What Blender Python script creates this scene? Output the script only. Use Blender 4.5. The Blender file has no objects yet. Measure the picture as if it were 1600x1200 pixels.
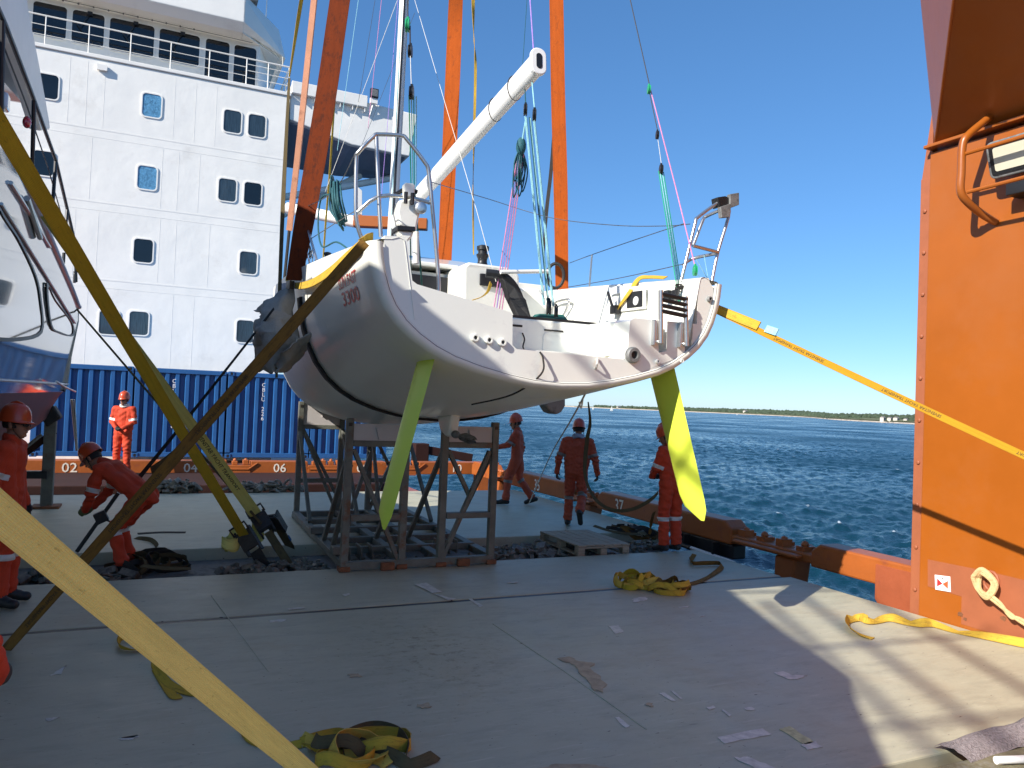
import bpy, bmesh, math, random
import numpy as np
from mathutils import Vector, Matrix, noise
R = math.radians
random.seed(7)
rng = np.random.default_rng(7)
SC = bpy.context.scene
COL = SC.collection

# ---------------------------------------------------------------- camera, sky, sun, exposure
cam_d = bpy.data.cameras.new('camera')
cam_d.sensor_fit = 'HORIZONTAL'; cam_d.sensor_width = 36.0; cam_d.lens = 27.0
cam_d.clip_start = 0.05; cam_d.clip_end = 60000
cam = bpy.data.objects.new('camera', cam_d); COL.objects.link(cam)
HEAD, PITCH, ROLL = R(24.5), R(1.48), R(2.3)
_f = Vector((math.sin(HEAD)*math.cos(PITCH), math.cos(HEAD)*math.cos(PITCH), math.sin(PITCH)))
_r0 = Vector((math.cos(HEAD), -math.sin(HEAD), 0)); _u0 = _r0.cross(_f)
_r = _r0*math.cos(ROLL) + _u0*math.sin(ROLL); _u = _r.cross(_f)
cam.matrix_world = Matrix(((_r.x, _u.x, -_f.x, 0), (_r.y, _u.y, -_f.y, 0), (_r.z, _u.z, -_f.z, 2.0), (0, 0, 0, 1)))
SC.camera = cam

SUN_TO = Vector((-1.0, -0.36, 0.66)).normalized()
SUN_EL = math.asin(SUN_TO.z); SUN_AZ = math.atan2(SUN_TO.x, SUN_TO.y) % (2*math.pi)
world = bpy.data.worlds.new('World'); SC.world = world; world.use_nodes = True
wn = world.node_tree.nodes; wl = world.node_tree.links
sky = wn.new('ShaderNodeTexSky'); sky.sky_type = 'NISHITA'; sky.sun_disc = False
sky.sun_elevation = SUN_EL; sky.sun_rotation = SUN_AZ
sky.altitude = 0; sky.air_density = 0.8; sky.dust_density = 0.3; sky.ozone_density = 9.0
sky_g = wn.new('ShaderNodeGamma'); sky_g.inputs[1].default_value = 0.74      # softer roll-off of the whole sky, as the phone camera records it
sky_h = wn.new('ShaderNodeHueSaturation'); sky_h.inputs['Saturation'].default_value = 1.14
wl.new(sky.outputs[0], sky_g.inputs[0]); wl.new(sky_g.outputs[0], sky_h.inputs['Color']); wl.new(sky_h.outputs[0], wn['Background'].inputs[0]); wn['Background'].inputs[1].default_value = 0.122
sun_d = bpy.data.lights.new('sun', 'SUN'); sun_d.energy = 3.6; sun_d.angle = R(0.53); sun_d.color = (1.0, 0.95, 0.88)
sun = bpy.data.objects.new('sun', sun_d); COL.objects.link(sun); sun.location = (-20, -8, 20)
sun.rotation_euler = SUN_TO.to_track_quat('Z', 'Y').to_euler()
SC.view_settings.view_transform = 'Standard'; SC.view_settings.look = 'None'
SC.view_settings.exposure = 1.15; SC.view_settings.gamma = 1.0; SC.view_settings.use_curve_mapping = False
SC.cycles.max_bounces = 6; SC.cycles.use_denoising = True

# ---------------------------------------------------------------- materials
MATS = {}
def M(name, col, rough=0.5, metal=0.0, var=0.12, vs=2.0, bump=0.0, bs=30.0, coat=0.0, dirt=None, ds=4.0, dcut=0.55, dsoft=0.12, stretch=None, emit=None, spec=None, rvar=0.0):
    m = bpy.data.materials.new(name); m.use_nodes = True
    n = m.node_tree.nodes; l = m.node_tree.links; p = n['Principled BSDF']
    tc = n.new('ShaderNodeTexCoord'); mp = n.new('ShaderNodeMapping'); l.new(tc.outputs['Object'], mp.inputs[0])
    if stretch: mp.inputs['Scale'].default_value = stretch
    nz = n.new('ShaderNodeTexNoise'); nz.inputs['Scale'].default_value = vs; nz.inputs['Detail'].default_value = 6
    nz.inputs['Roughness'].default_value = 0.65
    l.new(mp.outputs[0], nz.inputs['Vector'])
    rp = n.new('ShaderNodeValToRGB'); rp.color_ramp.elements[0].position = 0.3; rp.color_ramp.elements[1].position = 0.7
    rp.color_ramp.elements[0].color = (*[max(0, c*(1-var)) for c in col], 1)
    rp.color_ramp.elements[1].color = (*[min(1, c*(1+var)) for c in col], 1)
    l.new(nz.outputs['Fac'], rp.inputs['Fac'])
    out = rp.outputs['Color']
    if dirt:
        n2 = n.new('ShaderNodeTexNoise'); n2.inputs['Scale'].default_value = ds; n2.inputs['Detail'].default_value = 8
        n2.inputs['Roughness'].default_value = 0.7
        l.new(mp.outputs[0], n2.inputs['Vector'])
        mr = n.new('ShaderNodeMapRange'); mr.inputs['From Min'].default_value = dcut; mr.inputs['From Max'].default_value = dcut+dsoft
        l.new(n2.outputs['Fac'], mr.inputs['Value'])
        mx = n.new('ShaderNodeMix'); mx.data_type = 'RGBA'
        l.new(mr.outputs[0], mx.inputs['Factor']); l.new(out, mx.inputs['A']); mx.inputs['B'].default_value = (*dirt, 1)
        out = mx.outputs['Result']
    l.new(out, p.inputs['Base Color'])
    p.inputs['Roughness'].default_value = rough; p.inputs['Metallic'].default_value = metal
    if rvar:
        mr2 = n.new('ShaderNodeMapRange'); mr2.inputs['To Min'].default_value = max(0.02, rough-rvar); mr2.inputs['To Max'].default_value = rough+rvar
        l.new(nz.outputs['Fac'], mr2.inputs['Value']); l.new(mr2.outputs[0], p.inputs['Roughness'])
    if coat: p.inputs['Coat Weight'].default_value = coat; p.inputs['Coat Roughness'].default_value = 0.06
    if spec is not None: p.inputs['Specular IOR Level'].default_value = spec
    if emit: p.inputs['Emission Color'].default_value = (*emit[0], 1); p.inputs['Emission Strength'].default_value = emit[1]
    if bump:
        nb = n.new('ShaderNodeTexNoise'); nb.inputs['Scale'].default_value = bs; nb.inputs['Detail'].default_value = 4
        l.new(mp.outputs[0], nb.inputs['Vector'])
        b = n.new('ShaderNodeBump'); b.inputs['Strength'].default_value = min(1, bump); b.inputs['Distance'].default_value = 0.02
        l.new(nb.outputs['Fac'], b.inputs['Height']); l.new(b.outputs[0], p.inputs['Normal'])
    MATS[name] = m
    return m


def WEB(name, col, dirt, edge=(0.35, 0.3), dcut=0.56, worn=0.5, rib=260.0, bst=.5):
    """flat webbing: woven ribs across, two stitched edge lines, grime that runs along it (uses the strap's own UV: metres along, 0-1 across)"""
    m = bpy.data.materials.new(name); m.use_nodes = True; n = m.node_tree.nodes; l = m.node_tree.links; p = n['Principled BSDF']
    uv = n.new('ShaderNodeUVMap'); sp = n.new('ShaderNodeSeparateXYZ'); l.new(uv.outputs[0], sp.inputs[0])
    def mt(op, a, b=0.0, c=0.0):
        x = n.new('ShaderNodeMath'); x.operation = op
        for i, q in enumerate((a, b, c)):
            if isinstance(q, (int, float)): x.inputs[i].default_value = q
            else: l.new(q, x.inputs[i])
        return x.outputs[0]
    def nz(sc, st, det=6, rough=.65):
        mp = n.new('ShaderNodeMapping'); mp.inputs['Scale'].default_value = st; l.new(uv.outputs[0], mp.inputs[0])
        x = n.new('ShaderNodeTexNoise'); x.inputs['Scale'].default_value = sc; x.inputs['Detail'].default_value = det; x.inputs['Roughness'].default_value = rough; l.new(mp.outputs[0], x.inputs['Vector']); return x.outputs['Fac']
    def ramp(v, a, b):
        x = n.new('ShaderNodeMapRange'); x.inputs['From Min'].default_value = a; x.inputs['From Max'].default_value = b; l.new(v, x.inputs['Value']); return x.outputs[0]
    def mix(f, a, b):
        x = n.new('ShaderNodeMix'); x.data_type = 'RGBA'; l.new(f, x.inputs['Factor'])
        for k, q in (('A', a), ('B', b)):
            if isinstance(q, tuple): x.inputs[k].default_value = (*q, 1)
            else: l.new(q, x.inputs[k])
        return x.outputs['Result']
    u, v = sp.outputs[0], sp.outputs[1]
    lo = tuple(c*.84 for c in col); c = mix(ramp(nz(3, (1.2, 1.6, 1)), .35, .65), lo, col)
    c = mix(mt('MULTIPLY', ramp(nz(2.2, (3, 1.4, 1), 8, .75), dcut, dcut+.13), .85), c, dirt)
    c = mix(mt('MULTIPLY', ramp(nz(7, (5, .6, 1), 6, .7), .60, .68), .6), c, tuple(q*.7 for q in dirt))
    d = mt('ABSOLUTE', mt('SUBTRACT', v, .5)); ed = mt('MULTIPLY', ramp(d, .40, .50), mt('ADD', .25, nz(4, (6, 3, 1))))
    c = mix(mt('MULTIPLY', ed, worn), c, dirt)
    st_ = mt('COMPARE', d, .385, .012); c = mix(mt('MULTIPLY', st_, .35), c, dirt)
    l.new(c, p.inputs['Base Color']); p.inputs['Roughness'].default_value = .95; p.inputs['Specular IOR Level'].default_value = .2
    w1 = mt('SINE', mt('MULTIPLY', u, rib*6.283)); w2 = mt('SINE', mt('MULTIPLY', v, 14*6.283)); h = mt('ADD', mt('MULTIPLY', w1, .5), mt('MULTIPLY', w2, .6)); h = mt('ADD', h, mt('MULTIPLY', nz(6, (4, 1, 1)), 1.6))
    b = n.new('ShaderNodeBump'); b.inputs['Strength'].default_value = bst; b.inputs['Distance'].default_value = .0025; l.new(h, b.inputs['Height']); l.new(b.outputs[0], p.inputs['Normal'])
    MATS[name] = m; return m
WHITE = M('white_ship_paint', (0.88, 0.85, 0.775), 0.36, var=0.035, vs=0.35, bump=0.8, bs=0.55, dirt=(0.80, 0.765, 0.69), ds=0.8, dcut=0.56)
WHITE.node_tree.nodes['Bump'].inputs['Distance'].default_value = 0.05
WHITE2 = M('white_trim_paint', (0.85, 0.82, 0.75), 0.4, var=0.05)
GEL = M('white_gelcoat', (0.83, 0.82, 0.735), 0.2, var=0.03, vs=1.2, coat=0.5, dirt=(0.69, 0.67, 0.62), ds=2.2, dcut=0.6)
GELHULL = M('hull_gelcoat', (0.81, 0.795, 0.70), 0.42, var=0.03, vs=0.9, coat=0.12, dirt=(0.60, 0.57, 0.50), ds=1.6, dcut=0.6, dsoft=0.2)
ORANGE = M('orange_steel_paint', (0.33, 0.086, 0.007), 0.36, var=0.08, vs=0.9, bump=0.5, bs=1.6, dirt=(0.33, 0.10, 0.022), ds=0.7, dcut=0.46, dsoft=0.25, rvar=0.06)
PRIMER = M('pink_primer', (0.31, 0.092, 0.036), 0.6, var=0.1, vs=4, dirt=(0.30, 0.09, 0.04), ds=9, dcut=0.66, dsoft=0.04)
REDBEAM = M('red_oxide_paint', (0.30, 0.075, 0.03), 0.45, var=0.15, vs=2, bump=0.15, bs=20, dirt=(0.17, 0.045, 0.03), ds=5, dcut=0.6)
COAMRED = M('dark_oxide_shade_paint', (0.034, 0.013, 0.010), 0.7, var=0.2, vs=1.5, dirt=(0.022, 0.010, 0.009), ds=3, spec=0.2)  # oxide red darkened so the colour holds the shade on the coaming
BLUE = M('container_blue', (0.018, 0.098, 0.27), 0.42, var=0.14, vs=1.5, dirt=(0.035, 0.10, 0.22), ds=6, dcut=0.6)
STEEL = M('stainless_steel', (0.55, 0.55, 0.54), 0.30, metal=0.9, var=0.05)
ALU = M('white_spar_paint', (0.78, 0.77, 0.73), 0.28, var=0.04, vs=3)
BLACK = M('black_plastic', (0.012, 0.012, 0.013), 0.42, var=0.2, vs=8)
RUBBER = M('black_rubber', (0.018, 0.017, 0.016), 0.65, var=0.2, vs=6)
DARKSTEEL = M('dark_lashing_steel', (0.045, 0.038, 0.034), 0.5, metal=0.5, var=0.3, vs=12, dirt=(0.12, 0.055, 0.03), ds=14, dcut=0.57)
CRADLE = M('weathered_cradle_steel', (0.135, 0.138, 0.112), 0.6, metal=0.05, var=0.25, vs=5, bump=0.2, bs=30, dirt=(0.15, 0.072, 0.033), ds=4, dcut=0.55)
RUST = M('rusted_iron', (0.20, 0.075, 0.03), 0.8, var=0.35, vs=12, bump=0.4, bs=50)
PLY = M('pale_cradle_board', (0.52, 0.485, 0.46), 0.7, var=0.08, vs=2)
WOOD = M('weathered_pallet_wood', (0.36, 0.30, 0.215), 0.8, var=0.3, vs=3, bump=0.5, bs=14, stretch=(1.2, 14, 14), dirt=(0.17, 0.14, 0.105), ds=2)
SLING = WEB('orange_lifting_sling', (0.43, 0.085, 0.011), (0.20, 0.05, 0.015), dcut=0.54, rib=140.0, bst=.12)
SLINGD = WEB('shade_darkened_sling', (0.15, 0.027, 0.006), (0.06, 0.016, 0.008), dcut=0.50, rib=140.0, bst=.12)  # orange sling in a darker copy, its shadow side put into the colour
COPPER = M('faded_sling_edge', (0.56, 0.25, 0.14), 0.7, var=0.15, vs=4, dirt=(0.32, 0.13, 0.07), ds=5)
YELLOW = WEB('yellow_webbing', (0.74, 0.50, 0.09), (0.36, 0.25, 0.07))
YELNEAR = WEB('sun_bright_yellow_webbing', (0.95, 0.83, 0.33), (0.62, 0.50, 0.18), dcut=0.62, rib=90.0)  # yellow raised to put missing sunlight into the colour
GOLD = WEB('golden_webbing', (0.52, 0.275, 0.018), (0.30, 0.16, 0.02))
GREYSEAM = M('grey_seam', (0.26, 0.24, 0.21), 0.6)
YELPALE = WEB('pale_yellow_webbing', (0.80, 0.72, 0.21), (0.42, 0.36, 0.12), dcut=0.6)
YELDARK = WEB('mustard_webbing', (0.62, 0.45, 0.04), (0.30, 0.21, 0.04), dcut=0.58)
YELOLD = WEB('stained_yellow_webbing', (0.66, 0.42, 0.05), (0.26, 0.16, 0.04), dcut=0.52, worn=.8)
BROWNWEB = WEB('oily_brown_webbing', (0.27, 0.14, 0.032), (0.11, 0.06, 0.025), dcut=0.50, worn=.9)
OLIVEWEB = WEB('grime_and_shade_olive_webbing', (0.14, 0.105, 0.05), (0.06, 0.045, 0.03), dcut=0.52)
BLACKWEB = M('black_webbing', (0.022, 0.018, 0.015), 0.8, var=0.3, vs=8)
INK = M('black_print', (0.03, 0.025, 0.02), 0.8, var=0.25, vs=12)
INKBROWN = M('faded_brown_print', (0.06, 0.035, 0.015), 0.8, var=0.25, vs=12)
RED = M('red_vinyl', (0.62, 0.03, 0.02), 0.35, var=0.05)
LETTER = M('white_stencil_paint', (0.78, 0.70, 0.58), 0.6, var=0.15, vs=6)
LETWHITE = M('white_decal', (0.72, 0.75, 0.78), 0.5, var=0.1, vs=6)
LIMEP = M('lime_antifouling', (0.70, 0.80, 0.07), 0.5, var=0.04, vs=2, coat=0.1)
CANVAS = M('grey_canvas', (0.32, 0.29, 0.245), 0.85, var=0.15, vs=4, bump=0.4, bs=60, dirt=(0.17, 0.155, 0.14), ds=4)
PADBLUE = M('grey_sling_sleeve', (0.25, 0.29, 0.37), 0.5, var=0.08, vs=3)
GLASS = M('dark_window_glass', (0.006, 0.010, 0.014), 0.06, var=0.2, spec=0.6)
CURTAIN = M('curtained_window_glass', (0.03, 0.05, 0.065), 0.12, var=0.5, vs=6, stretch=(6, 1, 0.3), coat=0.5)
FILM = M('blue_window_film', (0.10, 0.27, 0.43), 0.3, var=0.45, vs=9, bump=0.8, bs=14, coat=0.4)
ROPETEAL = M('teal_rope', (0.012, 0.085, 0.10), 0.75, var=0.35, vs=60)
ROPECYAN = M('cyan_rope', (0.28, 0.55, 0.58), 0.75, var=0.2, vs=60)
ROPEPINK = M('pink_rope', (0.60, 0.22, 0.38), 0.75, var=0.2, vs=60)
ROPEPURPLE = M('violet_rope', (0.36, 0.22, 0.60), 0.75, var=0.2, vs=60)
ROPEGREEN = M('dark_green_rope', (0.015, 0.10, 0.075), 0.75, var=0.25, vs=60)
ROPEWHITE = M('white_rope', (0.62, 0.60, 0.54), 0.75, var=0.15, vs=60)
ROPETAN = M('tan_manila_rope', (0.62, 0.42, 0.20), 0.85, var=0.2, vs=30, bump=0.5, bs=90)
GREENANOD = M('green_block_cheek', (0.02, 0.33, 0.13), 0.35, var=0.1)
WIRE = M('grey_wire_rope', (0.12, 0.12, 0.12), 0.4, metal=0.6)
COVER = M('orange_red_coverall', (0.52, 0.045, 0.010), 0.8, var=0.13, vs=5, bump=0.25, bs=90, dirt=(0.42, 0.045, 0.018), ds=5, dcut=0.58)
COVERB = M('faded_rust_coverall', (0.44, 0.070, 0.028), 0.8, var=0.14, vs=5, bump=0.25, bs=90, dirt=(0.28, 0.045, 0.025), ds=5, dcut=0.56)
HELM = M('orange_helmet_shell', (0.55, 0.065, 0.015), 0.3, var=0.05, vs=4, coat=0.3)
SKIN = M('tanned_skin', (0.32, 0.155, 0.095), 0.5, var=0.08, vs=8)
HAIR = M('black_hair', (0.012, 0.010, 0.009), 0.6, var=0.3, vs=30, bump=0.6, bs=120)
GLOVE = M('dark_work_glove', (0.035, 0.035, 0.035), 0.8, var=0.25, vs=10)
GLOVEG = M('green_black_glove', (0.10, 0.13, 0.05), 0.8, var=0.4, vs=20)
BOOT = M('black_work_boot', (0.014, 0.013, 0.013), 0.5, var=0.3, vs=8)
REFL = M('silver_reflective_tape', (0.58, 0.58, 0.55), 0.45, var=0.08, vs=10)
REFLD = M('grimy_reflective_tape', (0.20, 0.17, 0.15), 0.55, var=0.15, vs=10)
GLOSSGREY = M('glossy_silver_hull', (0.34, 0.335, 0.32), 0.06, metal=0.2, var=0.03, vs=0.5, coat=0.45, bump=0.012, bs=1.5)
GLOSSWHITE = M('glossy_white_topside', (0.60, 0.61, 0.62), 0.06, var=0.03, vs=0.6, coat=1.0)
NAVY = M('navy_boot_stripe', (0.012, 0.022, 0.065), 0.1, var=0.05, coat=1.0)
ANTIF = M('dark_red_antifouling', (0.06, 0.024, 0.024), 0.45, var=0.25, vs=3, dirt=(0.035, 0.02, 0.02), ds=5)
NETTING = M('grey_mesh_netting', (0.33, 0.28, 0.27), 0.9, var=0.5, vs=60, bump=1.0, bs=120)
MOSSY = M('mossy_steel_edge', (0.20, 0.175, 0.10), 0.8, var=0.3, vs=8, bump=0.4, bs=40, dirt=(0.27, 0.26, 0.23), ds=4)
LAMPGLASS = M('floodlight_lens', (0.62, 0.58, 0.44), 0.12, var=0.06, vs=3, coat=0.5)
LAMPBODY = M('grey_cast_aluminium', (0.22, 0.22, 0.21), 0.6, metal=0.4, var=0.4, vs=14, dirt=(0.05, 0.05, 0.05), ds=12)
SIGNWHITE = M('sign_white', (0.78, 0.78, 0.75), 0.5, var=0.03)
SIGNRED = M('sign_red', (0.65, 0.03, 0.03), 0.5, var=0.05)
SIGNORANGE = M('sign_orange_red', (0.68, 0.10, 0.03), 0.5, var=0.05)
NAVRED = M('red_navigation_lens', (0.50, 0.01, 0.02), 0.15, var=0.05, coat=0.6)
TAPEWHITE = M('worn_white_paint_mark', (0.62, 0.59, 0.51), 0.7, var=0.25, vs=14)
TAPEOLD = M('yellowed_paint_mark', (0.52, 0.50, 0.27), 0.8, var=0.3, vs=20)
RUSTSTAIN = M('brown_rust_stain', (0.41, 0.32, 0.20), 0.7, var=0.25, vs=12)
DUNNAGE = M('grey_lashing_gear', (0.185, 0.165, 0.125), 0.6, metal=0.15, var=0.6, vs=6, dirt=(0.09, 0.05, 0.03), ds=7, dcut=0.52)
GREENTARP = M('dark_green_cloth', (0.02, 0.12, 0.10), 0.8, var=0.2, vs=6)

# ---------------------------------------------------------------- mesh helpers
ORG = {}
def V(*a): return Vector(a[0] if len(a) == 1 else a)
def spline(pts, k=6, closed=False):
    P = [Vector(p) for p in pts]; n = len(P)
    if n < 3 or k < 2: return P
    out = []
    rngs = range(n) if closed else range(n-1)
    for i in rngs:
        if closed: a, b, c, d = P[i-1], P[i], P[(i+1) % n], P[(i+2) % n]
        else: a, b, c, d = P[max(i-1, 0)], P[i], P[i+1], P[min(i+2, n-1)]
        for j in range(k):
            t = j/k
            out.append(0.5*((2*b) + (c-a)*t + (2*a-5*b+4*c-d)*t*t + (3*b-a-3*c+d)*t**3))
    if not closed: out.append(P[-1].copy())
    return out
class MB:
    def __init__(s): s.v = []; s.f = []; s.mi = []; s.cur = 0; s.uv = {}
    def add(s, vs, fs):
        o = len(s.v); s.v += [tuple(p) for p in vs]
        for f in fs: s.f.append([i+o for i in f]); s.mi.append(s.cur)
        return s
    def box(s, x0, x1, y0, y1, z0, z1):
        return s.add([(x0,y0,z0),(x1,y0,z0),(x1,y1,z0),(x0,y1,z0),(x0,y0,z1),(x1,y0,z1),(x1,y1,z1),(x0,y1,z1)],
                     [(0,3,2,1),(4,5,6,7),(0,1,5,4),(1,2,6,5),(2,3,7,6),(3,0,4,7)])
    def obox(s, c, ax, ay, az):
        c = V(c); ax = V(ax); ay = V(ay); az = V(az)
        vs = [c+sx*ax+sy*ay+sz*az for sz in (-1,1) for sx, sy in ((-1,-1),(1,-1),(1,1),(-1,1))]
        fs = [(0,3,2,1),(4,5,6,7),(0,1,5,4),(1,2,6,5),(2,3,7,6),(3,0,4,7)]
        if ax.cross(ay).dot(az) < 0: fs = [f[::-1] for f in fs]
        return s.add(vs, fs)
    def beam(s, a, b, w, h, up=(0,0,1)):
        a = V(a); b = V(b); d = (b-a); L = d.length; d = d/L; up = V(up)
        sd = d.cross(up)
        if sd.length < 1e-4: sd = d.cross(Vector((0,1,0)))
        sd.normalize(); u = sd.cross(d)
        return s.obox((a+b)/2, d*L/2, sd*w/2, u*h/2)
    def tube(s, pts, r, n=8, closed=False, caps=True):
        P = [V(p) for p in pts]; m = len(P)
        rr = r if hasattr(r, '__len__') else [r]*m
        T = []
        for i in range(m):
            a = P[i-1] if (i > 0 or closed) else P[i]; b = P[(i+1) % m] if (i < m-1 or closed) else P[i]
            t = b-a; T.append(t.normalized() if t.length > 1e-9 else Vector((0,0,1)))
        u = T[0].orthogonal().normalized(); vs = []
        for i in range(m):
            u = u - T[i]*u.dot(T[i]); u = u.normalized() if u.length > 1e-6 else T[i].orthogonal().normalized()
            w = T[i].cross(u)
            for k in range(n):
                a = 2*math.pi*k/n; vs.append(P[i] + (u*math.cos(a)+w*math.sin(a))*rr[i])
        fs = []
        for i in range(m if closed else m-1):
            j = (i+1) % m
            for k in range(n):
                k2 = (k+1) % n; fs.append((i*n+k, i*n+k2, j*n+k2, j*n+k))
        if caps and not closed: fs.append(tuple(range(n))[::-1]); fs.append(tuple((m-1)*n+k for k in range(n)))
        return s.add(vs, fs)
    def ribbon(s, pts, wid, wdir, th=0.004):
        P = [V(p) for p in pts]; m = len(P)
        W = [V(w).normalized() for w in wdir] if hasattr(wdir[0], '__len__') else [V(wdir).normalized()]*m
        ww = wid if hasattr(wid, '__len__') else [wid]*m
        vs = []; fs = []; L_ = 0.0; base = len(s.v)
        for i in range(m):
            if i: L_ += (P[i]-P[i-1]).length
            for k, vv in enumerate((0, 1, 1, 0)): s.uv[base+i*4+k] = (L_, vv)
            t = (P[min(i+1, m-1)]-P[max(i-1, 0)]).normalized()
            w = W[i] - t*W[i].dot(t); w = w.normalized() if w.length > 1e-5 else t.orthogonal().normalized()
            nn = t.cross(w)*th/2; w = w*ww[i]/2
            vs += [P[i]-w-nn, P[i]+w-nn, P[i]+w+nn, P[i]-w+nn]
        for i in range(m-1):
            a = i*4; b = a+4
            for k in range(4): fs.append((a+k, a+(k+1) % 4, b+(k+1) % 4, b+k))
        fs.append((3,2,1,0)); e = (m-1)*4; fs.append((e,e+1,e+2,e+3))
        return s.add(vs, fs)
    def lathe(s, prof, n, mat):
        vs = []; fs = []; m = len(prof)
        for r, z in prof:
            for k in range(n):
                a = 2*math.pi*k/n; vs.append(mat @ Vector((r*math.cos(a), r*math.sin(a), z)))
        for i in range(m-1):
            for k in range(n):
                k2 = (k+1) % n; fs.append((i*n+k, i*n+k2, (i+1)*n+k2, (i+1)*n+k))
        if prof[0][0] > 1e-6: fs.append(tuple(range(n))[::-1])
        if prof[-1][0] > 1e-6: fs.append(tuple((m-1)*n+k for k in range(n)))
        return s.add(vs, fs)
    def extrude(s, poly, d):
        P = [V(p) for p in poly]; d = V(d); n = len(P)
        nrm = Vector((0,0,0))
        for i in range(n): nrm += P[i].cross(P[(i+1) % n])
        vs = P+[p+d for p in P]
        fs = [tuple(range(n))[::-1], tuple(range(n, 2*n))]+[(i, (i+1) % n, n+(i+1) % n, n+i) for i in range(n)]
        if nrm.dot(d) < 0: fs = [f[::-1] for f in fs]
        return s.add(vs, fs)
    def ball(s, c, r, n=10, m=7):
        r = r if hasattr(r, '__len__') else (r, r, r)
        pr = [(math.sin(math.pi*i/m), -math.cos(math.pi*i/m)) for i in range(m+1)]
        pr[0] = (1e-7, -1); pr[-1] = (1e-7, 1)
        mt = Matrix.Translation(V(c)) @ Matrix.Diagonal((*r, 1))
        return s.lathe(pr, n, mt)
    def build(s, name, mat, parent=None, smooth=False, bevel=0.0, seg=2, autos=None):
        me = bpy.data.meshes.new(name)
        o = ORG.get(parent.name, Vector((0,0,0))) if parent else Vector((0,0,0))
        me.from_pydata([(p[0]-o.x, p[1]-o.y, p[2]-o.z) for p in s.v], [], s.f)
        if s.uv:
            ul = me.uv_layers.new(name='UVMap'); lv = [0]*len(me.loops); me.loops.foreach_get('vertex_index', lv)
            ul.data.foreach_set('uv', [q for i in lv for q in s.uv.get(i, (0, .5))])
        ml = mat if isinstance(mat, (list, tuple)) else [mat]
        for m_ in ml: me.materials.append(m_)
        if len(ml) > 1:
            me.polygons.foreach_set('material_index', s.mi)
        ob = bpy.data.objects.new(name, me); COL.objects.link(ob)
        if parent: ob.parent = parent; ORG[ob.name] = o
        if smooth:
            me.polygons.foreach_set('use_smooth', [True]*len(me.polygons))
            if smooth != 'all': me.set_sharp_from_angle(angle=R(38))
        if bevel:
            b = ob.modifiers.new('bevel', 'BEVEL'); b.width = bevel; b.segments = seg; b.limit_method = 'ANGLE'; b.angle_limit = R(40)
            b.harden_normals = False
        return ob
def thing(name, label, cat, loc=(0,0,0), group=None):
    o = bpy.data.objects.new(name, None); COL.objects.link(o); o.location = loc; o.empty_display_size = 0.1
    ORG[o.name] = Vector(loc); o['label'] = label; o['category'] = cat
    if group: o['group'] = group
    return o
def tag(o, label, cat, group=None):
    o['label'] = label; o['category'] = cat
    if group: o['group'] = group
    return o
def struct(o): o['kind'] = 'structure'; return o
def stuff(o, label=None): 
    o['kind'] = 'stuff'
    if label: o['label'] = label
    return o
def copy_tree(o, parent=None, off=None):
    c = o.copy(); COL.objects.link(c)
    if parent: c.parent = parent
    if off is not None: c.location = o.location + V(off)
    for ch in list(o.children): copy_tree(ch, c)
    return c
def text_geo(txt, size, ext=0.002, bold=0.012):
    cu = bpy.data.curves.new('txt', 'FONT'); cu.body = txt; cu.size = size; cu.extrude = ext; cu.resolution_u = 2
    cu.align_x = 'LEFT'; ob = bpy.data.objects.new('txt', cu); COL.objects.link(ob)
    dg = bpy.context.evaluated_depsgraph_get(); me = ob.evaluated_get(dg).to_mesh()
    vs = [v.co.copy() for v in me.vertices]; fs = [tuple(p.vertices) for p in me.polygons]
    ob.evaluated_get(dg).to_mesh_clear(); bpy.data.objects.remove(ob); bpy.data.curves.remove(cu)
    if bold:
        n0 = len(vs); f0 = list(fs); b = bold*size; v0 = list(vs)
        for q, (dx, dy) in enumerate(((b, 0), (b*.5, b*.8), (0, b*.6))):
            vs += [Vector((v.x+dx, v.y+dy, v.z+.0003*(q+1))) for v in v0]; fs += [tuple(i+n0*(q+1) for i in f) for f in f0]
    return vs, fs
def lettering(txt, size, origin, xd, yd, mat, parent, name='lettering', stretch=1.0, ext=0.002, bold=0.0, center=False):
    vs, fs = text_geo(txt, size, ext)
    xd = V(xd).normalized(); yd = V(yd).normalized(); nd = xd.cross(yd).normalized(); o = V(origin)
    if center:
        w = max(v.x for v in vs); o = o - xd*(w*stretch/2)
    mb = MB(); mb.add([o+xd*v.x*stretch+yd*v.y+nd*v.z for v in vs], fs)
    return mb.build(name, mat, parent)
def rrect(w, h, r, k=4):
    pts = []
    for cx, cy, a0 in ((w/2-r, h/2-r, 0), (-w/2+r, h/2-r, 90), (-w/2+r, -h/2+r, 180), (w/2-r, -h/2+r, 270)):
        for i in range(k+1):
            a = R(a0+90*i/k); pts.append((cx+r*math.cos(a), cy+r*math.sin(a)))
    return pts

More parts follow.
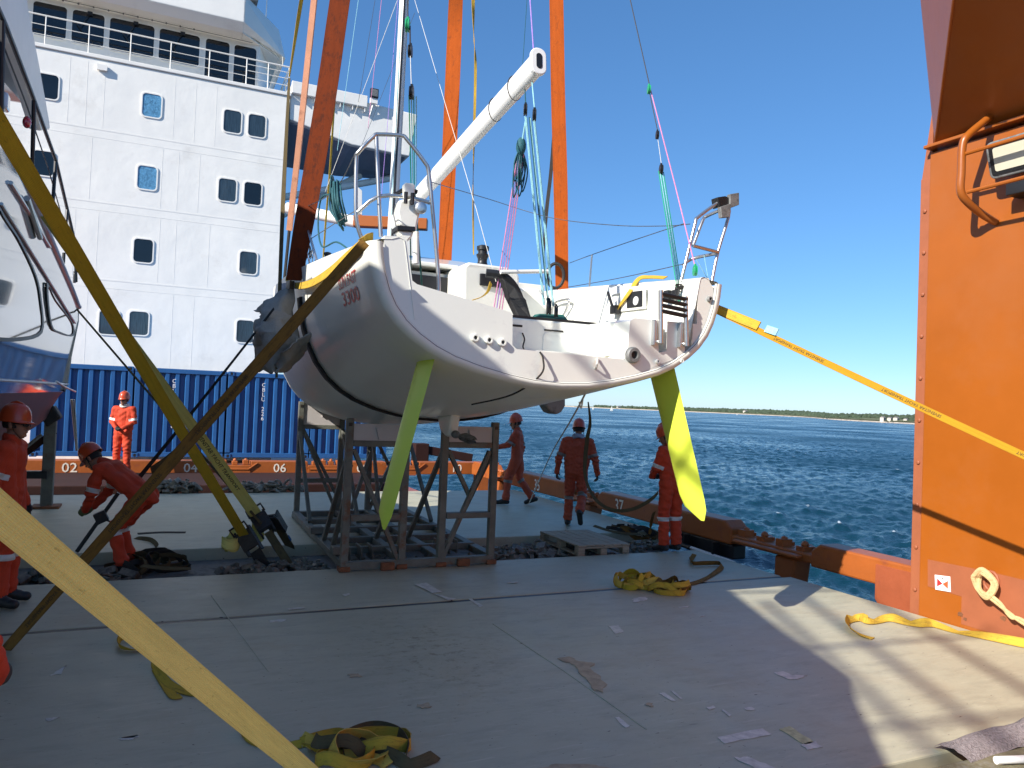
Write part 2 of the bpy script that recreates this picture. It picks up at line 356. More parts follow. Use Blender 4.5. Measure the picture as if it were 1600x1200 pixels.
# ================================================================ SETTING: deck
def deck_material():
    m = bpy.data.materials.new('grey_deck_paint'); m.use_nodes = True
    n = m.node_tree.nodes; l = m.node_tree.links; p = n['Principled BSDF']
    tc = n.new('ShaderNodeTexCoord')
    def noi(scale, det=6, rough=0.6, st=(1,1,1), rot=0, dist=0):
        mp = n.new('ShaderNodeMapping'); mp.inputs['Scale'].default_value = st; mp.inputs['Rotation'].default_value = (0,0,rot)
        l.new(tc.outputs['Object'], mp.inputs[0])
        x = n.new('ShaderNodeTexNoise'); x.inputs['Scale'].default_value = scale; x.inputs['Detail'].default_value = det
        x.inputs['Roughness'].default_value = rough; x.inputs['Distortion'].default_value = dist; l.new(mp.outputs[0], x.inputs['Vector']); return x.outputs['Fac']
    def step(v, a, b):
        mr = n.new('ShaderNodeMapRange'); mr.inputs['From Min'].default_value = a; mr.inputs['From Max'].default_value = b
        l.new(v, mr.inputs['Value']); return mr.outputs[0]
    def mix(f, a, b):
        x = n.new('ShaderNodeMix'); x.data_type = 'RGBA'; l.new(f, x.inputs['Factor'])
        if isinstance(a, tuple): x.inputs['A'].default_value = (*a, 1)
        else: l.new(a, x.inputs['A'])
        if isinstance(b, tuple): x.inputs['B'].default_value = (*b, 1)
        else: l.new(b, x.inputs['B'])
        return x.outputs['Result']
    def math_(op, a, b):
        x = n.new('ShaderNodeMath'); x.operation = op
        for i, q in enumerate((a, b)):
            if isinstance(q, (int, float)): x.inputs[i].default_value = q
            else: l.new(q, x.inputs[i])
        return x.outputs[0]
    c = mix(step(noi(0.45, 5), 0.35, 0.65), (0.42, 0.40, 0.283), (0.48, 0.452, 0.318))
    c = mix(step(noi(2.2, 9, 0.75, (1, 3.0, 1), 0.3), 0.48, 0.66), c, (0.375, 0.352, 0.25))
    c = mix(math_('MULTIPLY', step(noi(5, 8, 0.75, (0.5, 5, 1), 0.15), 0.57, 0.68), 0.75), c, (0.58, 0.53, 0.40))
    c = mix(math_('MULTIPLY', step(noi(0.9, 6, 0.7, (1,1,1), 0, 0.6), 0.54, 0.66), 0.7), c, (0.42, 0.365, 0.24))
    # small dark scuffs, chips and pale scratches
    c = mix(step(noi(26, 3, 0.6, (0.6, 1.6, 1), 0.4), 0.69, 0.715), c, (0.09, 0.058, 0.055))
    c = mix(math_('MULTIPLY', step(noi(9, 6, 0.8, (0.35, 2.6, 1), -0.5), 0.62, 0.67), 0.65), c, (0.20, 0.185, 0.15))
    c = mix(step(noi(15, 4, 0.7, (0.5, 2.2, 1), 0.9), 0.70, 0.73), c, (0.66, 0.62, 0.50))
    c = mix(step(noi(6, 8, 0.8), 0.665, 0.73), c, (0.26, 0.18, 0.105))
    # walk-off mud near the middle of the near cover
    sep = n.new('ShaderNodeSeparateXYZ'); l.new(tc.outputs['Object'], sep.inputs[0])
    dx = math_('MULTIPLY', math_('SUBTRACT', sep.outputs[0], 2.05), 1.5); dy = math_('MULTIPLY', math_('SUBTRACT', sep.outputs[1], 5.9), 0.85)
    d = math_('SQRT', math_('ADD', math_('MULTIPLY', dx, dx), math_('MULTIPLY', dy, dy)), 0)
    near = step(d, 1.25, 0.1)
    spots = math_('MULTIPLY', near, step(noi(11, 8, 0.75), 0.52, 0.66))
    c = mix(math_('MULTIPLY', spots, 0.75), c, (0.13, 0.09, 0.05))
    l.new(c, p.inputs['Base Color'])
    rr = n.new('ShaderNodeMapRange'); l.new(noi(3, 6), rr.inputs['Value']); rr.inputs['To Min'].default_value = 0.38; rr.inputs['To Max'].default_value = 0.68
    l.new(rr.outputs[0], p.inputs['Roughness'])
    h = math_('ADD', noi(1.6, 4, 0.5, (1, 2, 1)), math_('MULTIPLY', noi(55, 4), 0.06))
    b = n.new('ShaderNodeBump'); b.inputs['Strength'].default_value = 0.35; b.inputs['Distance'].default_value = 0.03
    l.new(h, b.inputs['Height']); l.new(b.outputs[0], p.inputs['Normal'])
    return m
DECK = deck_material()
TROUGH = M('dirty_trough_floor', (0.20, 0.19, 0.17), 0.85, var=0.25, vs=3, bump=0.4, bs=25, dirt=(0.10, 0.09, 0.075), ds=3, dcut=0.5)
deck = bpy.data.objects.new('deck', None); COL.objects.link(deck); struct(deck); ORG['deck'] = Vector((0,0,0))
def panel(x0, x1, y0, y1, z0, z1, mat=DECK, name='hatch_panel', bev=0.012):
    return MB().box(x0, x1, y0, y1, z0, z1).build(name, mat, deck, bevel=bev)
panel(-9, 7.19, 3.16, 7.235, -0.45, 0.0)
panel(-9, 7.12, 7.325, 9.02, -0.45, -0.004)
panel(-9, 7.6, 10.55, 16.25, -0.45, 0.002)
panel(-9, 7.05, 9.02, 10.55, -0.6, -0.15, TROUGH, 'trough_floor', 0)
panel(-9, 7.1, -5, 3.02, -0.45, 0.02, MOSSY, 'platform', 0.02)
panel(-9, 7.0, 3.02, 3.16, -0.6, -0.12, RUST, 'gutter', 0)
# rubber packing left in the seam between the two near covers
MB().box(-9, 7.1, 7.235, 7.325, -0.4, -0.012).build('seam_packing', BLACK, deck)
# worn paint marks and rust stains lying on the steel, thin flat sheets
def sheet(poly, mat, name, z):
    MB().extrude([(p[0], p[1], z-0.001) for p in poly], (0,0,0.002)).build(name, mat, deck)
def jag(poly, amp, k=5):
    out = []
    for i in range(len(poly)):
        a = V(*poly[i][:2], 0); b = V(*poly[(i+1) % len(poly)][:2], 0)
        for j in range(k):
            p = a.lerp(b, j/k); out.append((p.x+random.uniform(-amp, amp), p.y+random.uniform(-amp, amp)))
    return out
for i, (poly, amp) in enumerate([
    ([(3.21,3.79,0),(3.58,3.8,0),(3.56,3.71,0),(3.19,3.7,0)], 0.006), ([(3.63,3.53,0),(3.76,3.54,0),(3.73,3.46,0),(3.62,3.46,0)], 0.006),
    ([(3.67,3.75,0),(3.77,3.76,0),(3.74,3.53,0),(3.65,3.52,0)], 0.008), ([(4.41,4.58,0),(4.52,4.59,0),(4.51,4.49,0),(4.63,4.46,0),(4.49,4.41,0),(4.41,4.43,0)], 0.006),
    ([(3.29,4.51,0),(3.34,4.51,0),(3.32,4.35,0),(3.29,4.37,0)], 0.004), ([(3.4,4.52,0),(3.42,4.52,0),(3.39,4.37,0),(3.37,4.37,0)], 0.003),
    ([(2.76,4.25,0),(2.79,4.25,0),(2.78,4.1,0),(2.74,4.09,0)], 0.005), ([(3.82,6.04,0),(3.93,6.05,0),(3.86,5.85,0),(3.76,5.82,0)], 0.008),
    ([(3.45,4.19,0),(3.52,4.2,0),(3.51,4.17,0),(3.44,4.15,0)], 0.004), ([(3.52,4.12,0),(3.54,4.13,0),(3.53,4.03,0),(3.5,4.02,0)], 0.004),
    ([(3.69,4.1,0),(3.76,4.1,0),(3.75,4.05,0),(3.68,4.06,0)], 0.004), ([(3.12,3.53,0),(3.2,3.51,0),(3.26,3.34,0),(3.15,3.34,0)], 0.01),
    ([(1.17,7.43,0),(1.33,7.43,0),(1.31,7.39,0),(1.17,7.38,0)], 0.005), ([(0.96,7.08,0),(1.1,7.08,0),(1.08,7.02,0),(0.96,7.01,0)], 0.012),
    ([(1.76,7.81,0),(1.84,7.84,0),(1.83,7.77,0),(1.78,7.73,0)], 0.008), ([(3.62,7.86,0),(3.75,7.86,0),(3.72,7.81,0),(3.61,7.83,0)], 0.004),
    ([(2.94,7.3,0),(2.97,7.29,0),(2.98,7.01,0),(2.93,6.98,0)], 0.01), ([(4.63,6.86,0),(4.82,6.89,0),(4.74,6.75,0),(4.52,6.7,0)], 0.02),
    ([(4.88,6.42,0),(5.02,6.43,0),(4.98,6.39,0),(4.88,6.4,0)], 0.004), ([(4.88,6.08,0),(4.96,6.1,0),(4.93,6.07,0),(4.87,6.06,0)], 0.004),
    ([(-0.6,6.15,0),(-0.54,6.32,0),(-0.52,6.34,0),(-0.55,6.16,0)], 0.012), ([(-0.54,5.37,0),(-0.46,5.36,0),(-0.5,5.33,0),(-0.52,5.32,0)], 0.012),
    ([(-0.12,4.93,0),(-0.01,4.93,0),(-0.08,4.89,0)], 0.02), ([(2.6,8.01,0),(2.73,8.07,0),(2.77,7.65,0),(2.66,7.62,0)], 0.01), ([(2.66,7.62,0),(2.81,7.34,0),(2.72,7.31,0)], 0.015)]):
    sheet(jag(poly, amp), TAPEOLD if i in (2,) else TAPEWHITE, 'paint_mark', 0.003)
for poly in ([(2.93,5.39,0),(3.06,5.39,0),(3.08,5.28,0),(3.18,5.2,0),(3.09,5.12,0),(3.06,4.93,0),(3.02,4.78,0),(2.91,4.66,0),(2.88,4.72,0),(2.94,4.91,0),(2.96,5.07,0),(3.01,5.21,0),(2.96,5.32,0)],
             [(1.98,3.79,0),(2.11,3.81,0),(2.3,3.73,0),(2.37,3.64,0)], [(3.09,4.38,0),(3.14,4.38,0),(3.1,4.33,0),(3.07,4.35,0)], [(1.32,5.54,0),(1.4,5.54,0),(1.41,5.48,0),(1.33,5.48,0)], [(1.62,4.86,0),(1.7,4.86,0),(1.7,4.79,0),(1.62,4.79,0)]):
    sheet(jag(poly, 0.012, 4), RUSTSTAIN, 'rust_stain', 0.004)
# drip line of a weld across the near cover
MB().tube([(2.83,6.419,0), (2.862,5.137,0), (2.855,4.033,0)], 0.005, 5).build('weld_bead', DECK, deck)
MB().tube([(0.541,8.12,0), (0.799,5.775,0)], 0.004, 5).build('weld_bead', DECK, deck)

# ship's hull under the covers and red coaming beyond them
hull = MB(); hull.box(-11.8, 6.9, -8, 60, -9.6, -0.62); struct(hull.build('ship_hull', REDBEAM))
co = thing('hatch_coaming', 'long dark red steel coaming across the deck in front of the numbered orange beam', 'hatch coaming', (0, 17, 0))
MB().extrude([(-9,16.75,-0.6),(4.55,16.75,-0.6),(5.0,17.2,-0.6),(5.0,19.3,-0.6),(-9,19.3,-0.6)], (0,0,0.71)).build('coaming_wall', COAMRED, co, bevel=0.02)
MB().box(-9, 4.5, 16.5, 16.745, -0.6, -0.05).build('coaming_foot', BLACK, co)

# ================================================================ SEA
def sea():
    H = 11.0; z0 = -9.0
    az = np.concatenate([np.radians(np.arange(-200, -6, 6.0)), np.radians(np.linspace(-6, 66, 620)), np.radians(np.arange(70, 160, 6.0))])
    rad = [9.0]
    while rad[-1] < 42000: rad.append(rad[-1]*(1.0072 if rad[-1] < 1500 else 1.12) if rad[-1] > 24 else rad[-1]+5)
    rad = np.array(rad)
    A, Rr = np.meshgrid(az, rad); X = np.sin(A)*Rr; Y = np.cos(A)*Rr; Z = np.full_like(X, z0)
    r2 = np.random.default_rng(3); DX = np.zeros_like(X); DY = np.zeros_like(X); dZ = np.zeros_like(X)
    wind = R(150)
    for i in range(64):
        lam = 0.8*(11/0.8)**(r2.random()**1.3); k = 2*math.pi/lam
        th = wind + r2.normal(0, 0.55); amp = 0.0085*lam**0.9*(0.6+0.8*r2.random())
        fade = np.clip(2.0 - Rr*(0.0072/lam)*1.1, 0.0, 1)
        ph = r2.random()*6.28; arg = k*(X*math.sin(th)+Y*math.cos(th))+ph
        dZ += amp*np.cos(arg)*fade; q = 0.75
        DX -= q*amp*math.sin(th)*np.sin(arg)*fade; DY -= q*amp*math.cos(th)*np.sin(arg)*fade
    gust = 0.75+0.35*np.sin(X*0.021+1.3*np.sin(Y*0.013))*np.cos(Y*0.017)
    Z += dZ*gust; X = X+DX*gust; Y = Y+DY*gust
    nr, na = X.shape
    vs = np.stack([X, Y, Z], -1).reshape(-1, 3)
    i, j = np.meshgrid(np.arange(nr-1), np.arange(na), indexing='ij'); j2 = (j+1) % na
    f = np.stack([i*na+j, (i+1)*na+j, (i+1)*na+j2, i*na+j2], -1).reshape(-1, 4)[:, ::-1]
    me = bpy.data.meshes.new('sea'); me.vertices.add(len(vs)); me.vertices.foreach_set('co', vs.ravel())
    me.loops.add(f.size); me.loops.foreach_set('vertex_index', f.ravel().astype(np.int32))
    me.polygons.add(len(f)); me.polygons.foreach_set('loop_start', np.arange(0, f.size, 4, dtype=np.int32))
    me.polygons.foreach_set('use_smooth', np.ones(len(f), bool)); me.update(); me.validate()
    at = me.attributes.new('crest', 'FLOAT', 'POINT'); at.data.foreach_set('value', (dZ*gust).ravel().astype(np.float32))
    m = bpy.data.materials.new('sea_water'); m.use_nodes = True; n = m.node_tree.nodes; l = m.node_tree.links; p = n['Principled BSDF']
    p.inputs['Roughness'].default_value = 0.2; p.inputs['IOR'].default_value = 1.333; p.inputs['Specular IOR Level'].default_value = 0.27
    tc = n.new('ShaderNodeTexCoord'); hs = []
    for sc, w, st in ((0.55, 1.0, (1, 1.8, 1)), (1.7, 0.42, (1, 1.6, 1)), (0.12, 1.8, (1, 2.0, 1)), (0.035, 4.0, (1, 2.4, 1))):
        mp = n.new('ShaderNodeMapping'); mp.inputs['Rotation'].default_value = (0, 0, -wind+0.3); mp.inputs['Scale'].default_value = st
        l.new(tc.outputs['Object'], mp.inputs[0])
        nz = n.new('ShaderNodeTexNoise'); nz.inputs['Scale'].default_value = sc; nz.inputs['Detail'].default_value = 6; nz.inputs['Roughness'].default_value = 0.62
        l.new(mp.outputs[0], nz.inputs['Vector']); mm = n.new('ShaderNodeMath'); mm.operation = 'MULTIPLY'; mm.inputs[1].default_value = w
        l.new(nz.outputs['Fac'], mm.inputs[0]); hs.append(mm.outputs[0])
    a = n.new('ShaderNodeMath'); a.operation = 'ADD'; l.new(hs[0], a.inputs[0]); l.new(hs[1], a.inputs[1])
    a2 = n.new('ShaderNodeMath'); a2.operation = 'ADD'; l.new(a.outputs[0], a2.inputs[0]); l.new(hs[2], a2.inputs[1])
    a3 = n.new('ShaderNodeMath'); a3.operation = 'ADD'; l.new(a2.outputs[0], a3.inputs[0]); l.new(hs[3], a3.inputs[1]); a2 = a3
    b = n.new('ShaderNodeBump'); b.inputs['Strength'].default_value = 1.0; b.inputs['Distance'].default_value = 0.26
    l.new(a2.outputs[0], b.inputs['Height']); l.new(b.outputs[0], p.inputs['Normal'])
    gn = n.new('ShaderNodeTexNoise'); gn.inputs['Scale'].default_value = 0.012; gn.inputs['Detail'].default_value = 3; l.new(tc.outputs['Object'], gn.inputs['Vector'])
    gr = n.new('ShaderNodeMapRange'); gr.inputs['From Min'].default_value = 0.35; gr.inputs['From Max'].default_value = 0.65; gr.inputs['To Min'].default_value = 0.10; gr.inputs['To Max'].default_value = 0.34; l.new(gn.outputs['Fac'], gr.inputs['Value']); l.new(gr.outputs[0], p.inputs['Roughness'])      # gust patches
    # scattered whitecaps on the highest crests
    ar = n.new('ShaderNodeAttribute'); ar.attribute_name = 'crest'
    nz = n.new('ShaderNodeTexNoise'); nz.inputs['Scale'].default_value = 0.5; nz.inputs['Detail'].default_value = 8; l.new(tc.outputs['Object'], nz.inputs['Vector'])
    s = n.new('ShaderNodeMath'); s.operation = 'MULTIPLY'; l.new(ar.outputs['Fac'], s.inputs[0]); l.new(nz.outputs['Fac'], s.inputs[1])
    mr = n.new('ShaderNodeMapRange'); mr.inputs['From Min'].default_value = 0.205; mr.inputs['From Max'].default_value = 0.245; l.new(s.outputs[0], mr.inputs['Value'])
    mx = n.new('ShaderNodeMix'); mx.data_type = 'RGBA'; mx.inputs['A'].default_value = (0.003, 0.030, 0.047, 1); mx.inputs['B'].default_value = (0.6, 0.65, 0.66, 1)
    l.new(mr.outputs[0], mx.inputs['Factor']); l.new(mx.outputs['Result'], p.inputs['Base Color'])
    me.materials.append(m); ob = bpy.data.objects.new('sea', me); COL.objects.link(ob); struct(ob)
sea()

# ================================================================ FAR SHORE
LAND = M('far_shore_ground', (0.115, 0.125, 0.055), 0.95, var=0.25, vs=0.01, dirt=(0.20, 0.17, 0.10), ds=0.02)
BEACH = M('pale_shore_rock', (0.45, 0.38, 0.30), 0.95, var=0.3, vs=0.05)
TREES = M('far_tree_foliage', (0.045, 0.066, 0.036), 0.95, var=0.5, vs=0.03)  # base colour lightened to put shore haze into the trees
HOUSEW = M('pale_house_wall', (0.50, 0.47, 0.40), 0.8, var=0.05, vs=0.1)
HOUSER = M('grey_house_roof', (0.20, 0.18, 0.17), 0.8, var=0.1, vs=0.1)
def pol(px, d):
    a = HEAD + math.atan((px-800)/1200.0); c = 1.0/math.cos(math.atan((px-800)/1200.0))
    return math.sin(a)*d, math.cos(a)*d
# (bearing sample, distance, height of the ground at the back)
shore = [(880,11500,14),(930,10500,18),(980,10000,22),(1030,9300,26),(1080,8400,30),(1130,7600,32),(1180,6800,32),(1220,6000,30),(1255,5200,28),(1285,3600,18),(1300,3050,14),(1320,2750,16),(1350,2520,18),(1380,2380,18),(1410,2280,18),(1450,2180,20),(1520,2050,22),(1650,1900,24),(1900,1750,26)]
sh = []
for i in range(len(shore)-1):
    for k in range(8):
        t = k/8; sh.append(tuple(shore[i][q]*(1-t)+shore[i+1][q]*t for q in range(3)))
mb = MB(); mbb = MB(); prof = []
for px, d, h in sh:
    dd = d*(1+0.006*math.sin(px*0.9)+0.004*math.sin(px*2.3)); s = d/2400.0
    row = []
    for off, z in ((-25, -10.5), (0, -8.8), (18, -7.0+1.5*s), (50, -5+3*s), (160*max(1, s), -9+0.55*h), (520*max(1, s), -9+h), (1600*max(1, s), -9+h)):
        x, y = pol(px, dd+off); row.append((x, y, z))
    prof.append(row)
n_ = len(prof[0])
for r_ in prof: mb.v += r_[2:]; mbb.v += r_[:4]
for i in range(len(prof)-1):
    for k in range(n_-3): a = i*(n_-2)+k; b = (i+1)*(n_-2)+k; mb.f.append([a, b, b+1, a+1]); mb.mi.append(0)
    for k in range(3): a = i*4+k; b = (i+1)*4+k; mbb.f.append([a, b, b+1, a+1]); mbb.mi.append(0)
struct(mb.build('far_shore', LAND, smooth='all')); struct(mbb.build('beach', BEACH))
def ico():
    bm = bmesh.new(); bmesh.ops.create_icosphere(bm, subdivisions=1, radius=1); v = [x.co.copy() for x in bm.verts]; f = [tuple(q.index for q in p.verts) for p in bm.faces]; bm.free(); return v, f
IV, IF = ico()
tb = MB()
for i in range(2600):
    px = random.choice([random.uniform(1290, 1700), random.uniform(930, 1300), random.uniform(1040, 1300)])
    k = max(0, min(len(sh)-2, next((q for q in range(len(sh)-1) if sh[q+1][0] > px), len(sh)-2)))
    d = sh[k][1]; h = sh[k][2]; s = max(1, d/2400.0); off = random.uniform(60, 900)*s
    if 1345 < px < 1425 and off < 200*s: continue
    x, y = pol(px, d+off); zz = -9 + h*min(1, 0.2+off/(520*s))
    rr = random.uniform(4, 9)*s**0.8
    q = random.uniform(0.7, 1.25)
    tb.add([(x+v.x*rr*1.3, y+v.y*rr*1.3, zz+rr*0.3+v.z*rr*q*random.uniform(0.8, 1.2)) for v in IV], IF)
stuff(tb.build('treeline', TREES), 'dark green trees along the far shore')
def house(px, d, z, w, dp, h, label, rot=0.3, grp='pale houses on the far shore'):
    x, y = pol(px, d); t = thing('house', label, 'house', (x, y, z), grp)
    c, s = math.cos(rot), math.sin(rot)
    def P(a, b, zz): return (x+a*c-b*s, y+a*s+b*c, z+zz)
    m_ = MB(); m_.extrude([P(-w/2,-dp/2,-4), P(w/2,-dp/2,-4), P(w/2,dp/2,-4), P(-w/2,dp/2,-4)], (0,0,h+4)); m_.build('wall', HOUSEW, t)
    g = MB(); g.extrude([P(-w/2-.4,-dp/2-.5,h+0.05), P(-w/2-.4,dp/2+.5,h+0.05), P(-w/2-.4,0,h+dp*0.36)], V(P(w+.8,0,0))-V(P(0,0,0))); g.build('roof', HOUSER, t)
    for k in range(3):
        a = -w/2+w*(k+.5)/3; m2 = MB(); m2.extrude([P(a-.7,-dp/2-.05,h*.3), P(a+.7,-dp/2-.05,h*.3), P(a+.7,-dp/2-.05,h*.75), P(a-.7,-dp/2-.05,h*.75)], V(P(0,-.15,0))-V(P(0,0,0))); m2.build('window', GLASS, t)
house(1381, 2400, -3.5, 15, 10, 9, 'tall pale house nearest the water beside the orange tower')
house(1392, 2395, -2.5, 13, 10, 7, 'low pale house just left of the largest shore house')
house(1402, 2390, -2.5, 16, 11, 8, 'widest pale house in the cluster on the rocky shore')
house(1417, 2370, -3.0, 11, 9, 6, 'small pale house standing closest to the orange tower')
house(1141, 7900, 6, 40, 25, 14, 'white house on the distant shore right of the lime rudder')
house(1166, 7500, 9, 45, 25, 14, 'white house on the distant green slope near the low headland')
house(1108, 8300, 4, 36, 22, 12, 'faint white house on the distant shore closest to the lime rudder')
house(968, 10300, 0, 60, 30, 18, 'faint white building far off behind the sailing boat', grp=None)
def sailboat(px, d, s, label):
    x, y = pol(px, d); t = thing('sailing_boat', label, 'sailing boat', (x, y, -9), 'small sailing boats far out on the water')
    h_ = MB(); h_.extrude([(x-4*s,y-1.3*s,-8.4),(x+3*s,y-1.3*s,-8.4),(x+5.5*s,y,-8.4),(x+3*s,y+1.3*s,-8.4),(x-4*s,y+1.3*s,-8.4)], (0,0,1.1*s)); h_.build('hull', GEL, t)
    m_ = MB(); m_.tube([(x+.8*s,y,-8), (x+.8*s,y,-8+14*s)], 0.12*s, 6); m_.build('mast', ALU, t)
    g = MB(); g.extrude([(x+.6*s,y,-6.2+0*s),(x-4.2*s,y+.8*s,-6.2),(x+.6*s,y+.05,-8.4+14*s)], (0.02,.12,0)); g.build('mainsail', GEL, t)
    g = MB(); g.extrude([(x+1.0*s,y,-6.6),(x+5.2*s,y-.1,-6.9),(x+1.0*s,y+.05,-8.6+12.5*s)], (0.02,.12,0)); g.build('jib', GEL, t)
sailboat(957, 2700, 1.25, 'white sailing boat under full sail between the two men')
sailboat(928, 3300, 1.05, 'white sailing boat beside the black hanging strap')
sailboat(1153, 3600, 0.7, 'tiny white sail off the distant shore right of the rudder')

# ================================================================ SHIP'S HOUSE
WY = 31.0
sup = thing('ship_superstructure', 'tall white ship accommodation block with a dark-windowed wheelhouse on top', 'ship superstructure', (0, WY, 0))
MB().box(-13, 4.02, WY, WY+14, -0.6, 13.72).build('wall', WHITE, sup, bevel=0.05)
MB().box(-13, 4.10, WY-0.05, WY+0.3, 13.72, 13.86).build('deck_edge', WHITE2, sup, bevel=0.02)
seams = MB()
for z in (1.55, 4.2+1.65, 8.6, 11.2):
    seams.box(-12.9, 3.98, WY-0.005, WY, z-0.025, z+0.025); seams.box(-12.9, 3.98, WY-0.004, WY, z-0.30, z-0.285)
random.seed(11)
for zi, (z0, z1) in enumerate(((0, 1.25), (1.6, 5.52), (5.9, 8.27), (8.65, 10.87), (11.25, 13.6))):
    x = -8.6
    while x < 3.8:
        if not any(abs(x-q) < .45 for q in (-5.15, -4.09, -.82, 1.96, 2.84, -1.82)): seams.box(x-0.009, x+0.009, WY-0.003, WY, z0+.01, z1-.01)
        x += random.choice([0.55, 0.72, 0.9, 1.15])
stuff(seams.build('weld_seams', WHITE2, sup))
def ship_window(x, z, mat, w=0.64, h=0.86, parent=sup, y=WY, name='window'):
    fr = MB(); o = rrect(w+.07, h+.07, 0.15, 5); i_ = rrect(w-.02, h-.02, 0.12, 5); n = len(o)
    for (pts, yy) in ((o, y), (o, y-.028), (i_, y-.028), (i_, y-.004)): fr.v += [(x+p[0], yy, z+p[1]) for p in pts]
    for a in range(3):
        for k in range(n): fr.f.append([a*n+k, a*n+(k+1) % n, (a+1)*n+(k+1) % n, (a+1)*n+k]); fr.mi.append(0)
    f_ = fr.build(name, WHITE2, parent, smooth=True)
    g = MB(); g.extrude([(x+p[0], y-.008, z+p[1]) for p in rrect(w, h, 0.13, 5)], (0, .006, 0)); g.build('pane', mat, f_)
for x, z, m_ in ((-5.15, 12.5, GLASS), (-4.09, 12.4, GLASS), (-0.81, 12.38, FILM), (1.98, 12.32, CURTAIN), (2.87, 12.32, CURTAIN),
                 (-4.1, 9.7, GLASS), (-0.84, 9.71, FILM), (1.92, 9.68, CURTAIN), (2.84, 9.68, GLASS), (-0.84, 7.03, GLASS), (2.80, 7.0, CURTAIN), (-4.1, 7.03, GLASS),
                 (-1.82, 4.33, CURTAIN), (-0.86, 4.38, CURTAIN), (2.81, 4.36, CURTAIN)):
    ship_window(x, z, m_)
# wheelhouse
BY = 31.75
wh = MB(); wh.extrude([(-13, BY, 13.85), (2.9, BY, 13.85), (3.55, BY+2.2, 13.85), (3.55, BY+9, 13.85), (-13, BY+9, 13.85)], (0,0,2.2)); wh.build('wheelhouse_wall', WHITE, sup, bevel=0.03)
def bridge_window(x0, x1, z0, z1):
    w, h = x1-x0, z1-z0; x, z = (x0+x1)/2, (z0+z1)/2
    ship_window(x, z, GLASS, w, h, sup, BY, 'wheelhouse_window')
for a, b, z0, z1 in ((-6.6, -5.0, 14.42, 15.62), (-4.78, -3.72, 14.42, 15.62), (-3.56, -2.52, 14.42, 15.62), (-2.36, -0.86, 14.42, 15.62), (-0.70, 0.72, 14.42, 15.62), (0.92, 1.80, 13.95, 15.62), (1.96, 2.80, 13.95, 15.62)):
    bridge_window(a, b, z0, z1)
for x in (-3.0, -1.5, 0.1):
    w_ = MB(); w_.tube([(x, BY-.10, 15.55), (x-.30, BY-.12, 14.95)], 0.014, 5); w_.tube([(x-.42, BY-.12, 15.1), (x-.2, BY-.12, 14.8)], 0.018, 5); w_.box(x-.08, x+.08, BY-.12, BY-.02, 15.5, 15.62)
    w_.build('wiper', BLACK, sup)
eb = MB(); eb.extrude([(-13, 30.95, 15.78), (-13, 30.62, 16.05), (-13, 30.62, 16.95), (-13, 31.2, 17.3), (-13, 32.5, 17.3), (-13, 32.5, 15.78)], (15.2, 0, 0))
eb.build('roof_fascia', WHITE, sup, bevel=0.03)
er = MB(); er.extrude([(2.2, 30.95, 15.775), (3.75, 32.6, 15.775), (3.75, 40, 15.775), (2.2, 40, 15.775)], (0,0,.06))
er.build('roof_underside', WHITE2, sup)
er = MB()
er.add([(2.2,30.62,16.05),(2.2,30.62,16.95),(2.2,31.2,17.4),(4.0,32.6,15.85),(3.75,33.2,17.25),(2.2,30.95,15.84),(4.0,40,15.85),(3.75,40,17.25),(2.2,40,17.4)],
       [(0,3,4,2,1),(0,5,3),(3,6,7,4),(2,4,7,8)]); er.build('roof_corner', WHITE, sup)
tp = MB(); tp.box(-3, 2.2, 32.6, 36, 17.3, 19.5); tp.build('upper_deckhouse', WHITE, sup)
def rail(pts, zs, r, post_every, parent, name='railing', hpost=None, posts=True):
    m_ = MB(); P = [V(p) for p in pts]
    for z in zs: m_.tube([p+V(0,0,z) for p in P], r if z == max(zs) else r*.45, 6)
    if posts:
        for a, b in zip(P[:-1], P[1:]):
            L = (b-a).length; k = max(1, round(L/post_every))
            for i in range(k+1): q = a.lerp(b, i/k); m_.tube([q, q+V(0,0,max(zs))], r*.8, 6)
    return m_.build(name, WHITE2, parent, smooth=True)
rail([(-5.6, WY+.05, 13.86), (2.4, WY+.05, 13.86)], (0.34, 0.68, 1.02), 0.026, 1.35, sup)
rail([(2.4, WY+.05, 13.86), (4.0, WY+.05, 13.86)], (0.28, 0.56, 0.8, 1.02), 0.028, 0.8, sup)
rail([(4.0, WY+.05, 13.86), (4.0, WY+4, 13.86)], (0.28, 0.56, 0.8, 1.02), 0.028, 1.0, sup)
wr = MB(); wr.tube([(-5, BY-.3, 15.74), (2.6, BY-.3, 15.70)], 0.012, 5)
for k in range(12): wr.ball((-4.8+k*.48, BY-.3, 15.72), 0.035, 6, 4)
wr.build('light_string', WIRE, sup)
MB().box(-2.62, -2.3, WY-.12, WY-.02, 13.3, 13.5).build('vent_box', WHITE2, sup)
# bridge wing
wg = MB()
wg.extrude([(4.1, WY+.1, 14.28), (9.30, WY+.1, 14.05), (9.02, WY+.1, 12.22), (6.6, WY+.1, 12.28), (4.1, WY+.1, 12.85)], (0, 3.4, 0)); wg.build('bridge_wing', WHITE, sup, bevel=0.04)
wp = MB(); wp.box(4.1, 7.1, WY-.08, WY+.09, 13.86, 14.34); wp.build('wing_parapet', WHITE2, sup, bevel=0.02)
for k in range(6): MB().box(4.5+k*.5, 4.53+k*.5, WY-.05, WY+.09, 13.68, 13.855).build('bracket', WHITE2, sup)
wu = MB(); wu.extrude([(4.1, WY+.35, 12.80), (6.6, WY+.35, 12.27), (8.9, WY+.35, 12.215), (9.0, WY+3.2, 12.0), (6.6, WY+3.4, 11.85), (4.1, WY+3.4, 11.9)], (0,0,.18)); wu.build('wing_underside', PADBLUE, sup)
fl = thing('floodlight', 'small black floodlight on the bridge wing edge below the sky', 'floodlight', (7.35, WY, 14.3))
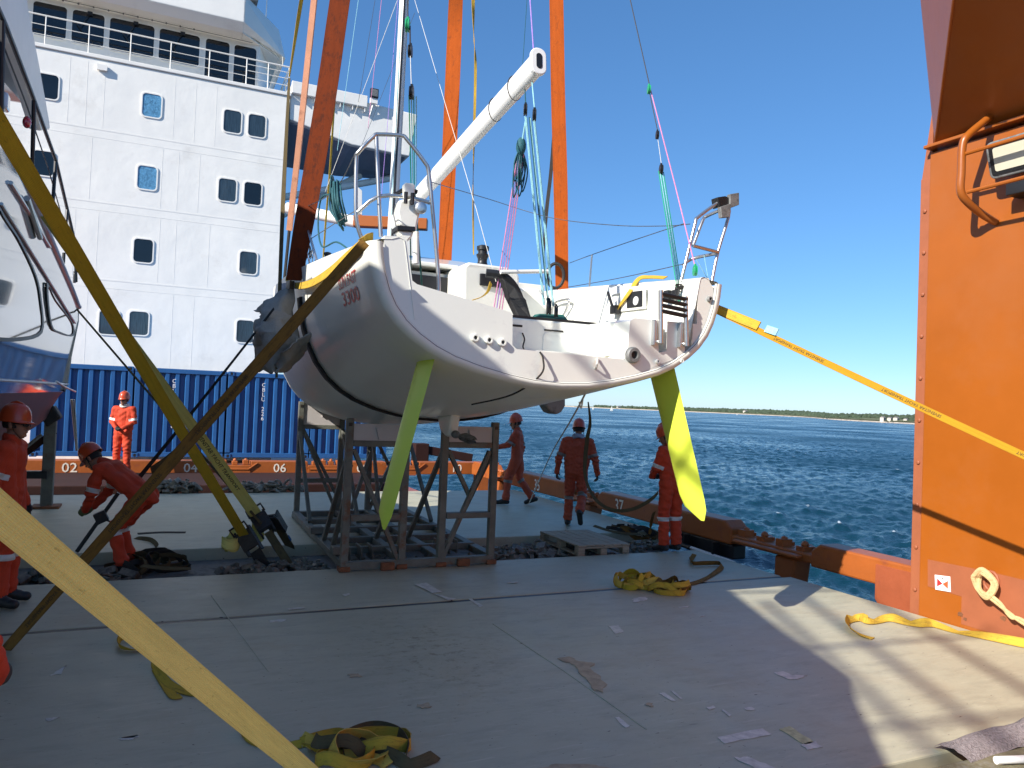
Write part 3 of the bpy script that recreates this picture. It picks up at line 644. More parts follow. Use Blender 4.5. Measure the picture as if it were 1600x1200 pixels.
MB().box(7.18, 7.52, WY-.2, WY-.05, 14.28, 14.66).build('lamp_body', BLACK, fl, bevel=.02)
MB().box(7.22, 7.48, WY-.205, WY-.2, 14.34, 14.62).build('lens', LAMPBODY, fl)
b_ = MB(); b_.box(7.2, 7.5, WY-.15, WY-.02, 14.06, 14.27); b_.beam((7.35,WY-.1,14.1),(7.25,WY+.05,13.6),.05,.05); b_.build('bracket', WHITE2, fl)
for k, (a, b) in enumerate((((4.05, WY+.8, 9.9), (8.9, WY+2.6, 11.9)), ((4.05, WY+1.6, 9.3), (7.6, WY+2.9, 11.9)))):
    MB().tube([a, b], 0.15, 10).build('wing_strut', WHITE2, sup, smooth=True)
MB().tube([(1.2, 33, 17.2), (1.2, 33, 24)], 0.03, 6).build('antenna', WHITE2, sup)
MB().tube([(3.2, 33, 17.2), (3.25, 33, 24)], 0.02, 6).build('antenna', WHITE2, sup)
g_ = MB(); g_.box(2.2, 2.75, 31.6, 32.1, 17.45, 17.9); g_.box(2.35, 2.6, 31.7, 31.95, 17.3, 17.45); g_.build('searchlight', LAMPBODY, sup, bevel=.03)

# ================================================================ CONTAINERS
def container(x0, label, code=None):
    y0 = 24.3; w = 2.435; z0 = 0.05; z1 = 2.63
    t = thing('shipping_container', label, 'shipping container', (x0+w/2, y0, z0), 'blue shipping containers in a row before the white ship house')
    x1 = x0+w
    for a in (x0, x1-.14): MB().box(a, a+.14, y0, y0+.14, z0+.16, z1-.14).build('corner_post', BLUE, t, bevel=.01)
    MB().box(x0+.14, x1-.14, y0+.01, y0+.13, z1-.14, z1-.02).build('top_rail', BLUE, t, bevel=.01)
    MB().box(x0+.14, x1-.14, y0+.01, y0+.13, z0+.02, z0+.16).build('bottom_rail', BLUE, t, bevel=.01)
    for a in (x0, x1-.17):
        for b in (z0, z1-.13): 
            c = MB().box(a, a+.17, y0-.012, y0+.16, b, b+.13).build('corner_casting', BLUE, t, bevel=.012)
            MB().extrude([(a+.085+p[0], y0-.014, b+.065+p[1]) for p in rrect(.07, .085, .03, 3)], (0,.003,0)).build('hole', BLACK, c)
    p = MB(); prof = []; xs = x0+.14; k = 0; per = 0.269
    while xs < x1-.14-.001:
        for dx, dy in ((0, .128), (.08, .128), (.115, .03), (.205, .03), (.24, .128)):
            q = min(xs+dx, x1-.14); prof.append((q, y0+dy))
        xs += per
    prof.append((x1-.14, y0+.128))
    for a, b in zip(prof[:-1], prof[1:]):
        if b[0]-a[0] < 1e-5: continue
        p.add([(a[0],a[1],z0+.16),(b[0],b[1],z0+.16),(b[0],b[1],z1-.14),(a[0],a[1],z1-.14)], [(0,1,2,3)])
    p.build('corrugated_wall', BLUE, t)
    MB().box(x0+.01, x1-.01, y0+.15, y0+6.05, z0+.03, z1-.005).build('body', BLUE, t)
    if code:
        rib = x0+.14+per*(3 if code[0] == 'C' else 6)+.165
        for i, ch in enumerate(code):
            if ch == ' ': continue
            lettering(ch, 0.17, (x0+1.02, y0+.04, z1-.42-.145*i), (1,0,0), (0,0,1), LETWHITE, t, center=True)
container(-3.17, 'blue corrugated container half hidden by the silver yacht hull')
container(-0.69, 'blue container with pale lettering next right from the yacht hull, behind the crossed straps', 'CBLU 22536')
container(1.80, 'blue container behind the left posts of the cradle, under the yacht sling', 'CBLU 226')
container(4.27, 'blue container at the open-sea end of the row, seen through the cradle')

BEAMP = M('orange_oxide_beam_paint', (0.335, 0.088, 0.016), 0.45, var=0.14, vs=2, bump=0.15, bs=20, dirt=(0.24, 0.06, 0.025), ds=5, dcut=0.58)
# ================================================================ NUMBERED CROSS BEAM
cb = thing('deck_beam', 'sunlit orange deck beam with white numbers lying in front of the blue containers', 'deck beam', (3, 19.6, 0))
def orng(m_, name='beam_section', mat=BEAMP): return m_.build(name, mat, cb, bevel=.012)
Yb = 19.5
secs = [(-4.2, 1.0, .36), (2.05, 3.4, .36), (4.3, 5.4, .36), (6.3, 8.6, .36)]
for a, b, h in secs:
    m_ = MB(); m_.box(a, b, Yb, Yb+.42, .04, h); orng(m_)
for a, b in ((1.0, 2.05), (3.4, 4.3), (5.4, 6.3)):
    m_ = MB(); m_.box(a+.002, b-.002, Yb-.02, Yb+.44, .04, .27); orng(m_, 'socket_block')
    for k in range(4):
        q = MB(); x = a+.12+k*(b-a-.3)/3; q.box(x, x+.13, Yb+.03, Yb+.22, .272, .36+.03*(k % 2)); q.ball((x+.07, Yb+.12, .38), .05, 6, 4); orng(q, 'twist_lock')
    q = MB(); q.extrude([(a-.15, Yb-.035, .34), (a+.05, Yb-.035, .2), (b-.05, Yb-.035, .2), (b+.15, Yb-.035, .34), (b+.15, Yb-.035, .30), (b-.05, Yb-.035, .15), (a+.05, Yb-.035, .15), (a-.15, Yb-.035, .30)], (0,.03,0)); orng(q, 'edge_flange')
m_ = MB(); m_.box(-4.2, 6.2, Yb-.06, Yb+.5, .045-.03, .039); orng(m_, 'lower_flange', PRIMER)
m_ = MB()
for k in range(34): m_.box(-4+k*.3, -3.94+k*.3, Yb+.0, Yb+.3, -.5, .014)
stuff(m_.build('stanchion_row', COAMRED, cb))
for x, s in ((-1.92, '02'), (0.55, '04'), (2.57, '06'), (4.62, '08'), (7.18, '10')):
    lettering(s, .30, (x, Yb-.006, .10), (1,0,0), (0,0,1), LETTER, cb, stretch=1.05)
for x in (5.55, 8.0):
    m_ = MB(); m_.box(x, x+.32, Yb+.05, Yb+.4, -.7, .012); orng(m_, 'post')
m_ = MB(); m_.box(3.3, 5.2, 19.0, 19.3, -.5, .05); m_.build('hatch_wedge', BLACK, cb)
ds = thing('hatch_stopper', 'dark brown slanting steel arm with a square end above the orange beam', 'steel arm', (7.5, 21, .5))
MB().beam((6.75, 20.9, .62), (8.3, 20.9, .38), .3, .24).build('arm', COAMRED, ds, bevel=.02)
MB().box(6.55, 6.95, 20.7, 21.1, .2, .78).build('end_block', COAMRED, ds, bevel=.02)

# ================================================================ SIDE RAIL BEAM
rb = thing('side_beam', 'long red-brown steel beam along the open ship side with socket blocks', 'side beam', (7.85, 12, .1))
X0, X1 = 7.70, 8.04
def rbb(m_, name='beam_section', mat=BEAMP, bev=.025): return m_.build(name, mat, rb, bevel=bev)
def wedge_sec(y0, y1, zt=.37, zb=.06):
    m_ = MB(); m_.extrude([(X0, y0, zb), (X0, y1, zb), (X0, y1, zt-.10), (X0, y1-.14, zt), (X0, y0+.14, zt), (X0, y0, zt-.10)], (X1-X0, 0, 0)); return m_
rbb(wedge_sec(5.75, 7.42))
rbb(wedge_sec(8.95, 12.75, .40)); rbb(wedge_sec(13.75, 17.2, .42)); rbb(wedge_sec(17.95, 19.3, .42))
def socket(y0, y1):
    m_ = MB(); m_.box(X0+.02, X1+.06, y0-.1, y1+.1, .09, .21); rbb(m_, 'socket_block')
    m_ = MB(); m_.box(X0-.10, X0+.018, y0+.1, y1-.12, .13, .18); rbb(m_, 'edge_flange')
    for k in range(4):
        y = y0+.15+k*(y1-y0-.35)/3
        q = MB(); q.box(X0+.07, X0+.24, y, y+.14, .211, .27+.035*(k % 2)); q.ball((X0+.16, y+.07, .29), .055, 6, 4); q.beam((X0+.25,y,.24),(X1-.01,y+.16,.25),.05,.05); rbb(q, 'twist_lock', bev=0)
    m_ = MB(); m_.extrude([(X0+.02, y0+.25, .088), (X0+.02, y0+.62, .088), (X0-.06, y0+.55, -.45), (X0-.06, y0+.25, -.45)], (.3, 0, 0)); rbb(m_, 'foot')
socket(7.45, 8.92); socket(12.78, 13.72); socket(17.22, 17.92)
m_ = MB(); m_.extrude([(X0-.012, 5.78, .30), (X0-.012, 6.42, .30), (X0-.012, 6.42, -.10), (X0-.012, 6.34, -.2), (X0-.012, 5.83, -.2), (X0-.012, 5.78, -.15)], (.03, 0, 0)); rbb(m_, 'end_bracket', REDBEAM, .004)
m_ = MB(); m_.extrude([(X0-.016, 5.86+.016*math.cos(a), -.12+.016*math.sin(a)) for a in [i*math.pi/4 for i in range(8)]], (.003,0,0)); rbb(m_, 'bolt_hole', BLACK, 0)
m_ = MB(); m_.box(X0+.04, X1-.05, 8.93, 10.4, -.16, .055); rbb(m_, 'under_box', BLACK)
for y, s in ((11.99, '37'), (15.35, '35')):
    lettering(s, .34, (X0-.006, y+.12, .10), (0,-1,0), (0,0,1), LETTER, rb, stretch=.85)
tube_l = thing('tube_light', 'slim white tube lamp slung under the red-brown side beam', 'tube lamp', (7.6, 9.5, -.12))
MB().tube([(7.62, 8.75, -.16), (7.62, 9.75, -.13)], .028, 8).build('tube', WHITE2, tube_l, smooth=True)
MB().tube([(7.62, 9.76, -.13), (7.62, 10.05, -.12)], .04, 8).build('end_cap', BLACK, tube_l)
MB().box(7.6, 7.72, 9.2, 9.24, -.16, .05).build('hanger', BLACK, tube_l); MB().box(7.6, 7.72, 9.9, 9.94, -.14, .05).build('hanger', BLACK, tube_l)

# ================================================================ ORANGE TOWER
tw = thing('crane_tower', 'huge orange steel crane tower standing at the deck edge', 'crane tower', (7.2, 5, 0))
MB().box(7.2, 10.5, -4, 5.48, -2.2, 4.80).build('tower_wall', ORANGE, tw, bevel=.01)
MB().box(7.225, 7.33, 5.482, 5.60, -2.2, 4.55).build('edge_flange', PRIMER, tw, bevel=.004)
MB().extrude([(7.24, 5.482, 4.552), (7.24, 5.60, 4.552), (7.24, 5.50, 5.25), (7.24, 5.482, 5.25)], (.08, 0, 0)).build('flange_tip', PRIMER, tw)
for z in np.arange(-.2, 4.6, .44):
    m_ = MB(); m_.lathe([(.021, 0), (.021, .012), (.012, .018), (1e-6, .018)], 8, Matrix.Translation((7.224, 5.54, z)) @ Matrix.Rotation(R(-90), 4, 'Y')); m_.build('bolt', PRIMER, tw, smooth=True)
MB().extrude([(7.115, -4, 4.83), (7.115, 5.50, 4.83), (7.6, 5.50, 4.83), (7.6, -4, 4.83)], (0,0,.035)).build('ledge', ORANGE, tw, bevel=.008)
A_ = V(7.215, 5.44, 4.866); R_ = V(6,4.384,5.601); S_ = V(6.72,5.27,6.215)
R2 = A_+(R_-A_)*1.25; S2 = A_+(S_-A_)*1.3
fl_ = MB()
fl_.add([A_, R2, (R2.x, -4, R2.z), (7.215, -4, 4.866), S2, (10.3, S2.y, S2.z), (10.3, 5.44, 4.866), (10.3, -4, 4.866), (10.3, -4, R2.z)],
        [(0,1,2,3), (0,4,1), (0,6,5,4), (1,4,5,8,2), (3,2,8,7), (6,7,8,5)]); fl_.build('flared_head', ORANGE, tw)
MB().tube([A_, R2], .012, 6).build('weld_bead', ORANGE, tw)
# bare primer patch, low on the wall
def wall_poly(pts, d, mat, name, parent=tw): return MB().extrude([(7.2-d-.002, p[1], p[2]) for p in pts], (.002, 0, 0)).build(name, mat, parent)
wall_poly([(7.2,5.385,0.584), (7.2,5.106,0.589), (7.2,4.751,0.596), (7.2,4.425,0.59), (0,3.0,.62), (0,3.0,.02), (7.2,5.011,0.031), (7.2,5.012,0.297), (7.2,5.377,0.312)], .002, PRIMER, 'primer_patch')
for (y, z, s) in ((5.02, .12, .03), (4.97, .09, .022), (4.6, .2, .03), (4.75, .35, .02)):
    wall_poly([(0, y+s*math.cos(a)*random.uniform(.6,1.3), z+s*.8*math.sin(a)*random.uniform(.6,1.3)) for a in [i*math.pi/5 for i in range(10)]], .005, RUST, 'rust_spot')
# guard rail round the floodlight
gd = thing('lamp_guard', 'bent orange pipe guard welded on the tower around the floodlight', 'pipe guard', (7.2, 4.8, 4.3))
gp = spline([(7.19,4.802,4.987), (6.98,4.772,4.85), (6.8,4.79,4.7), (6.76,4.81,4.601), (6.76,4.816,4.347), (6.77,4.825,4.18), (6.85,4.815,4.086), (7.05,4.797,3.988), (7.19,4.758,3.926)], 5)
MB().tube(gp, .036, 10).build('guard_loop', ORANGE, gd, smooth=True)
g2 = V(6.77,4.802,4.521); g3 = V(6.8,4.776,4.161)
MB().tube([g2, (6.77, 2.4, g2.z+.02)], .019, 8).build('guard_bar', ORANGE, gd, smooth=True)
MB().tube([g3, (6.80, 2.4, g3.z+.03)], .019, 8).build('guard_bar', ORANGE, gd, smooth=True)
MB().tube([(g.x, g.y-2.4, g.z) for g in gp], .036, 10).build('guard_loop', ORANGE, gd, smooth=True)
lt = thing('floodlight', 'rectangular floodlight with pale lens behind the orange pipe guard', 'floodlight', (7.0, 4.2, 4.5))
lc = V(6.93, 4.28, 4.44); ln = V(-1, 0, -.28).normalized(); lx = V(0, 1, 0); ly = ln.cross(lx).normalized()
if ly.z < 0: ly = -ly
def LP(a, b, c): return lc+lx*a+ly*b+ln*c
m_ = MB(); m_.extrude([LP(a, b, 0) for a, b in rrect(.80, .34, .05, 3)], -ln*.10); m_.build('housing', LAMPBODY, lt, bevel=.012)
m_ = MB(); m_.extrude([LP(a, b, .003) for a, b in rrect(.74, .28, .03, 3)], ln*.006); m_.build('gasket', BLACK, lt)
m_ = MB(); m_.extrude([LP(a, b, .0105) for a, b in rrect(.66, .215, .02, 3)], ln*.004); m_.build('lens', LAMPGLASS, lt)
m_ = MB(); m_.box(7.0, 7.2, 4.0, 4.55, 4.10, 4.22); m_.beam((7.02, 4.3, 4.2), (7.12, 4.3, 4.05), .12, .14); m_.build('mount', BLACK, lt, bevel=.01)
m_ = MB(); m_.tube(spline([LP(.1, -.17, -.05), LP(.12, -.24, -.06), LP(-.05, -.25, -.02), (7.15, 4.2, 4.16)], 5), .008, 6); m_.build('cable', BLACK, lt)
# hourglass sign
sg = thing('safety_sign', 'small square white sign with a red hourglass mark low on the tower', 'sign', (7.2, 5.2, .4))
sp = [V(7.195,5.299,0.447), V(7.195,5.133,0.464), V(7.195,5.122,0.315), V(7.195,5.288,0.301)]
MB().extrude([(7.19, p.y, p.z) for p in sp], (.004, 0, 0)).build('plate', SIGNWHITE, sg)
cy_, cz_ = sum(p.y for p in sp)/4, sum(p.z for p in sp)/4
def tri(s, mat): MB().extrude([(7.187, cy_, cz_-.006), (7.187, cy_-s*.058, cz_+.036), (7.187, cy_-s*.058, cz_-.044)], (.002, 0, 0)).build('mark', mat, sg)
tri(-1, SIGNRED); tri(1, SIGNORANGE)
m_ = MB(); m_.box(7.187, 7.189, cy_-.008, cy_+.008, cz_+.042, cz_+.05); m_.build('mark', INK, sg)
# mooring rope knotted through a pad eye
rp = thing('mooring_rope', 'thick tan rope knotted through a ring on the primed tower foot', 'rope', (7.1, 4.8, .45))
pc = V(7.14,4.721,0.492)
MB().tube([pc+V(.05, .07*math.cos(a), .09*math.sin(a)+.02) for a in np.linspace(0, 2*math.pi, 14)[:-1]], .016, 8, closed=True).build('pad_eye', PRIMER, rp, smooth=True)
k_ = MB()
for off, s in ((0, 1), (.02, .8), (-.03, 1.1)):
    k_.tube(spline([pc+V(-.02+off, .10*s, .04), pc+V(-.05, .02, .12*s), pc+V(-.03, -.09*s, .02), pc+V(-.06, -.04, -.11*s), pc+V(-.03, .07*s, -.06), pc+V(-.02+off, .10*s, .04)], 6), .022, 8)
k_.build('knot', ROPETAN, rp, smooth=True)
a0 = pc+V(-.05, -.03, -.1)
for o_ in (0, .025):
    MB().tube(spline([a0+V(0,0,o_), V(7.1,4.576,0.328)+V(0,0,o_), V(7.1,4.47,0.274)+V(0,0,-o_), V(7.1,4.344,0.217)+V(0,0,o_), (6.9, 3.6, .05), (6.5, 3.0, .05)], 8), .017, 8).build('strand', ROPETAN, rp, smooth=True)
# near edge odds and ends at the lower right
nt = MB()
gx, gy = 26, 10
for i in range(gx):
    for j in range(gy):
        u, v = i/(gx-1), j/(gy-1); x = 4.38+u*2.4; y = 2.97+v*.24+.02*math.sin(u*9)+u*.05
        z = .022+ (.05+.10*max(0, math.sin(u*math.pi*.9+.3)))*math.sin(v*math.pi)**.7*(1 if u > .35 else .45) + random.uniform(-.008, .008)
        nt.v.append((x, y, z))
for i in range(gx-1):
    for j in range(gy-1): a = i*gy+j; nt.f.append([a, a+gy, a+gy+1, a+1]); nt.mi.append(0)
tag(nt.build('folded_netting', NETTING, smooth='all'), 'folded grey mesh netting lying along the near deck edge', 'netting')
pp = MB(); pp.tube([(4.379,2.823,0.1), (5.4, 2.55, .10)], .022, 10); tag(pp.build('white_pipe', WHITE2, smooth=True), 'short white pipe lying below the folded netting', 'pipe')
st_ = MB(); st_.extrude([(3.3, 2.78, .022), (7, 2.92, .022), (7, 2.7, .022), (3.3, 2.5, .022)], (0,0,.05)); tag(st_.build('angle_bar', MOSSY, bevel=.01), 'mossy grey steel ledge along the near edge under the netting', 'steel ledge')

# ================================================================ LIFTED SAILING YACHT
CX, TY = 3.05, 5.75
ya = thing('sailing_yacht', 'white racing yacht with lime rudders hanging in orange slings over a steel cradle', 'sailing yacht', (CX, 9.5, 2.4))
def lerp_tab(tab, y):
    for (a, b), (c, d) in zip(tab[:-1], tab[1:]):
        if y <= c:
            t = max(0, min(1, (y-a)/(c-a))); return b+(d-b)*t
    return tab[-1][1]
def smooth_tab(tab):
    P = spline([(a, b, 0) for a, b in tab], 12); return [(p.x, p.y) for p in P]
HW = smooth_tab([(0,1.685),(2,1.70),(4,1.70),(6,1.61),(7.5,1.40),(8.7,1.06),(9.5,.66),(9.85,.36),(10,.05)])
ZB = smooth_tab([(0,2.13),(1.5,1.93),(3.25,1.76),(5.25,1.62),(7,1.64),(8.5,1.85),(9.5,2.2),(10,2.75)])
ZS = smooth_tab([(0,3.19),(2,3.35),(4,3.48),(7,3.62),(10,3.8)])
STERN = [(0,0),(.16,.012),(.3,.045),(.46,.10),(.6,.165),(.70,.235),(.79,.325),(.86,.42),(.915,.53),(.95,.64),(.975,.76),(.992,.88),(1,1)]
MID = [(0,0),(.16,.005),(.3,.022),(.46,.06),(.6,.115),(.70,.175),(.79,.255),(.865,.36),(.92,.48),(.955,.60),(.978,.73),(.992,.86),(1,1)]
def hull_pt(y, t, side, off=0.0):
    """t 0..12 along the section from the keel line to the sheer"""
    w = lerp_tab(HW, y); zb = lerp_tab(ZB, y); zs = lerp_tab(ZS, y); m = min(1, y/4.0)
    i = min(11, int(t)); f = t-i
    def s(k): return (STERN[k][0]*(1-m)+MID[k][0]*m, STERN[k][1]*(1-m)+MID[k][1]*m)
    a, b = s(i), s(i+1); x, z = a[0]+(b[0]-a[0])*f, a[1]+(b[1]-a[1])*f
    dx, dz = (b[0]-a[0])*w, (b[1]-a[1])*(zs-zb); L = math.hypot(dx, dz) or 1
    return V(CX+side*(x*w+off*dz/L), TY+y, zb+z*(zs-zb)-off*dx/L)
def hull_at_z(y, z, side, off=0.0):
    lo, hi = 0.0, 12.0
    for _ in range(24):
        mid = (lo+hi)/2
        if hull_pt(y, mid, side).z < z: lo = mid
        else: hi = mid
    return hull_pt(y, lo, side, off)
def section(y, scale=1.0, yy=None, sub=3):
    pts = []
    for s in (-1, 1):
        ts = np.linspace(12, 0, 12*sub+1) if s < 0 else np.linspace(0, 12, 12*sub+1)[1:]
        for t in ts: pts.append(hull_pt(y, t, s))
    zs = lerp_tab(ZS, y)
    return [V(CX+(p.x-CX)*scale, TY+(y if yy is None else yy), zs-(zs-p.z)*scale) for p in pts]
hm = MB(); ys = list(np.linspace(0, 8, 33))+list(np.linspace(8.2, 10, 15)); rows = [section(0, .936, -.052), section(0, .945, -.064), section(0, .952, -.07), section(0, .975, -.062), section(0, .992, -.035)]+[section(y) for y in ys]
nn = len(rows[0])
for r_ in rows: hm.v += [tuple(p) for p in r_]
for i in range(len(rows)-1):
    for k in range(nn-1): hm.f.append([i*nn+k, i*nn+k+1, (i+1)*nn+k+1, (i+1)*nn+k]); hm.mi.append(0)
hm.build('hull', GELHULL, ya, smooth='all')
# dark groove where the hull shell meets the transom moulding
MB().tube(section(0, 0.944, -.064), .0035, 6).build('rim_seam', GREYSEAM, ya, smooth=True)
# transom moulding: one plate with the open stern cut out
sec = section(0, .945, 0); T0 = -.045
bot = [(p.x, p.z) for p in sec if p.z < 3.10]
xl, xr = 1.66, 4.44
top = [(bot[-1][0]-.015, 3.15), (bot[-1][0]-.06, 3.20), (4.56, 3.235), (xr+.04, 3.235), (xr, 3.19), (xr, 2.80), (4.395, 2.80), (4.395, 2.52), (4.32, 2.50), (4.30, 2.80), (4.115, 2.80), (4.115, 2.53), (4.03, 2.51), (4.01, 2.80),
       (3.76, 2.80), (3.715, 2.77), (3.70, 2.47), (3.66, 2.43), (2.63, 2.45), (2.59, 2.48), (2.58, 2.735), (2.55, 2.75), (1.76, 2.895), (1.72, 2.92), (1.665, 3.22), (1.64, 3.25), (1.49, 3.24), (bot[0][0]+.012, 3.17)]
MB().extrude([(x, TY+T0, z) for x, z in bot+top], (0, .30, 0)).build('transom', GEL, ya)
MB().box(3.95, 4.40, TY+.12, TY+.25, 2.50, 2.79).build('ladder_recess', GEL, ya)
# stern platform, cockpit sole and the wall carrying the mainsheet track
MB().box(2.50, 3.78, TY+.2, TY+.72, 2.40, 2.44).build('swim_step', GEL, ya, bevel=.01)
MB().extrude([(2.45, TY+.70, 2.3), (3.9, TY+.70, 2.3), (3.9, TY+.70, 2.80), (2.45, TY+.70, 2.80)], (0, .14, 0)).build('traveller_beam', GEL, ya, bevel=.02, seg=3)
MB().box(1.80, 2.6, TY+.25, TY+.84, 2.56, 2.70).build('aft_seat', GEL, ya, bevel=.02)
MB().box(3.66, 4.30, TY+.22, TY+.95, 2.47, 2.785).build('aft_seat', GEL, ya, bevel=.02)
MB().box(1.95, 4.15, TY+.3, TY+3.4, 2.44, 2.48).build('cockpit_floor', GEL, ya)
MB().box(2.60, 3.90, TY+.72, TY+.80, 2.803, 2.825).build('traveller_track', BLACK, ya)
q = MB(); q.box(2.88, 3.02, TY+.695, TY+.70, 2.715, 2.735); q.box(3.25, 3.45, TY+.695, TY+.70, 2.70, 2.715); q.build('decal', INK, ya)
MB().extrude([(3.42+p[0], TY+.698, 2.56+p[1]) for p in rrect(.36, .26, .05)], (0, -.004, 0)).build('locker_lid', GEL, ya, bevel=.003)
# side decks, coaming tops and inner walls
def deck_strip(side):
    m_ = MB(); ys_ = np.linspace(-.05, 3.35, 12); rows = []
    for y in ys_:
        w = lerp_tab(HW, max(0, y))*(0.965 if y < 0 else 1); zs = lerp_tab(ZS, max(0, y)); inn = 1.40-.02*y
        rows.append([(CX+side*w, TY+y, zs), (CX+side*(w-.03), TY+y, zs+.02), (CX+side*(w-.12), TY+y, zs+.03), (CX+side*(inn+.05), TY+y, zs+.05), (CX+side*(inn+.01), TY+y, zs+.035), (CX+side*inn, TY+y, zs), (CX+side*(inn-.10), TY+y, 2.62)])
    n = len(rows[0])
    for r_ in rows: m_.v += r_
    for i in range(len(rows)-1):
        for k in range(n-1):
            f = [i*n+k, i*n+k+1, (i+1)*n+k+1, (i+1)*n+k]; m_.f.append(f if side < 0 else f[::-1]); m_.mi.append(0)
    return m_.build('side_coaming', GEL, ya, smooth=True)
deck_strip(-1); deck_strip(1)
fd = MB(); ys_ = np.concatenate([np.linspace(3.3, 8, 14), np.linspace(8.2, 10, 12)]); rows = []
for y in ys_:
    w = lerp_tab(HW, y); zs = lerp_tab(ZS, y); rows.append([(CX+w*u, TY+y, zs+.10*(1-u*u)) for u in np.linspace(-1, 1, 13)])
for r_ in rows: fd.v += r_
for i in range(len(rows)-1):
    for k in range(12): fd.f.append([i*13+k, i*13+k+1, (i+1)*13+k+1, (i+1)*13+k]); fd.mi.append(0)
fd.build('foredeck', GEL, ya, smooth='all')
# coachroof with its open companionway
cr = MB(); st = [(3.05, .98, 3.62, 0), (3.6, 1.05, 3.80, 0), (5.0, 1.02, 3.92, 0), (6.4, .85, 3.88, 0), (7.4, .55, 3.75, 0), (7.9, .3, 3.66, 0)]
rows = []
for y, w, zt, _ in st:
    zs = lerp_tab(ZS, y)-.02; rows.append([(CX-w-.06, TY+y, zs), (CX-w, TY+y, zt-.14), (CX-w+.12, TY+y, zt-.03), (CX-w*.4, TY+y, zt+.02), (CX+w*.4, TY+y, zt+.02), (CX+w-.12, TY+y, zt-.03), (CX+w, TY+y, zt-.14), (CX+w+.06, TY+y, zs)])
for r_ in rows: cr.v += r_
for i in range(len(rows)-1):
    for k in range(7): cr.f.append([i*8+k, i*8+k+1, (i+1)*8+k+1, (i+1)*8+k]); cr.mi.append(0)
cr.build('coachroof', GEL, ya, smooth=True)
BYY = TY+3.05
MB().box(1.65, 4.45, BYY+.06, BYY+.16, 2.36, 3.55).build('cabin_bulkhead', GEL, ya, bevel=.01)
MB().box(2.36, 3.16, BYY-.0, BYY+.058, 2.5, 3.50).build('companionway', BLACK, ya, bevel=.01)
MB().box(2.42, 3.12, BYY-.02, BYY-.003, 2.52, 2.95).build('washboard', BLACK, ya)
MB().box(2.30, 3.22, BYY-.05, BYY+.4, 3.60, 3.655).build('sliding_hatch', GEL, ya, bevel=.015)
# raised winch pods of the coachroof each side of the hatch
def pod(x0, x1, y0, y1, z1, name='winch_pod'):
    MB().extrude([(x0, y0, 2.7), (x1, y0+.1, 2.7), (x1-.02, y0+.13, z1-.07), (x1-.2, y0+.10, z1), (x0+.05, y0+.06, z1), (x0+.0, y0+.04, z1-.05)], (0, y1-y0, 0)).build(name, GEL, ya, bevel=.035, seg=3)
pod(3.10, 3.86, BYY-.60, BYY+.5, 3.62)
MB().box(3.30, 3.60, BYY-.56, BYY-.44, 3.36, 3.50).build('rope_locker_opening', BLACK, ya, bevel=.01)
MB().extrude([(3.86,BYY-.2,2.7),(4.36,BYY-.2,2.7),(4.38,BYY-.2,3.30),(4.25,BYY-.2,3.46),(3.95,BYY-.2,3.44),(3.86,BYY-.2,3.3)], (0,.6,0)).build('winch_pod', GEL, ya, bevel=.04, seg=3)
def winch(x, y, z, s=1.0, name='winch'):
    t = MB(); t.lathe([(.075*s,0),(.078*s,.02*s),(.06*s,.035*s),(.05*s,.07*s),(.052*s,.10*s),(.068*s,.135*s),(.068*s,.15*s),(.05*s,.155*s),(.05*s,.19*s),(.066*s,.195*s),(.066*s,.235*s),(.03*s,.25*s),(1e-6,.25*s)], 16, Matrix.Translation((x, y, z)))
    return t.build(name, BLACK, ya, smooth=True)
winch(3.44, BYY-.25, 3.615, 1.12)
winch(1.56, TY+2.6, 3.40, .62)
# rope bag, tiller, extension and foot brace
MB().tube(spline([(2.86,7.0,3.28),(3.02,6.95,3.26),(3.14,6.93,3.16),(3.22,6.92,3.0),(3.26,6.9,2.84)], 5), .045, 8).build('tiller', BLACK, ya, smooth=True)
MB().tube([(2.972,6.9,3.289), (3.492,6.9,3.352)], .021, 10).build('tiller_extension', ALU, ya, smooth=True)
hc = V(3.581,6.9,3.316)
MB().tube([hc+V(.085*math.cos(a)*.91, -.085*math.cos(a)*.41, .125*math.sin(a)) for a in np.linspace(0, 2*math.pi, 22)[:-1]], .017, 8, closed=True).build('tiller_grip', RUBBER, ya, smooth=True)
MB().extrude([(3.10, 6.7, 2.826), (3.24, 6.7, 2.826), (3.19, 6.74, 3.02), (3.08, 6.78, 3.14), (2.95, 6.8, 3.22), (3.02, 6.78, 3.05)], (.0, .10, 0)).build('sail_bag', RUBBER, ya, bevel=.015)
MB().extrude([(3.22, 6.62, 2.826), (3.62, 6.62, 2.826), (3.56, 6.66, 2.90), (3.30, 6.66, 2.885)], (0,.12,0)).build('folded_cloth', GREENTARP, ya, bevel=.01)
br = spline([(4.32,8.386,3.113),(4.32,8.329,3.241),(4.32,8.181,3.265),(4.32,7.972,3.258),(4.32,7.953,3.211),(4.32,8.084,3.071)], 4)
MB().tube(br, .017, 8).build('grab_rail', STEEL, ya, smooth=True)
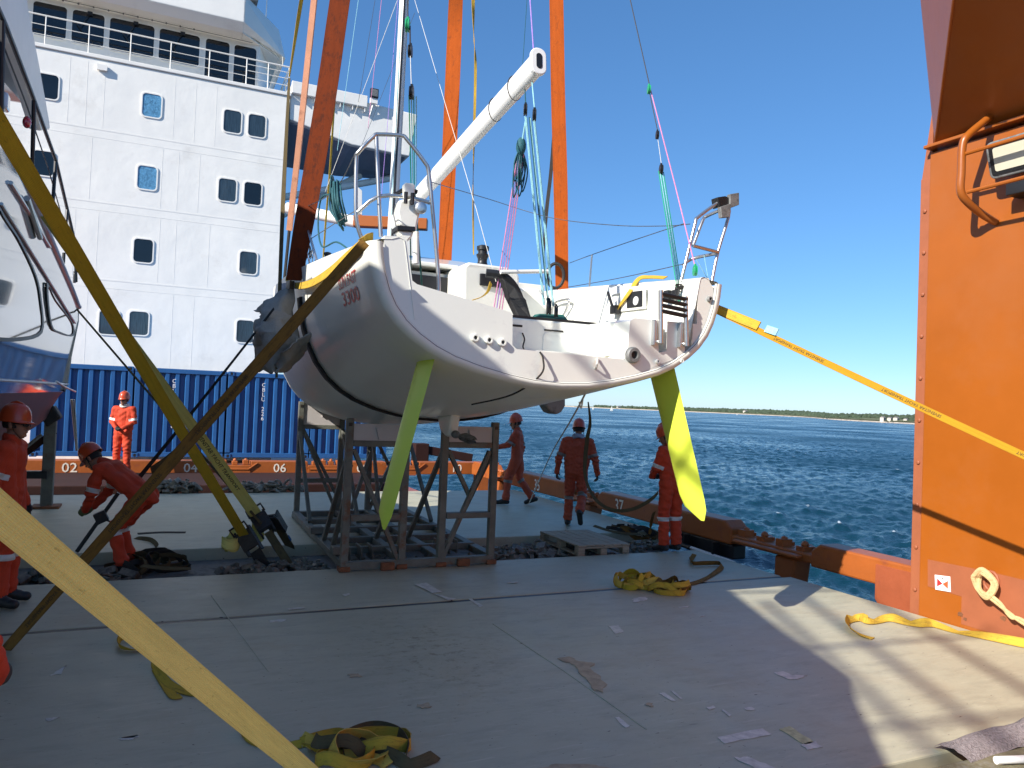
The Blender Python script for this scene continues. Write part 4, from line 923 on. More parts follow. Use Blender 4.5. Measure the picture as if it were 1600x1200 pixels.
# starboard coaming fittings
XI = 4.385
def on_side(pts, name, mat, d=.012): return MB().extrude([(XI-.004, p[1], p[2]) for p in pts], (-d, 0, 0)).build(name, mat, ya, bevel=.002)
on_side([(4.38,6.915,3.273),(4.38,6.464,3.244),(4.38,6.438,3.009),(4.38,6.886,3.018)], 'panel_frame', GEL, .016)
on_side([(4.38,6.776,3.209),(4.38,6.495,3.196),(4.38,6.485,3.033),(4.38,6.765,3.041)], 'engine_panel', BLACK, .024)
c = V(4.35,6.593,3.1); dl = MB(); dl.lathe([(.045,0),(.045,.008),(1e-6,.009)], 18, Matrix.Translation((XI-.028, c.y, c.z)) @ Matrix.Rotation(R(-90), 4, 'Y')); dl.build('gauge', SIGNWHITE, ya)
on_side([(4.38,7.16,3.31),(4.38,6.904,3.299),(4.38,6.899,3.223),(4.38,7.141,3.224)], 'notice', LETWHITE, .003)
m_ = MB(); a = V(4.36,6.941,3.015); m_.box(XI-.09, XI-.01, a.y-.05, a.y+.06, a.z-.02, a.z+.07); m_.beam((XI-.07, a.y+.03, a.z+.05), (XI-.12, a.y+.06, a.z+.22), .03, .03); m_.build('throttle_lever', BLACK, ya, bevel=.008)
for px in (1043, 1054):
    c = V(4.36,6.063,3.1); c = V(c.x, c.y-(.0 if px == 1043 else .12), c.z-(0 if px == 1043 else .01))
    MB().box(XI-.05, XI-.003, c.y-.04, c.y+.04, c.z-.05, c.z+.045).build('switch_cover', BLACK, ya, bevel=.01)
# transom fittings
def outlet(x, z, r, mat, dark=True, name='drain_outlet', d=.03):
    mt = Matrix.Translation((x, TY+T0-.001, z)) @ Matrix.Rotation(R(90), 4, 'X')
    t = MB().lathe([(r,0),(r,d*.6),(r*.85,d),(r*.5,d),(r*.45,d*.4),(1e-6,d*.4)], 18, mt).build(name, mat, ya, smooth=True)
    if dark: MB().lathe([(r*.44,0),(r*.44,.002),(1e-6,.002)], 14, Matrix.Translation((x, TY+T0-.001-d*.42, z)) @ Matrix.Rotation(R(90), 4, 'X')).build('hole', BLACK, t)
    return t
for x, z in ((2.255, 2.515), (2.375, 2.505), (2.495, 2.495)): outlet(x, z, .034, GEL)
outlet(3.745, 2.47, .072, LAMPBODY, d=.05, name='exhaust_outlet')
outlet(4.565, 3.04, .026, LAMPBODY, name='stern_socket')
for x, z in ((4.01, 2.43), (4.27, 2.45)): outlet(x, z, .02, GEL, False, 'rudder_stop')
# folded boarding ladder
LY = TY-.105
for px, pz in (((3.985, 3.06), (4.005, 2.59)), ((4.255, 3.03), (4.285, 2.585))):
    MB().tube([(px[0], LY, px[1]), (pz[0], LY, pz[1])], .022, 10).build('ladder_leg', STEEL, ya, smooth=True)
    MB().box(pz[0]-.062, pz[0]-.03, TY-.09, TY-.03, 2.57, 2.80).build('ladder_bracket', STEEL, ya, bevel=.006)
    MB().tube([(pz[0]-.05, LY+.03, 2.60), (pz[0]+.03, LY+.02, 2.60)], .018, 8).build('ladder_pin', STEEL, ya)
for z in (3.015, 2.965, 2.915, 2.865):
    MB().tube([(3.99, LY-.005, z+.012), (4.27, LY-.005, z-.012)], .020, 8).build('ladder_rung', BLACK, ya, smooth=True)
# rudders
def blade(top, tip, chord_top, chord_tip, yaw, name='rudder_blade', thick=.055):
    top = V(top); tip = V(tip); m_ = MB(); n = 16; cd = V(math.sin(yaw), math.cos(yaw), 0); ax = (tip-top).normalized(); th = cd.cross(ax).normalized(); rows = []
    N = 14
    prof = [(0,0),(.04,.35),(.12,.75),(.3,1),(.55,.8),(.8,.4),(1,.04),(.8,-.4),(.55,-.8),(.3,-1),(.12,-.75),(.04,-.35)]
    for i in range(N+1):
        u = i/N; c = chord_top+(chord_tip-chord_top)*u
        lead = 0.0; k = 1.0
        if u > .86: e = (u-.86)/.14; k = math.sqrt(max(.02, 1-e*e)); lead = (1-k)*.75
        elif u > 0: pass
        p0 = top.lerp(tip, u)
        rows.append([p0+cd*((.42-lead-q*k)*c)+th*(s*thick/2*(c/chord_top)*min(1, k+.2)) for q, s in prof])
    m = len(prof)
    for r_ in rows: m_.v += [tuple(p) for p in r_]
    for i in range(N):
        for k in range(m): m_.f.append([i*m+k, i*m+(k+1) % m, (i+1)*m+(k+1) % m, (i+1)*m+k]); m_.mi.append(0)
    m_.f.append(list(range(m))[::-1]); m_.mi.append(0); m_.f.append([N*m+k for k in range(m)]); m_.mi.append(0)
    o = m_.build(name, LIMEP, ya, smooth=True); return o
blade((1.985, 6.065, 2.43), (1.545, 5.68, 1.03), .39, .33, R(-3))['label'] = 'shaded port rudder blade in pale lime'
blade((4.285, 6.065, 2.42), (4.475, 5.68, 1.02), .40, .34, R(-2))['label'] = 'sunlit starboard rudder blade in bright lime'
for x in (1.98, 4.28): MB().lathe([(.06,0),(.05,.05),(.04,.12)], 12, Matrix.Translation((x, 6.065, 2.36))).build('rudder_stock', GELHULL, ya, smooth=True)
# saildrive leg and folded propeller
sd = MB(); sd.extrude([(2.94, 8.05, 1.86), (2.94, 8.55, 1.83), (2.94, 8.42, 1.66), (2.94, 8.22, 1.60), (2.94, 8.12, 1.62)], (.12, 0, 0)); sdo = sd.build('saildrive', GELHULL, ya, bevel=.03)
pr_ = MB(); pr_.ball((3.0, 8.04, 1.635), (.045, .09, .045)); pr_.build('propeller_hub', LAMPBODY, ya, smooth=True)
for s in (-1, 1):
    p_ = MB(); p_.add([(3.0,8.0,1.63+.01*s),(3.06+.02*s,7.92,1.64+.02*s),(3.12,7.76,1.61+.02*s),(3.11,7.66,1.58+.02*s),(3.04,7.74,1.57+.02*s),(3.0,7.9,1.60+.02*s)], [(0,1,2,3,4,5),(5,4,3,2,1,0)]); p_.build('propeller_blade', LAMPBODY, ya)
# lines hanging from the stern
MB().tube(spline([(2.84, TY-.05, 2.44), (2.86, TY-.075, 2.38), (2.84, TY-.08, 2.25), (2.72, TY+.2, 2.08), (2.55, TY+.7, 1.98)], 6), .008, 6).build('stern_line', BLACKWEB, ya)
MB().tube(spline([(3.02, TY+.69, 2.66), (3.03, TY+.66, 2.60), (3.0, TY+.62, 2.52), (2.96, TY+.4, 2.45)], 5), .007, 6).build('locker_line', BLACKWEB, ya)
# registration lettering on the port quarter
def hull_text(txt, size, y_start, z, mat, slant=0.0, stretch=1.0):
    vs, fs = text_geo(txt, size, .0, .03)
    m_ = MB(); W = max(v.x for v in vs); out = []
    for v in vs: out.append(hull_at_z(y_start-v.x*stretch, z+v.y, -1, .005+v.z))
    m_.add(out, fs); return m_.build('lettering', mat, ya)
hull_text('SUN FAST', .135, 1.10, 2.945, RED, stretch=1.12); hull_text('3300', .165, 1.06, 2.80, RED, stretch=1.85)
# mast, boom and boom gear
MX, MY = 3.05, 11.3
def oval_tube(pts, rx, ry, side, name, mat, parent=ya, n=18):
    P = [V(p) for p in pts]; m_ = MB(); d = (P[-1]-P[0]).normalized(); s = V(side); s = (s-d*s.dot(d)).normalized(); u = d.cross(s)
    for p in P: m_.v += [tuple(p+s*rx*math.cos(2*math.pi*k/n)+u*ry*math.sin(2*math.pi*k/n)) for k in range(n)]
    for i in range(len(P)-1):
        for k in range(n): m_.f.append([i*n+k, i*n+(k+1) % n, (i+1)*n+(k+1) % n, (i+1)*n+k]); m_.mi.append(0)
    m_.f.append(list(range(n))[::-1]); m_.mi.append(0); m_.f.append([(len(P)-1)*n+k for k in range(n)]); m_.mi.append(0)
    return m_.build(name, mat, parent, smooth=True)
mast = oval_tube([(MX, MY, 3.7), (MX, MY-.42, 18.0)], .066, .10, (1,0,0), 'mast', ALU)
MB().tube([(MX-.02, MY-.115, 4.2), (MX-.02, MY-.53, 18.0)], .016, 6).build('luff_track', BLACK, ya)
boom = oval_tube([(3.05, 11.15, 4.64), (3.05,6.406,5.187)], .075, .125, (1,0,0), 'boom', ALU)
be = V(3.05,6.434,5.191); bd = (be-V(3.05,11.15,4.64)).normalized(); bs = V(1,0,0); bu = bd.cross(bs); bu = bu if bu.z > 0 else -bu
m_ = MB(); m_.extrude([be+bs*a+bu*b+bd*.012 for a, b in rrect(.158, .262, .07, 5)], bd*.05); m_.build('boom_end_cap', ALU, ya, bevel=.01)
m_ = MB(); m_.extrude([be+bs*a+bu*b+bd*.0625 for a, b in rrect(.06, .15, .028, 5)], bd*.003); m_.build('boom_end_opening', BLACK, ya)
for u in (.06, .12): 
    p = be-bd*(u*8); m_ = MB(); m_.tube([p+bs*.079*math.cos(a)+bu*.129*math.sin(a) for a in np.linspace(0, 2*math.pi, 20)[:-1]], .006, 6, closed=True); m_.build('boom_strop', BLACKWEB, ya)
MB().tube([(MX+.03, MY-.1, 3.9), (3.05, 9.9, 4.70)], .028, 8).build('boom_vang', BLACK, ya)
MB().beam((MX, MY-.08, 4.64), (3.05, 11.1, 4.64), .06, .1).build('gooseneck', LAMPBODY, ya)
for k in range(3): MB().tube([(MX-.05+k*.05, MY-.1, 3.8), (MX-.05+k*.05, MY-.22, 9.0), (MX-.05+k*.05, MY-.5, 18)], .006, 5).build('halyard', (ROPECYAN, ROPETAN, ROPEWHITE)[k], ya)
def line(pts, r, mat, name='rigging_line', k=1, parent=ya): return MB().tube(spline(pts, k) if k > 1 else pts, r, 6).build(name, mat, parent)
def block(p, s=.05, mat=BLACK, name='pulley_block', parent=ya, axis=(1,-.45,0)):
    ax = V(axis).normalized(); q = V(p); m_ = MB(); rot = ax.to_track_quat('Z', 'Y').to_matrix().to_4x4()
    m_.lathe([(s*.55,-s*.34),(s,-s*.30),(s,-s*.08),(s*.8,-s*.06),(s*.8,s*.06),(s,s*.08),(s,s*.30),(s*.55,s*.34)], 14, Matrix.Translation(q) @ rot)
    m_.tube([q+V(0,0,s*.85), q+V(0,0,s*1.3)], s*.22, 6)
    return m_.build(name, mat, parent, smooth=True)
# mainsheet tackle from the boom end to the track
bt = [(3.05,6.636,4.823), (3.05,6.431,4.706)]
for p in bt: block(V(p), .055)
block((3.32, TY+.76, 2.93), .07); block((3.40, TY+.76, 2.90), .055)
for k, (a, b) in enumerate(zip(np.linspace(818, 838, 6), np.linspace(842, 856, 6))):
    p0 = V(3.05,6.53,4.738); q0 = V(3.32, TY+.76, 2.95)
    line([p0+V(-.05+k*.022, .02*(k % 2), -.02), q0+V(-.06+k*.025, .02*(k % 2), 0)], .0058, ROPECYAN if k != 2 else ROPETEAL, 'mainsheet')
line([be-bd*.25+V(0,0,-.05), V(bt[0])+V(0,0,.05)], .006, ROPETEAL, 'sheet_strop'); line([be-bd*.1+V(0,0,-.05), V(bt[1])+V(0,0,.05)], .006, ROPECYAN, 'sheet_strop')
line([V(3.05,6.785,5.964)+V(0,0,.6), be-bd*.05+bu*.13], .006, ROPEPURPLE, 'topping_lift'); line([V(3.05,6.664,5.908)+V(0,0,.6), be-bd*.3+bu*.12], .003, ROPETEAL, 'topping_lift')
# pink and teal bundle gathered below the boom
b0 = V(3.05,6.704,4.47)
hk = MB()
for i in range(6):
    ph = random.uniform(-.045, .045); ln_ = random.uniform(.30, .50)
    hk.tube(spline([b0+V(ph*.3,0,0), b0+V(ph+.05,.02,-ln_*.5), b0+V(ph*1.2,.03,-ln_), b0+V(ph-.04,-.02,-ln_*.5), b0+V(ph*.3,.01,0)], 5), .007, 5)
hk.build('coiled_tail', ROPETEAL, ya)
bt_ = V(3.05,6.605,4.023)
for k in range(4):
    line([b0+V(-.03+k*.02, 0, -.05), V(3.02-.05+k*.03, 7.05, 2.85)], .006, (ROPEPINK, ROPEPURPLE, ROPEPINK, ROPEPINK)[k], 'reef_line')
line([V(3.05,6.614,4.735), b0], .008, ROPECYAN, 'strop'); m_ = MB(); m_.ball(b0+V(0,0,.02), (.05,.05,.09)); m_.build('rope_whipping', ROPETEAL, ya, smooth=True)
# split backstays and their tackles
def backstay(top, b1, b2, b3, foot, side):
    line([top, V(b1)+V(0,0,.06)], .006, WIRE, 'backstay'); block(b1, .045, GREENANOD); block(b2, .042); block(b3, .05)
    line([V(b1), V(b2)+V(0,0,.05)], .005, WIRE, 'backstay'); line([V(b2), V(b3)+V(0,0,.06)], .003, ROPEWHITE, 'backstay_strop')
    for k in range(5): line([V(b3)+V(-.03+k*.015, 0, -.02), V(foot)+V(-.06+k*.03, .02*k, 0)], .0045, ROPECYAN if k % 2 else GREENANOD, 'backstay_tackle')
sb1, sb2, sb3 = (4.35,6.488,5.239), (4.42,6.414,4.764), (4.45,6.37,4.406)
backstay(V(4.25,6.828,6.294)+V(-.25,.1,1.2), sb1, sb2, sb3, (4.44, TY+.15, 3.0), 1)
line([V(sb1)+V(.02,0,0), (4.5,6.194,4.21), (4.52,5.855,3.34)], .006, ROPEPINK, 'backstay_fall'); block((4.52,5.863,3.323), .05, GREENANOD); block((4.46,5.853,2.978), .05); block((4.46,5.83,2.903), .05)
pb1, pb2, pb3 = (1.72,6.155,5.11), (1.7,5.974,4.816), (1.68,5.815,4.415)
line([V(1.75,6.413,5.792), V(pb1)+V(0,0,.06)], .006, WIRE, 'backstay'); block(pb1, .055, GREENANOD); block(pb2, .05); block(pb3, .052)
line([V(pb1)+V(.02,0,0), V(pb2)], .006, BLACKWEB, 'backstay'); line([pb2, pb3], .003, ROPEWHITE, 'backstay_strop')
for k in range(4): line([V(pb3)+V(-.02+k*.02,0,-.02), V(1.875,6.3,3.772)+V(-.02+k*.02,.02*k,0)], .0045, ROPECYAN if k % 2 else GREENANOD, 'backstay_tackle')
line([V(1.901,6.35,3.788), V(2.278,7.2,3.067)], .008, ROPEGREEN, 'control_line'); line([V(1.924,6.5,3.43), V(2.166,7.2,3.087)], .006, ROPEGREEN, 'control_line')
# thin standing rigging against the sky
for a, b, mt in ((V(3.164,11,7.968), V(2.931,7.5,4.012), ROPEWHITE), (V(3.007,11.4,8.114), V(2.16,12,5.161), ROPEWHITE), (V(2.537,12,8.274), V(2.317,12,5.838), ROPECYAN), (V(2.905,12,8.369), V(2.782,12,6.278), ROPEPINK), (V(3.07,11.6,8.224), V(2.936,11.6,4.886), ROPEPURPLE), (V(2.802,12,8.342), V(2.611,12,6.654), WIRE), (V(2.931,7.5,4.012), V(3.056,7.2,3.241), ROPEWHITE), (V(3.75,13,8.826), V(2.869,13,6.166), WIRE)):
    line([a, b], .0035, mt, 'shroud')
# lifelines and stanchions
def life(pts, r=.0045): line(pts, r, WIRE, 'lifeline', 8)
life([(1.971,6.15,3.838), (3.357,8.3,4.394), (4.055,8,4.202), (4.44,7.2,4.006), (4.692,6.6,3.915), (4.698,6.2,3.857)])
life([(4.983,9.2,3.952), (4.866,8.4,3.924), (4.78,7.2,3.907), (4.635,6.2,3.855)]); life([(4.81,9.6,3.596), (4.962,8,3.572), (4.69,6.25,3.467)])
line([(4.6,7.972,3.43), (4.6,7.94,3.818)], .012, STEEL, 'stanchion')
line([V(1.42,7.967,3.27), V(1.4,9.263,4.232)], .016, STEEL, 'stanchion'); life([(1.4,9.254,4.199), (1.4,7.377,3.954), (1.4,6.444,4.072)]); life([(1.42,9.074,3.761), (1.4,7.01,3.603), (1.45,5.788,3.552)])
# port pushpit
def pipe(pts, r=.0165, name='pushpit_rail', k=5): MB().tube(spline(pts, k) if k > 1 else pts, r, 10).build(name, STEEL, ya, smooth=True)
Yp = TY+.22
pipe([(1.39,6.02,3.249), (1.338,6.02,3.395), (1.322,6.02,3.622), (1.315,6.02,3.886), (1.324,6,3.933), (1.433,5.97,4.071), (1.473,5.97,4.094), (1.65,5.95,4.11), (1.696,5.94,4.084), (1.847,5.92,3.918), (1.883,5.92,3.84), (1.93,5.92,3.534), (2.002,5.92,3.02), (2.009,5.92,2.875)], k=3)
pipe([(1.454,5.97,4.07), (1.491,5.95,3.58), (1.518,5.94,3.276)], k=1); pipe([(1.34,6.02,3.457), (1.488,5.96,3.597), (1.741,5.95,3.623), (1.908,5.93,3.601)], k=3)
# outboard crutch hanging on the port pushpit: white plastic bracket with black clamp and a chrome horn
ob_ = MB(); ob_.extrude([(1.644,5.9,3.581), (1.769,5.9,3.62), (1.836,5.9,3.558), (1.805,5.9,3.409), (1.802,5.9,3.347), (1.658,5.9,3.379), (1.627,5.9,3.487)], (0,.14,0)); ob_.build('liferaft_bracket', GEL, ya, bevel=.02)
m_ = MB(); m_.extrude([(1.632,5.88,3.371), (1.778,5.88,3.381), (1.78,5.88,3.345), (1.633,5.88,3.336)], (0,.17,0)); m_.build('bracket_strap', BLACK, ya, bevel=.004)
m_ = MB(); m_.extrude([(1.644,5.9,3.336), (1.781,5.9,3.344), (1.762,5.9,3.3), (1.727,5.9,3.255), (1.672,5.9,3.299)], (0,.12,0)); m_.build('bracket_foot', GEL, ya, bevel=.015)
m_ = MB(); m_.extrude([(1.675,5.9,3.709), (1.69,5.9,3.727), (1.753,5.9,3.731), (1.769,5.9,3.718), (1.769,5.9,3.615), (1.684,5.9,3.608)], (0,.06,0)); m_.build('mount_plate', GEL, ya, bevel=.015)
for px in (634, 645):
    a = V(1.687,5.87,3.591); a = a+V((px-634)*.0049, 0, 0); m_ = MB(); m_.tube([a+V(0,0,-.04), a+V(0,0,.05)], .016, 8); m_.build('clamp', BLACK, ya)
m_ = MB(); m_.tube([V(1.643,5.98,3.646), V(1.715,5.98,3.703), V(1.812,5.98,3.687)], .018, 8); m_.build('black_hose', BLACK, ya, smooth=True)
hcn = V(1.82,5.88,3.53); m_ = MB(); m_.lathe([(.042,0),(.047,.01),(.047,.03),(.03,.035),(.03,.045),(.012,.048),(1e-6,.048)], 18, Matrix.Translation(hcn) @ Matrix.Rotation(R(90), 4, 'X') @ Matrix.Rotation(R(-20), 4, 'Y')); m_.build('horn', STEEL, ya, smooth=True)
MB().tube([(1.913,6.3,3.436), (1.925,6.3,3.163)], .028, 10).build('bracket_leg', GEL, ya, smooth=True)
# starboard pushpit
pipe([(4.45,5.98,3.228), (4.591,5.98,3.799), (4.619,5.98,3.865), (4.844,5.98,4.035), (4.906,5.98,4.056)], k=4); pipe([(4.846,6.02,3.261), (4.911,6.02,3.578), (5.024,6.02,3.929), (5.027,6.02,4.045)], k=3)
pipe([(4.577,5.98,3.587), (4.895,6,3.566)], k=1); pipe([(4.712,6.3,3.464), (4.82,6.3,3.541), (4.897,6.02,3.557)], k=3); pipe([(4.784,6.25,3.659), (4.892,6.25,3.926), (4.939,6.25,3.978), (4.95,6.05,4.002)], k=3)
m_ = MB(); m_.extrude([(4.825,5.95,4.088), (4.925,5.95,4.115), (4.973,5.95,4.104), (4.976,5.95,4.041), (4.852,5.95,3.991)], (0,.1,0)); m_.build('stern_light', BLACK, ya, bevel=.008)
m_ = MB(); m_.extrude([(4.851,5.93,3.993), (4.967,5.93,4.041), (4.963,5.93,4.135), (5.073,5.93,4.165), (5.078,5.93,4.045), (4.976,5.93,3.999), (4.964,5.93,3.909), (4.871,5.93,3.89)], (0,.05,0)); m_.build('outboard_bracket', LAMPBODY, ya, bevel=.004)
m_ = MB(); m_.tube([V(4.422,5.95,3.179), V(4.453,5.95,3.151), V(4.447,5.95,3.114)], .02, 8); m_.build('lashing', BLACKWEB, ya)
lp = MB()
for i in range(4): lp.tube(spline([V(4.386,5.93,3.154)+V(random.uniform(-.05,.05),-.01,random.uniform(-.04,.04)) for _ in range(6)], 4, True), .005, 5, closed=True)
lp.build('lashing_tail', BLACKWEB, ya)
for a, b in (((4.636,6,3.467), (4.798,6,3.266)), ((4.726,6,3.521), (4.79,6,3.278)), ((4.626,6,3.342), (4.721,6,3.271))): line([a, b], .0035, ROPECYAN, 'thin_cord')
for i in range(10):
    a = V(1.42,9.237,3.547)+V(random.uniform(0,.25), random.uniform(-.5,1.2), random.uniform(0,.14)); 
    line([a, a+V(random.uniform(-.05,.05), random.uniform(-.2,.2), random.uniform(.05,.18)), a+V(.03, random.uniform(-.3,.3), .0)], .006, (BLACKWEB, WIRE, STEEL)[i % 3], 'deck_gear', 4)
# bow pulpit rails just seen past the sheer
for s in (-1, 1): pipe([(CX+s*.9, 14.4, 3.7), (CX+s*.85, 14.4, 4.2), (CX+s*.55, 15.2, 4.35), (CX+s*.1, 15.9, 4.35)], k=4, name='pulpit_rail')
# rope coil hanging from the lifeline
cl = thing('rope_coil', 'dark teal rope coil hanging from the yacht guard wires near the mast', 'rope coil', V(1.42,7.418,3.967))
cm = MB(); c0 = V(1.4,7.269,4.002)
for i in range(12):
    r1 = random.uniform(.06, .13); ln_ = random.uniform(.36, .46); ox = random.uniform(-.03, .03); oy = random.uniform(-.1, .1)
    cm.tube(spline([c0+V(ox,oy,.02), c0+V(ox+.03,oy+r1*1.6,-ln_*.5), c0+V(ox+.06,oy*.5-.15,-ln_), c0+V(ox-.03,oy-r1*2.4,-ln_*.6)], 6, True), .0085, 6, closed=True)
cm.build('hanging_loops', ROPETEAL, cl, smooth=True)
cw = MB()
for k in range(7): cw.tube([c0+V(.06*math.cos(a), .20*math.cos(a)+.12, -.03+.07*math.sin(a)-.018*k+.05) for a in np.linspace(0, 2*math.pi, 12)[:-1]], .0085, 6, closed=True)
cw.build('wrapping_turns', ROPETEAL, cl, smooth=True)
MB().tube(spline([c0+V(0,.2,-.05), (1.4,7.977,4.03), (1.4,8.093,3.788), (1.4,7.814,3.506), (1.4,7.112,3.427), (1.4,6.546,3.262)], 6), .0085, 6).build('rope_tail', ROPETEAL, cl)

# ================================================================ LIFTING SLINGS
def ribbon_thing(name, label, cat, pts, wid, wdir, mat, group=None, th=.006, k=8, texts=(), inkm=INK):
    """webbing as one mesh, with its lettering as children"""
    P = spline(pts, k) if k > 1 else [V(p) for p in pts]
    n = len(P); 
    if hasattr(wdir[0], '__len__'):
        W = [V(wdir[min(len(wdir)-1, int(i/(n-1)*(len(wdir)-1)))]).lerp(V(wdir[min(len(wdir)-1, int(i/(n-1)*(len(wdir)-1))+1)]), (i/(n-1)*(len(wdir)-1)) % 1) for i in range(n)]
    else: W = [V(wdir)]*n
    if hasattr(wid, '__len__'): ww = [np.interp(i/(n-1), np.linspace(0, 1, len(wid)), wid) for i in range(n)]
    else: ww = wid
    o = MB().ribbon(P, ww, W, th).build(name, mat, None, smooth=True)
    tag(o, label, cat, group)
    return o
SG = 'wide lifting slings holding the yacht'
s1t = V(1.683,8.9,6.752); 
ribbon_thing('lifting_sling', 'wide shade-darkened orange sling rising past the rope coil on the camera side of the hull', 'lifting sling',
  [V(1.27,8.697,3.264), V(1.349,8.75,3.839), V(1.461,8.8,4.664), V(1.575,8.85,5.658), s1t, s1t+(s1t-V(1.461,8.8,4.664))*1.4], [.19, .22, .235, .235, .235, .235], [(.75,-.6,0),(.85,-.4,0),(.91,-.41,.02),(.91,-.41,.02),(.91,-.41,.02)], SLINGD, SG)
s2t = V(4.226,12.2,9.024)
ribbon_thing('lifting_sling', 'orange sling behind the boom, rising left of the cockpit winch', 'lifting sling',
  [V(4.158,12,4.079), V(4.173,12.05,5.157), V(4.194,12.1,7.116), V(4.211,12.15,7.901), s2t, s2t+(s2t-V(4.194,12.1,7.116))*1.2], [.22, .235, .25, .25, .24, .24], [(.91,-.41,0),(.91,-.41,0),(.91,-.41,0),(.8,.5,0)], SLING, SG)
s3t = V(4.613,9.2,7.675)
ribbon_thing('lifting_sling', 'bright orange sling standing nearly upright behind the mainsheet tackle', 'lifting sling',
  [V(4.776,9,3.522), V(4.725,9.05,4.855), V(4.656,9.1,6.155), s3t, s3t+(s3t-V(4.725,9.05,4.855))*1.0], [.17, .19, .19, .19, .19], (.91,-.41,0), SLING, SG)
s4t = V(1.62,10.403,7.463)
ribbon_thing('lifting_sling', 'narrow faded copper sling edge seen left of the wide shade-darkened sling', 'lifting sling',
  [V(1.55,11.264,4.343), V(1.58,10.841,5.69), s4t, s4t+(s4t-V(1.58,10.841,5.69))*1.4], .075, (.91,-.41,0), COPPER, SG, th=.05)
MB_ = MB().tube([V(1.55,11.264,4.343), V(1.52,11.313,3.613)], .022, 8).build('sling_sleeve', BLACKWEB, None); tag(MB_, 'short dark sleeve at the foot of the copper sling', 'sling sleeve')
TG = 'thin yellow tag straps hanging from the crane'
ribbon_thing('tag_strap', 'yellow upper end of the tag strap left of the copper sling', 'tag strap',
  [V(1.25,9.72,5.915), V(1.3,9.546,6.569), V(1.32,9.308,6.931)], [.03,.045,.045], [(.5,.8,0),(.9,-.4,0)], YELOLD, TG)
ribbon_thing('tag_strap', 'shade-darkened lower half of the tag strap left of the copper sling', 'tag strap',
  [V(1.06,8.114,2.171), V(1.15,8.895,3.191), V(1.2,9.35,4.39), V(1.25,9.715,5.896)], [.025,.04,.05,.03], (.9,-.4,0), OLIVEWEB, TG)  # same strap continued in dark olive, its shade put into the colour
ribbon_thing('tag_strap', 'twisted yellow tag strap hanging to the deck winch on the coachroof', 'tag strap',
  [V(3.342,8.6,3.777), V(3.32,8.65,4.546), V(3.321,8.7,5.346), V(3.321,8.75,6.156), V(3.298,8.8,6.571), V(3.261,8.8,7.203)], [.012,.03,.03,.035,.045,.045], [(.9,-.4,0),(.4,.9,0),(.9,-.4,0),(.2,.9,0),(.9,-.4,0)], YELOLD, TG)
ribbon_thing('tag_strap', 'short yellow tag strap hanging below the bridge wing behind the rope coil', 'tag strap',
  [V(2.266,12.5,3.842), V(2.278,12.5,4.673), V(2.312,12.5,5.719), V(2.331,12.5,6.665), V(2.357,12.5,6.985)], [.03,.05,.055,.05,.03], (.6,.7,0), YELOLD, TG)
ribbon_thing('tag_strap', 'black tag strap hanging just left of the upright bright orange sling', 'tag strap',
  [V(4.629,9.3,4.023), V(4.651,9.3,4.639), V(4.726,9.35,5.324), V(4.77,9.4,6.284)], [.025,.05,.05,.02], (.9,-.4,0), BLACKWEB, TG)
# belly of the aft sling under the hull, squeezed dark webbing
SY = 3.05
bp = [hull_pt(SY+.02, t, -1, .012) for t in np.linspace(10.5, 0, 40)]+[hull_pt(SY+.02, t, 1, .012) for t in np.linspace(0, 10.5, 40)[1:]]
sl = MB().ribbon(bp, .20, (0,1,0), .022).build('belly_sling', BLACKWEB, None, smooth='all'); tag(sl, 'dark wet webbing passing under the hull between canvas pad and keel', 'belly sling')
# canvas chafe pad folded over the port sling
pad = thing('chafe_pad', 'bulky crumpled grey canvas pad wrapped round the sling at the hull side', 'chafe pad', (1.2, 9.1, 2.8))
def crumple(rows, amp, sc):
    out = []
    for r_ in rows:
        out.append([V(p)+V(noise.noise(V(p)*sc), noise.noise(V(p)*sc+V(7,3,1)), noise.noise(V(p)*sc+V(1,9,4)))*amp for p in r_])
    return out
def sheet_mesh(rows, name, mat, parent, th=.012):
    m_ = MB(); n = len(rows[0])
    for r_ in rows: m_.v += [tuple(p) for p in r_]
    for i in range(len(rows)-1):
        for k in range(n-1): m_.f.append([i*n+k, i*n+k+1, (i+1)*n+k+1, (i+1)*n+k]); m_.mi.append(0)
    o = m_.build(name, mat, parent, smooth='all'); s = o.modifiers.new('thickness', 'SOLIDIFY'); s.thickness = th; s.offset = 0
    return o
def dens(rows, a, b):
    R1 = [spline(r_, a) for r_ in rows]; n = len(R1[0]); out = []
    cols = [spline([r_[k] for r_ in R1], b) for k in range(n)]
    return [[cols[k][i] for k in range(n)] for i in range(len(cols[0]))]
rows = dens([[(1.3,8.752,3.246), (1.16,8.808,3.168), (1,9.019,3.032), (0.95,9.354,2.951)],
             [(1.29,8.669,3.037), (1.12,8.538,2.938), (0.96,8.49,2.851), (0.93,8.548,2.799)],
             [(1.28,8.583,2.817), (1.08,8.272,2.741), (0.93,8.402,2.719), (0.92,8.782,2.719)],
             [(1.31,8.468,2.658), (1.1,8.177,2.583), (0.94,8.332,2.608), (0.92,8.802,2.623)],
             [(1.36,8.483,2.503), (1.16,8.28,2.433), (0.98,8.264,2.394), (0.92,9.02,2.392)],
             [(1.4,9.148,2.411), (1.22,8.759,2.316), (1.02,8.225,2.25), (0.95,8.849,2.232)]], 7, 6)
sheet_mesh(crumple(crumple(rows, .06, 5), .03, 14), 'canvas_fold', CANVAS, pad)
rows = dens([[(1.36,8.05,2.647), (1.27,8.033,2.587), (1.12,7.759,2.483), (1.06,7.993,2.362)],
             [(1.38,8.279,2.494), (1.27,8.15,2.434), (1.12,7.889,2.362), (1.05,8.181,2.303)],
             [(1.36,8.887,2.4), (1.24,8.513,2.289), (1.12,8.106,2.213), (1.06,8.033,2.209)]], 7, 7)
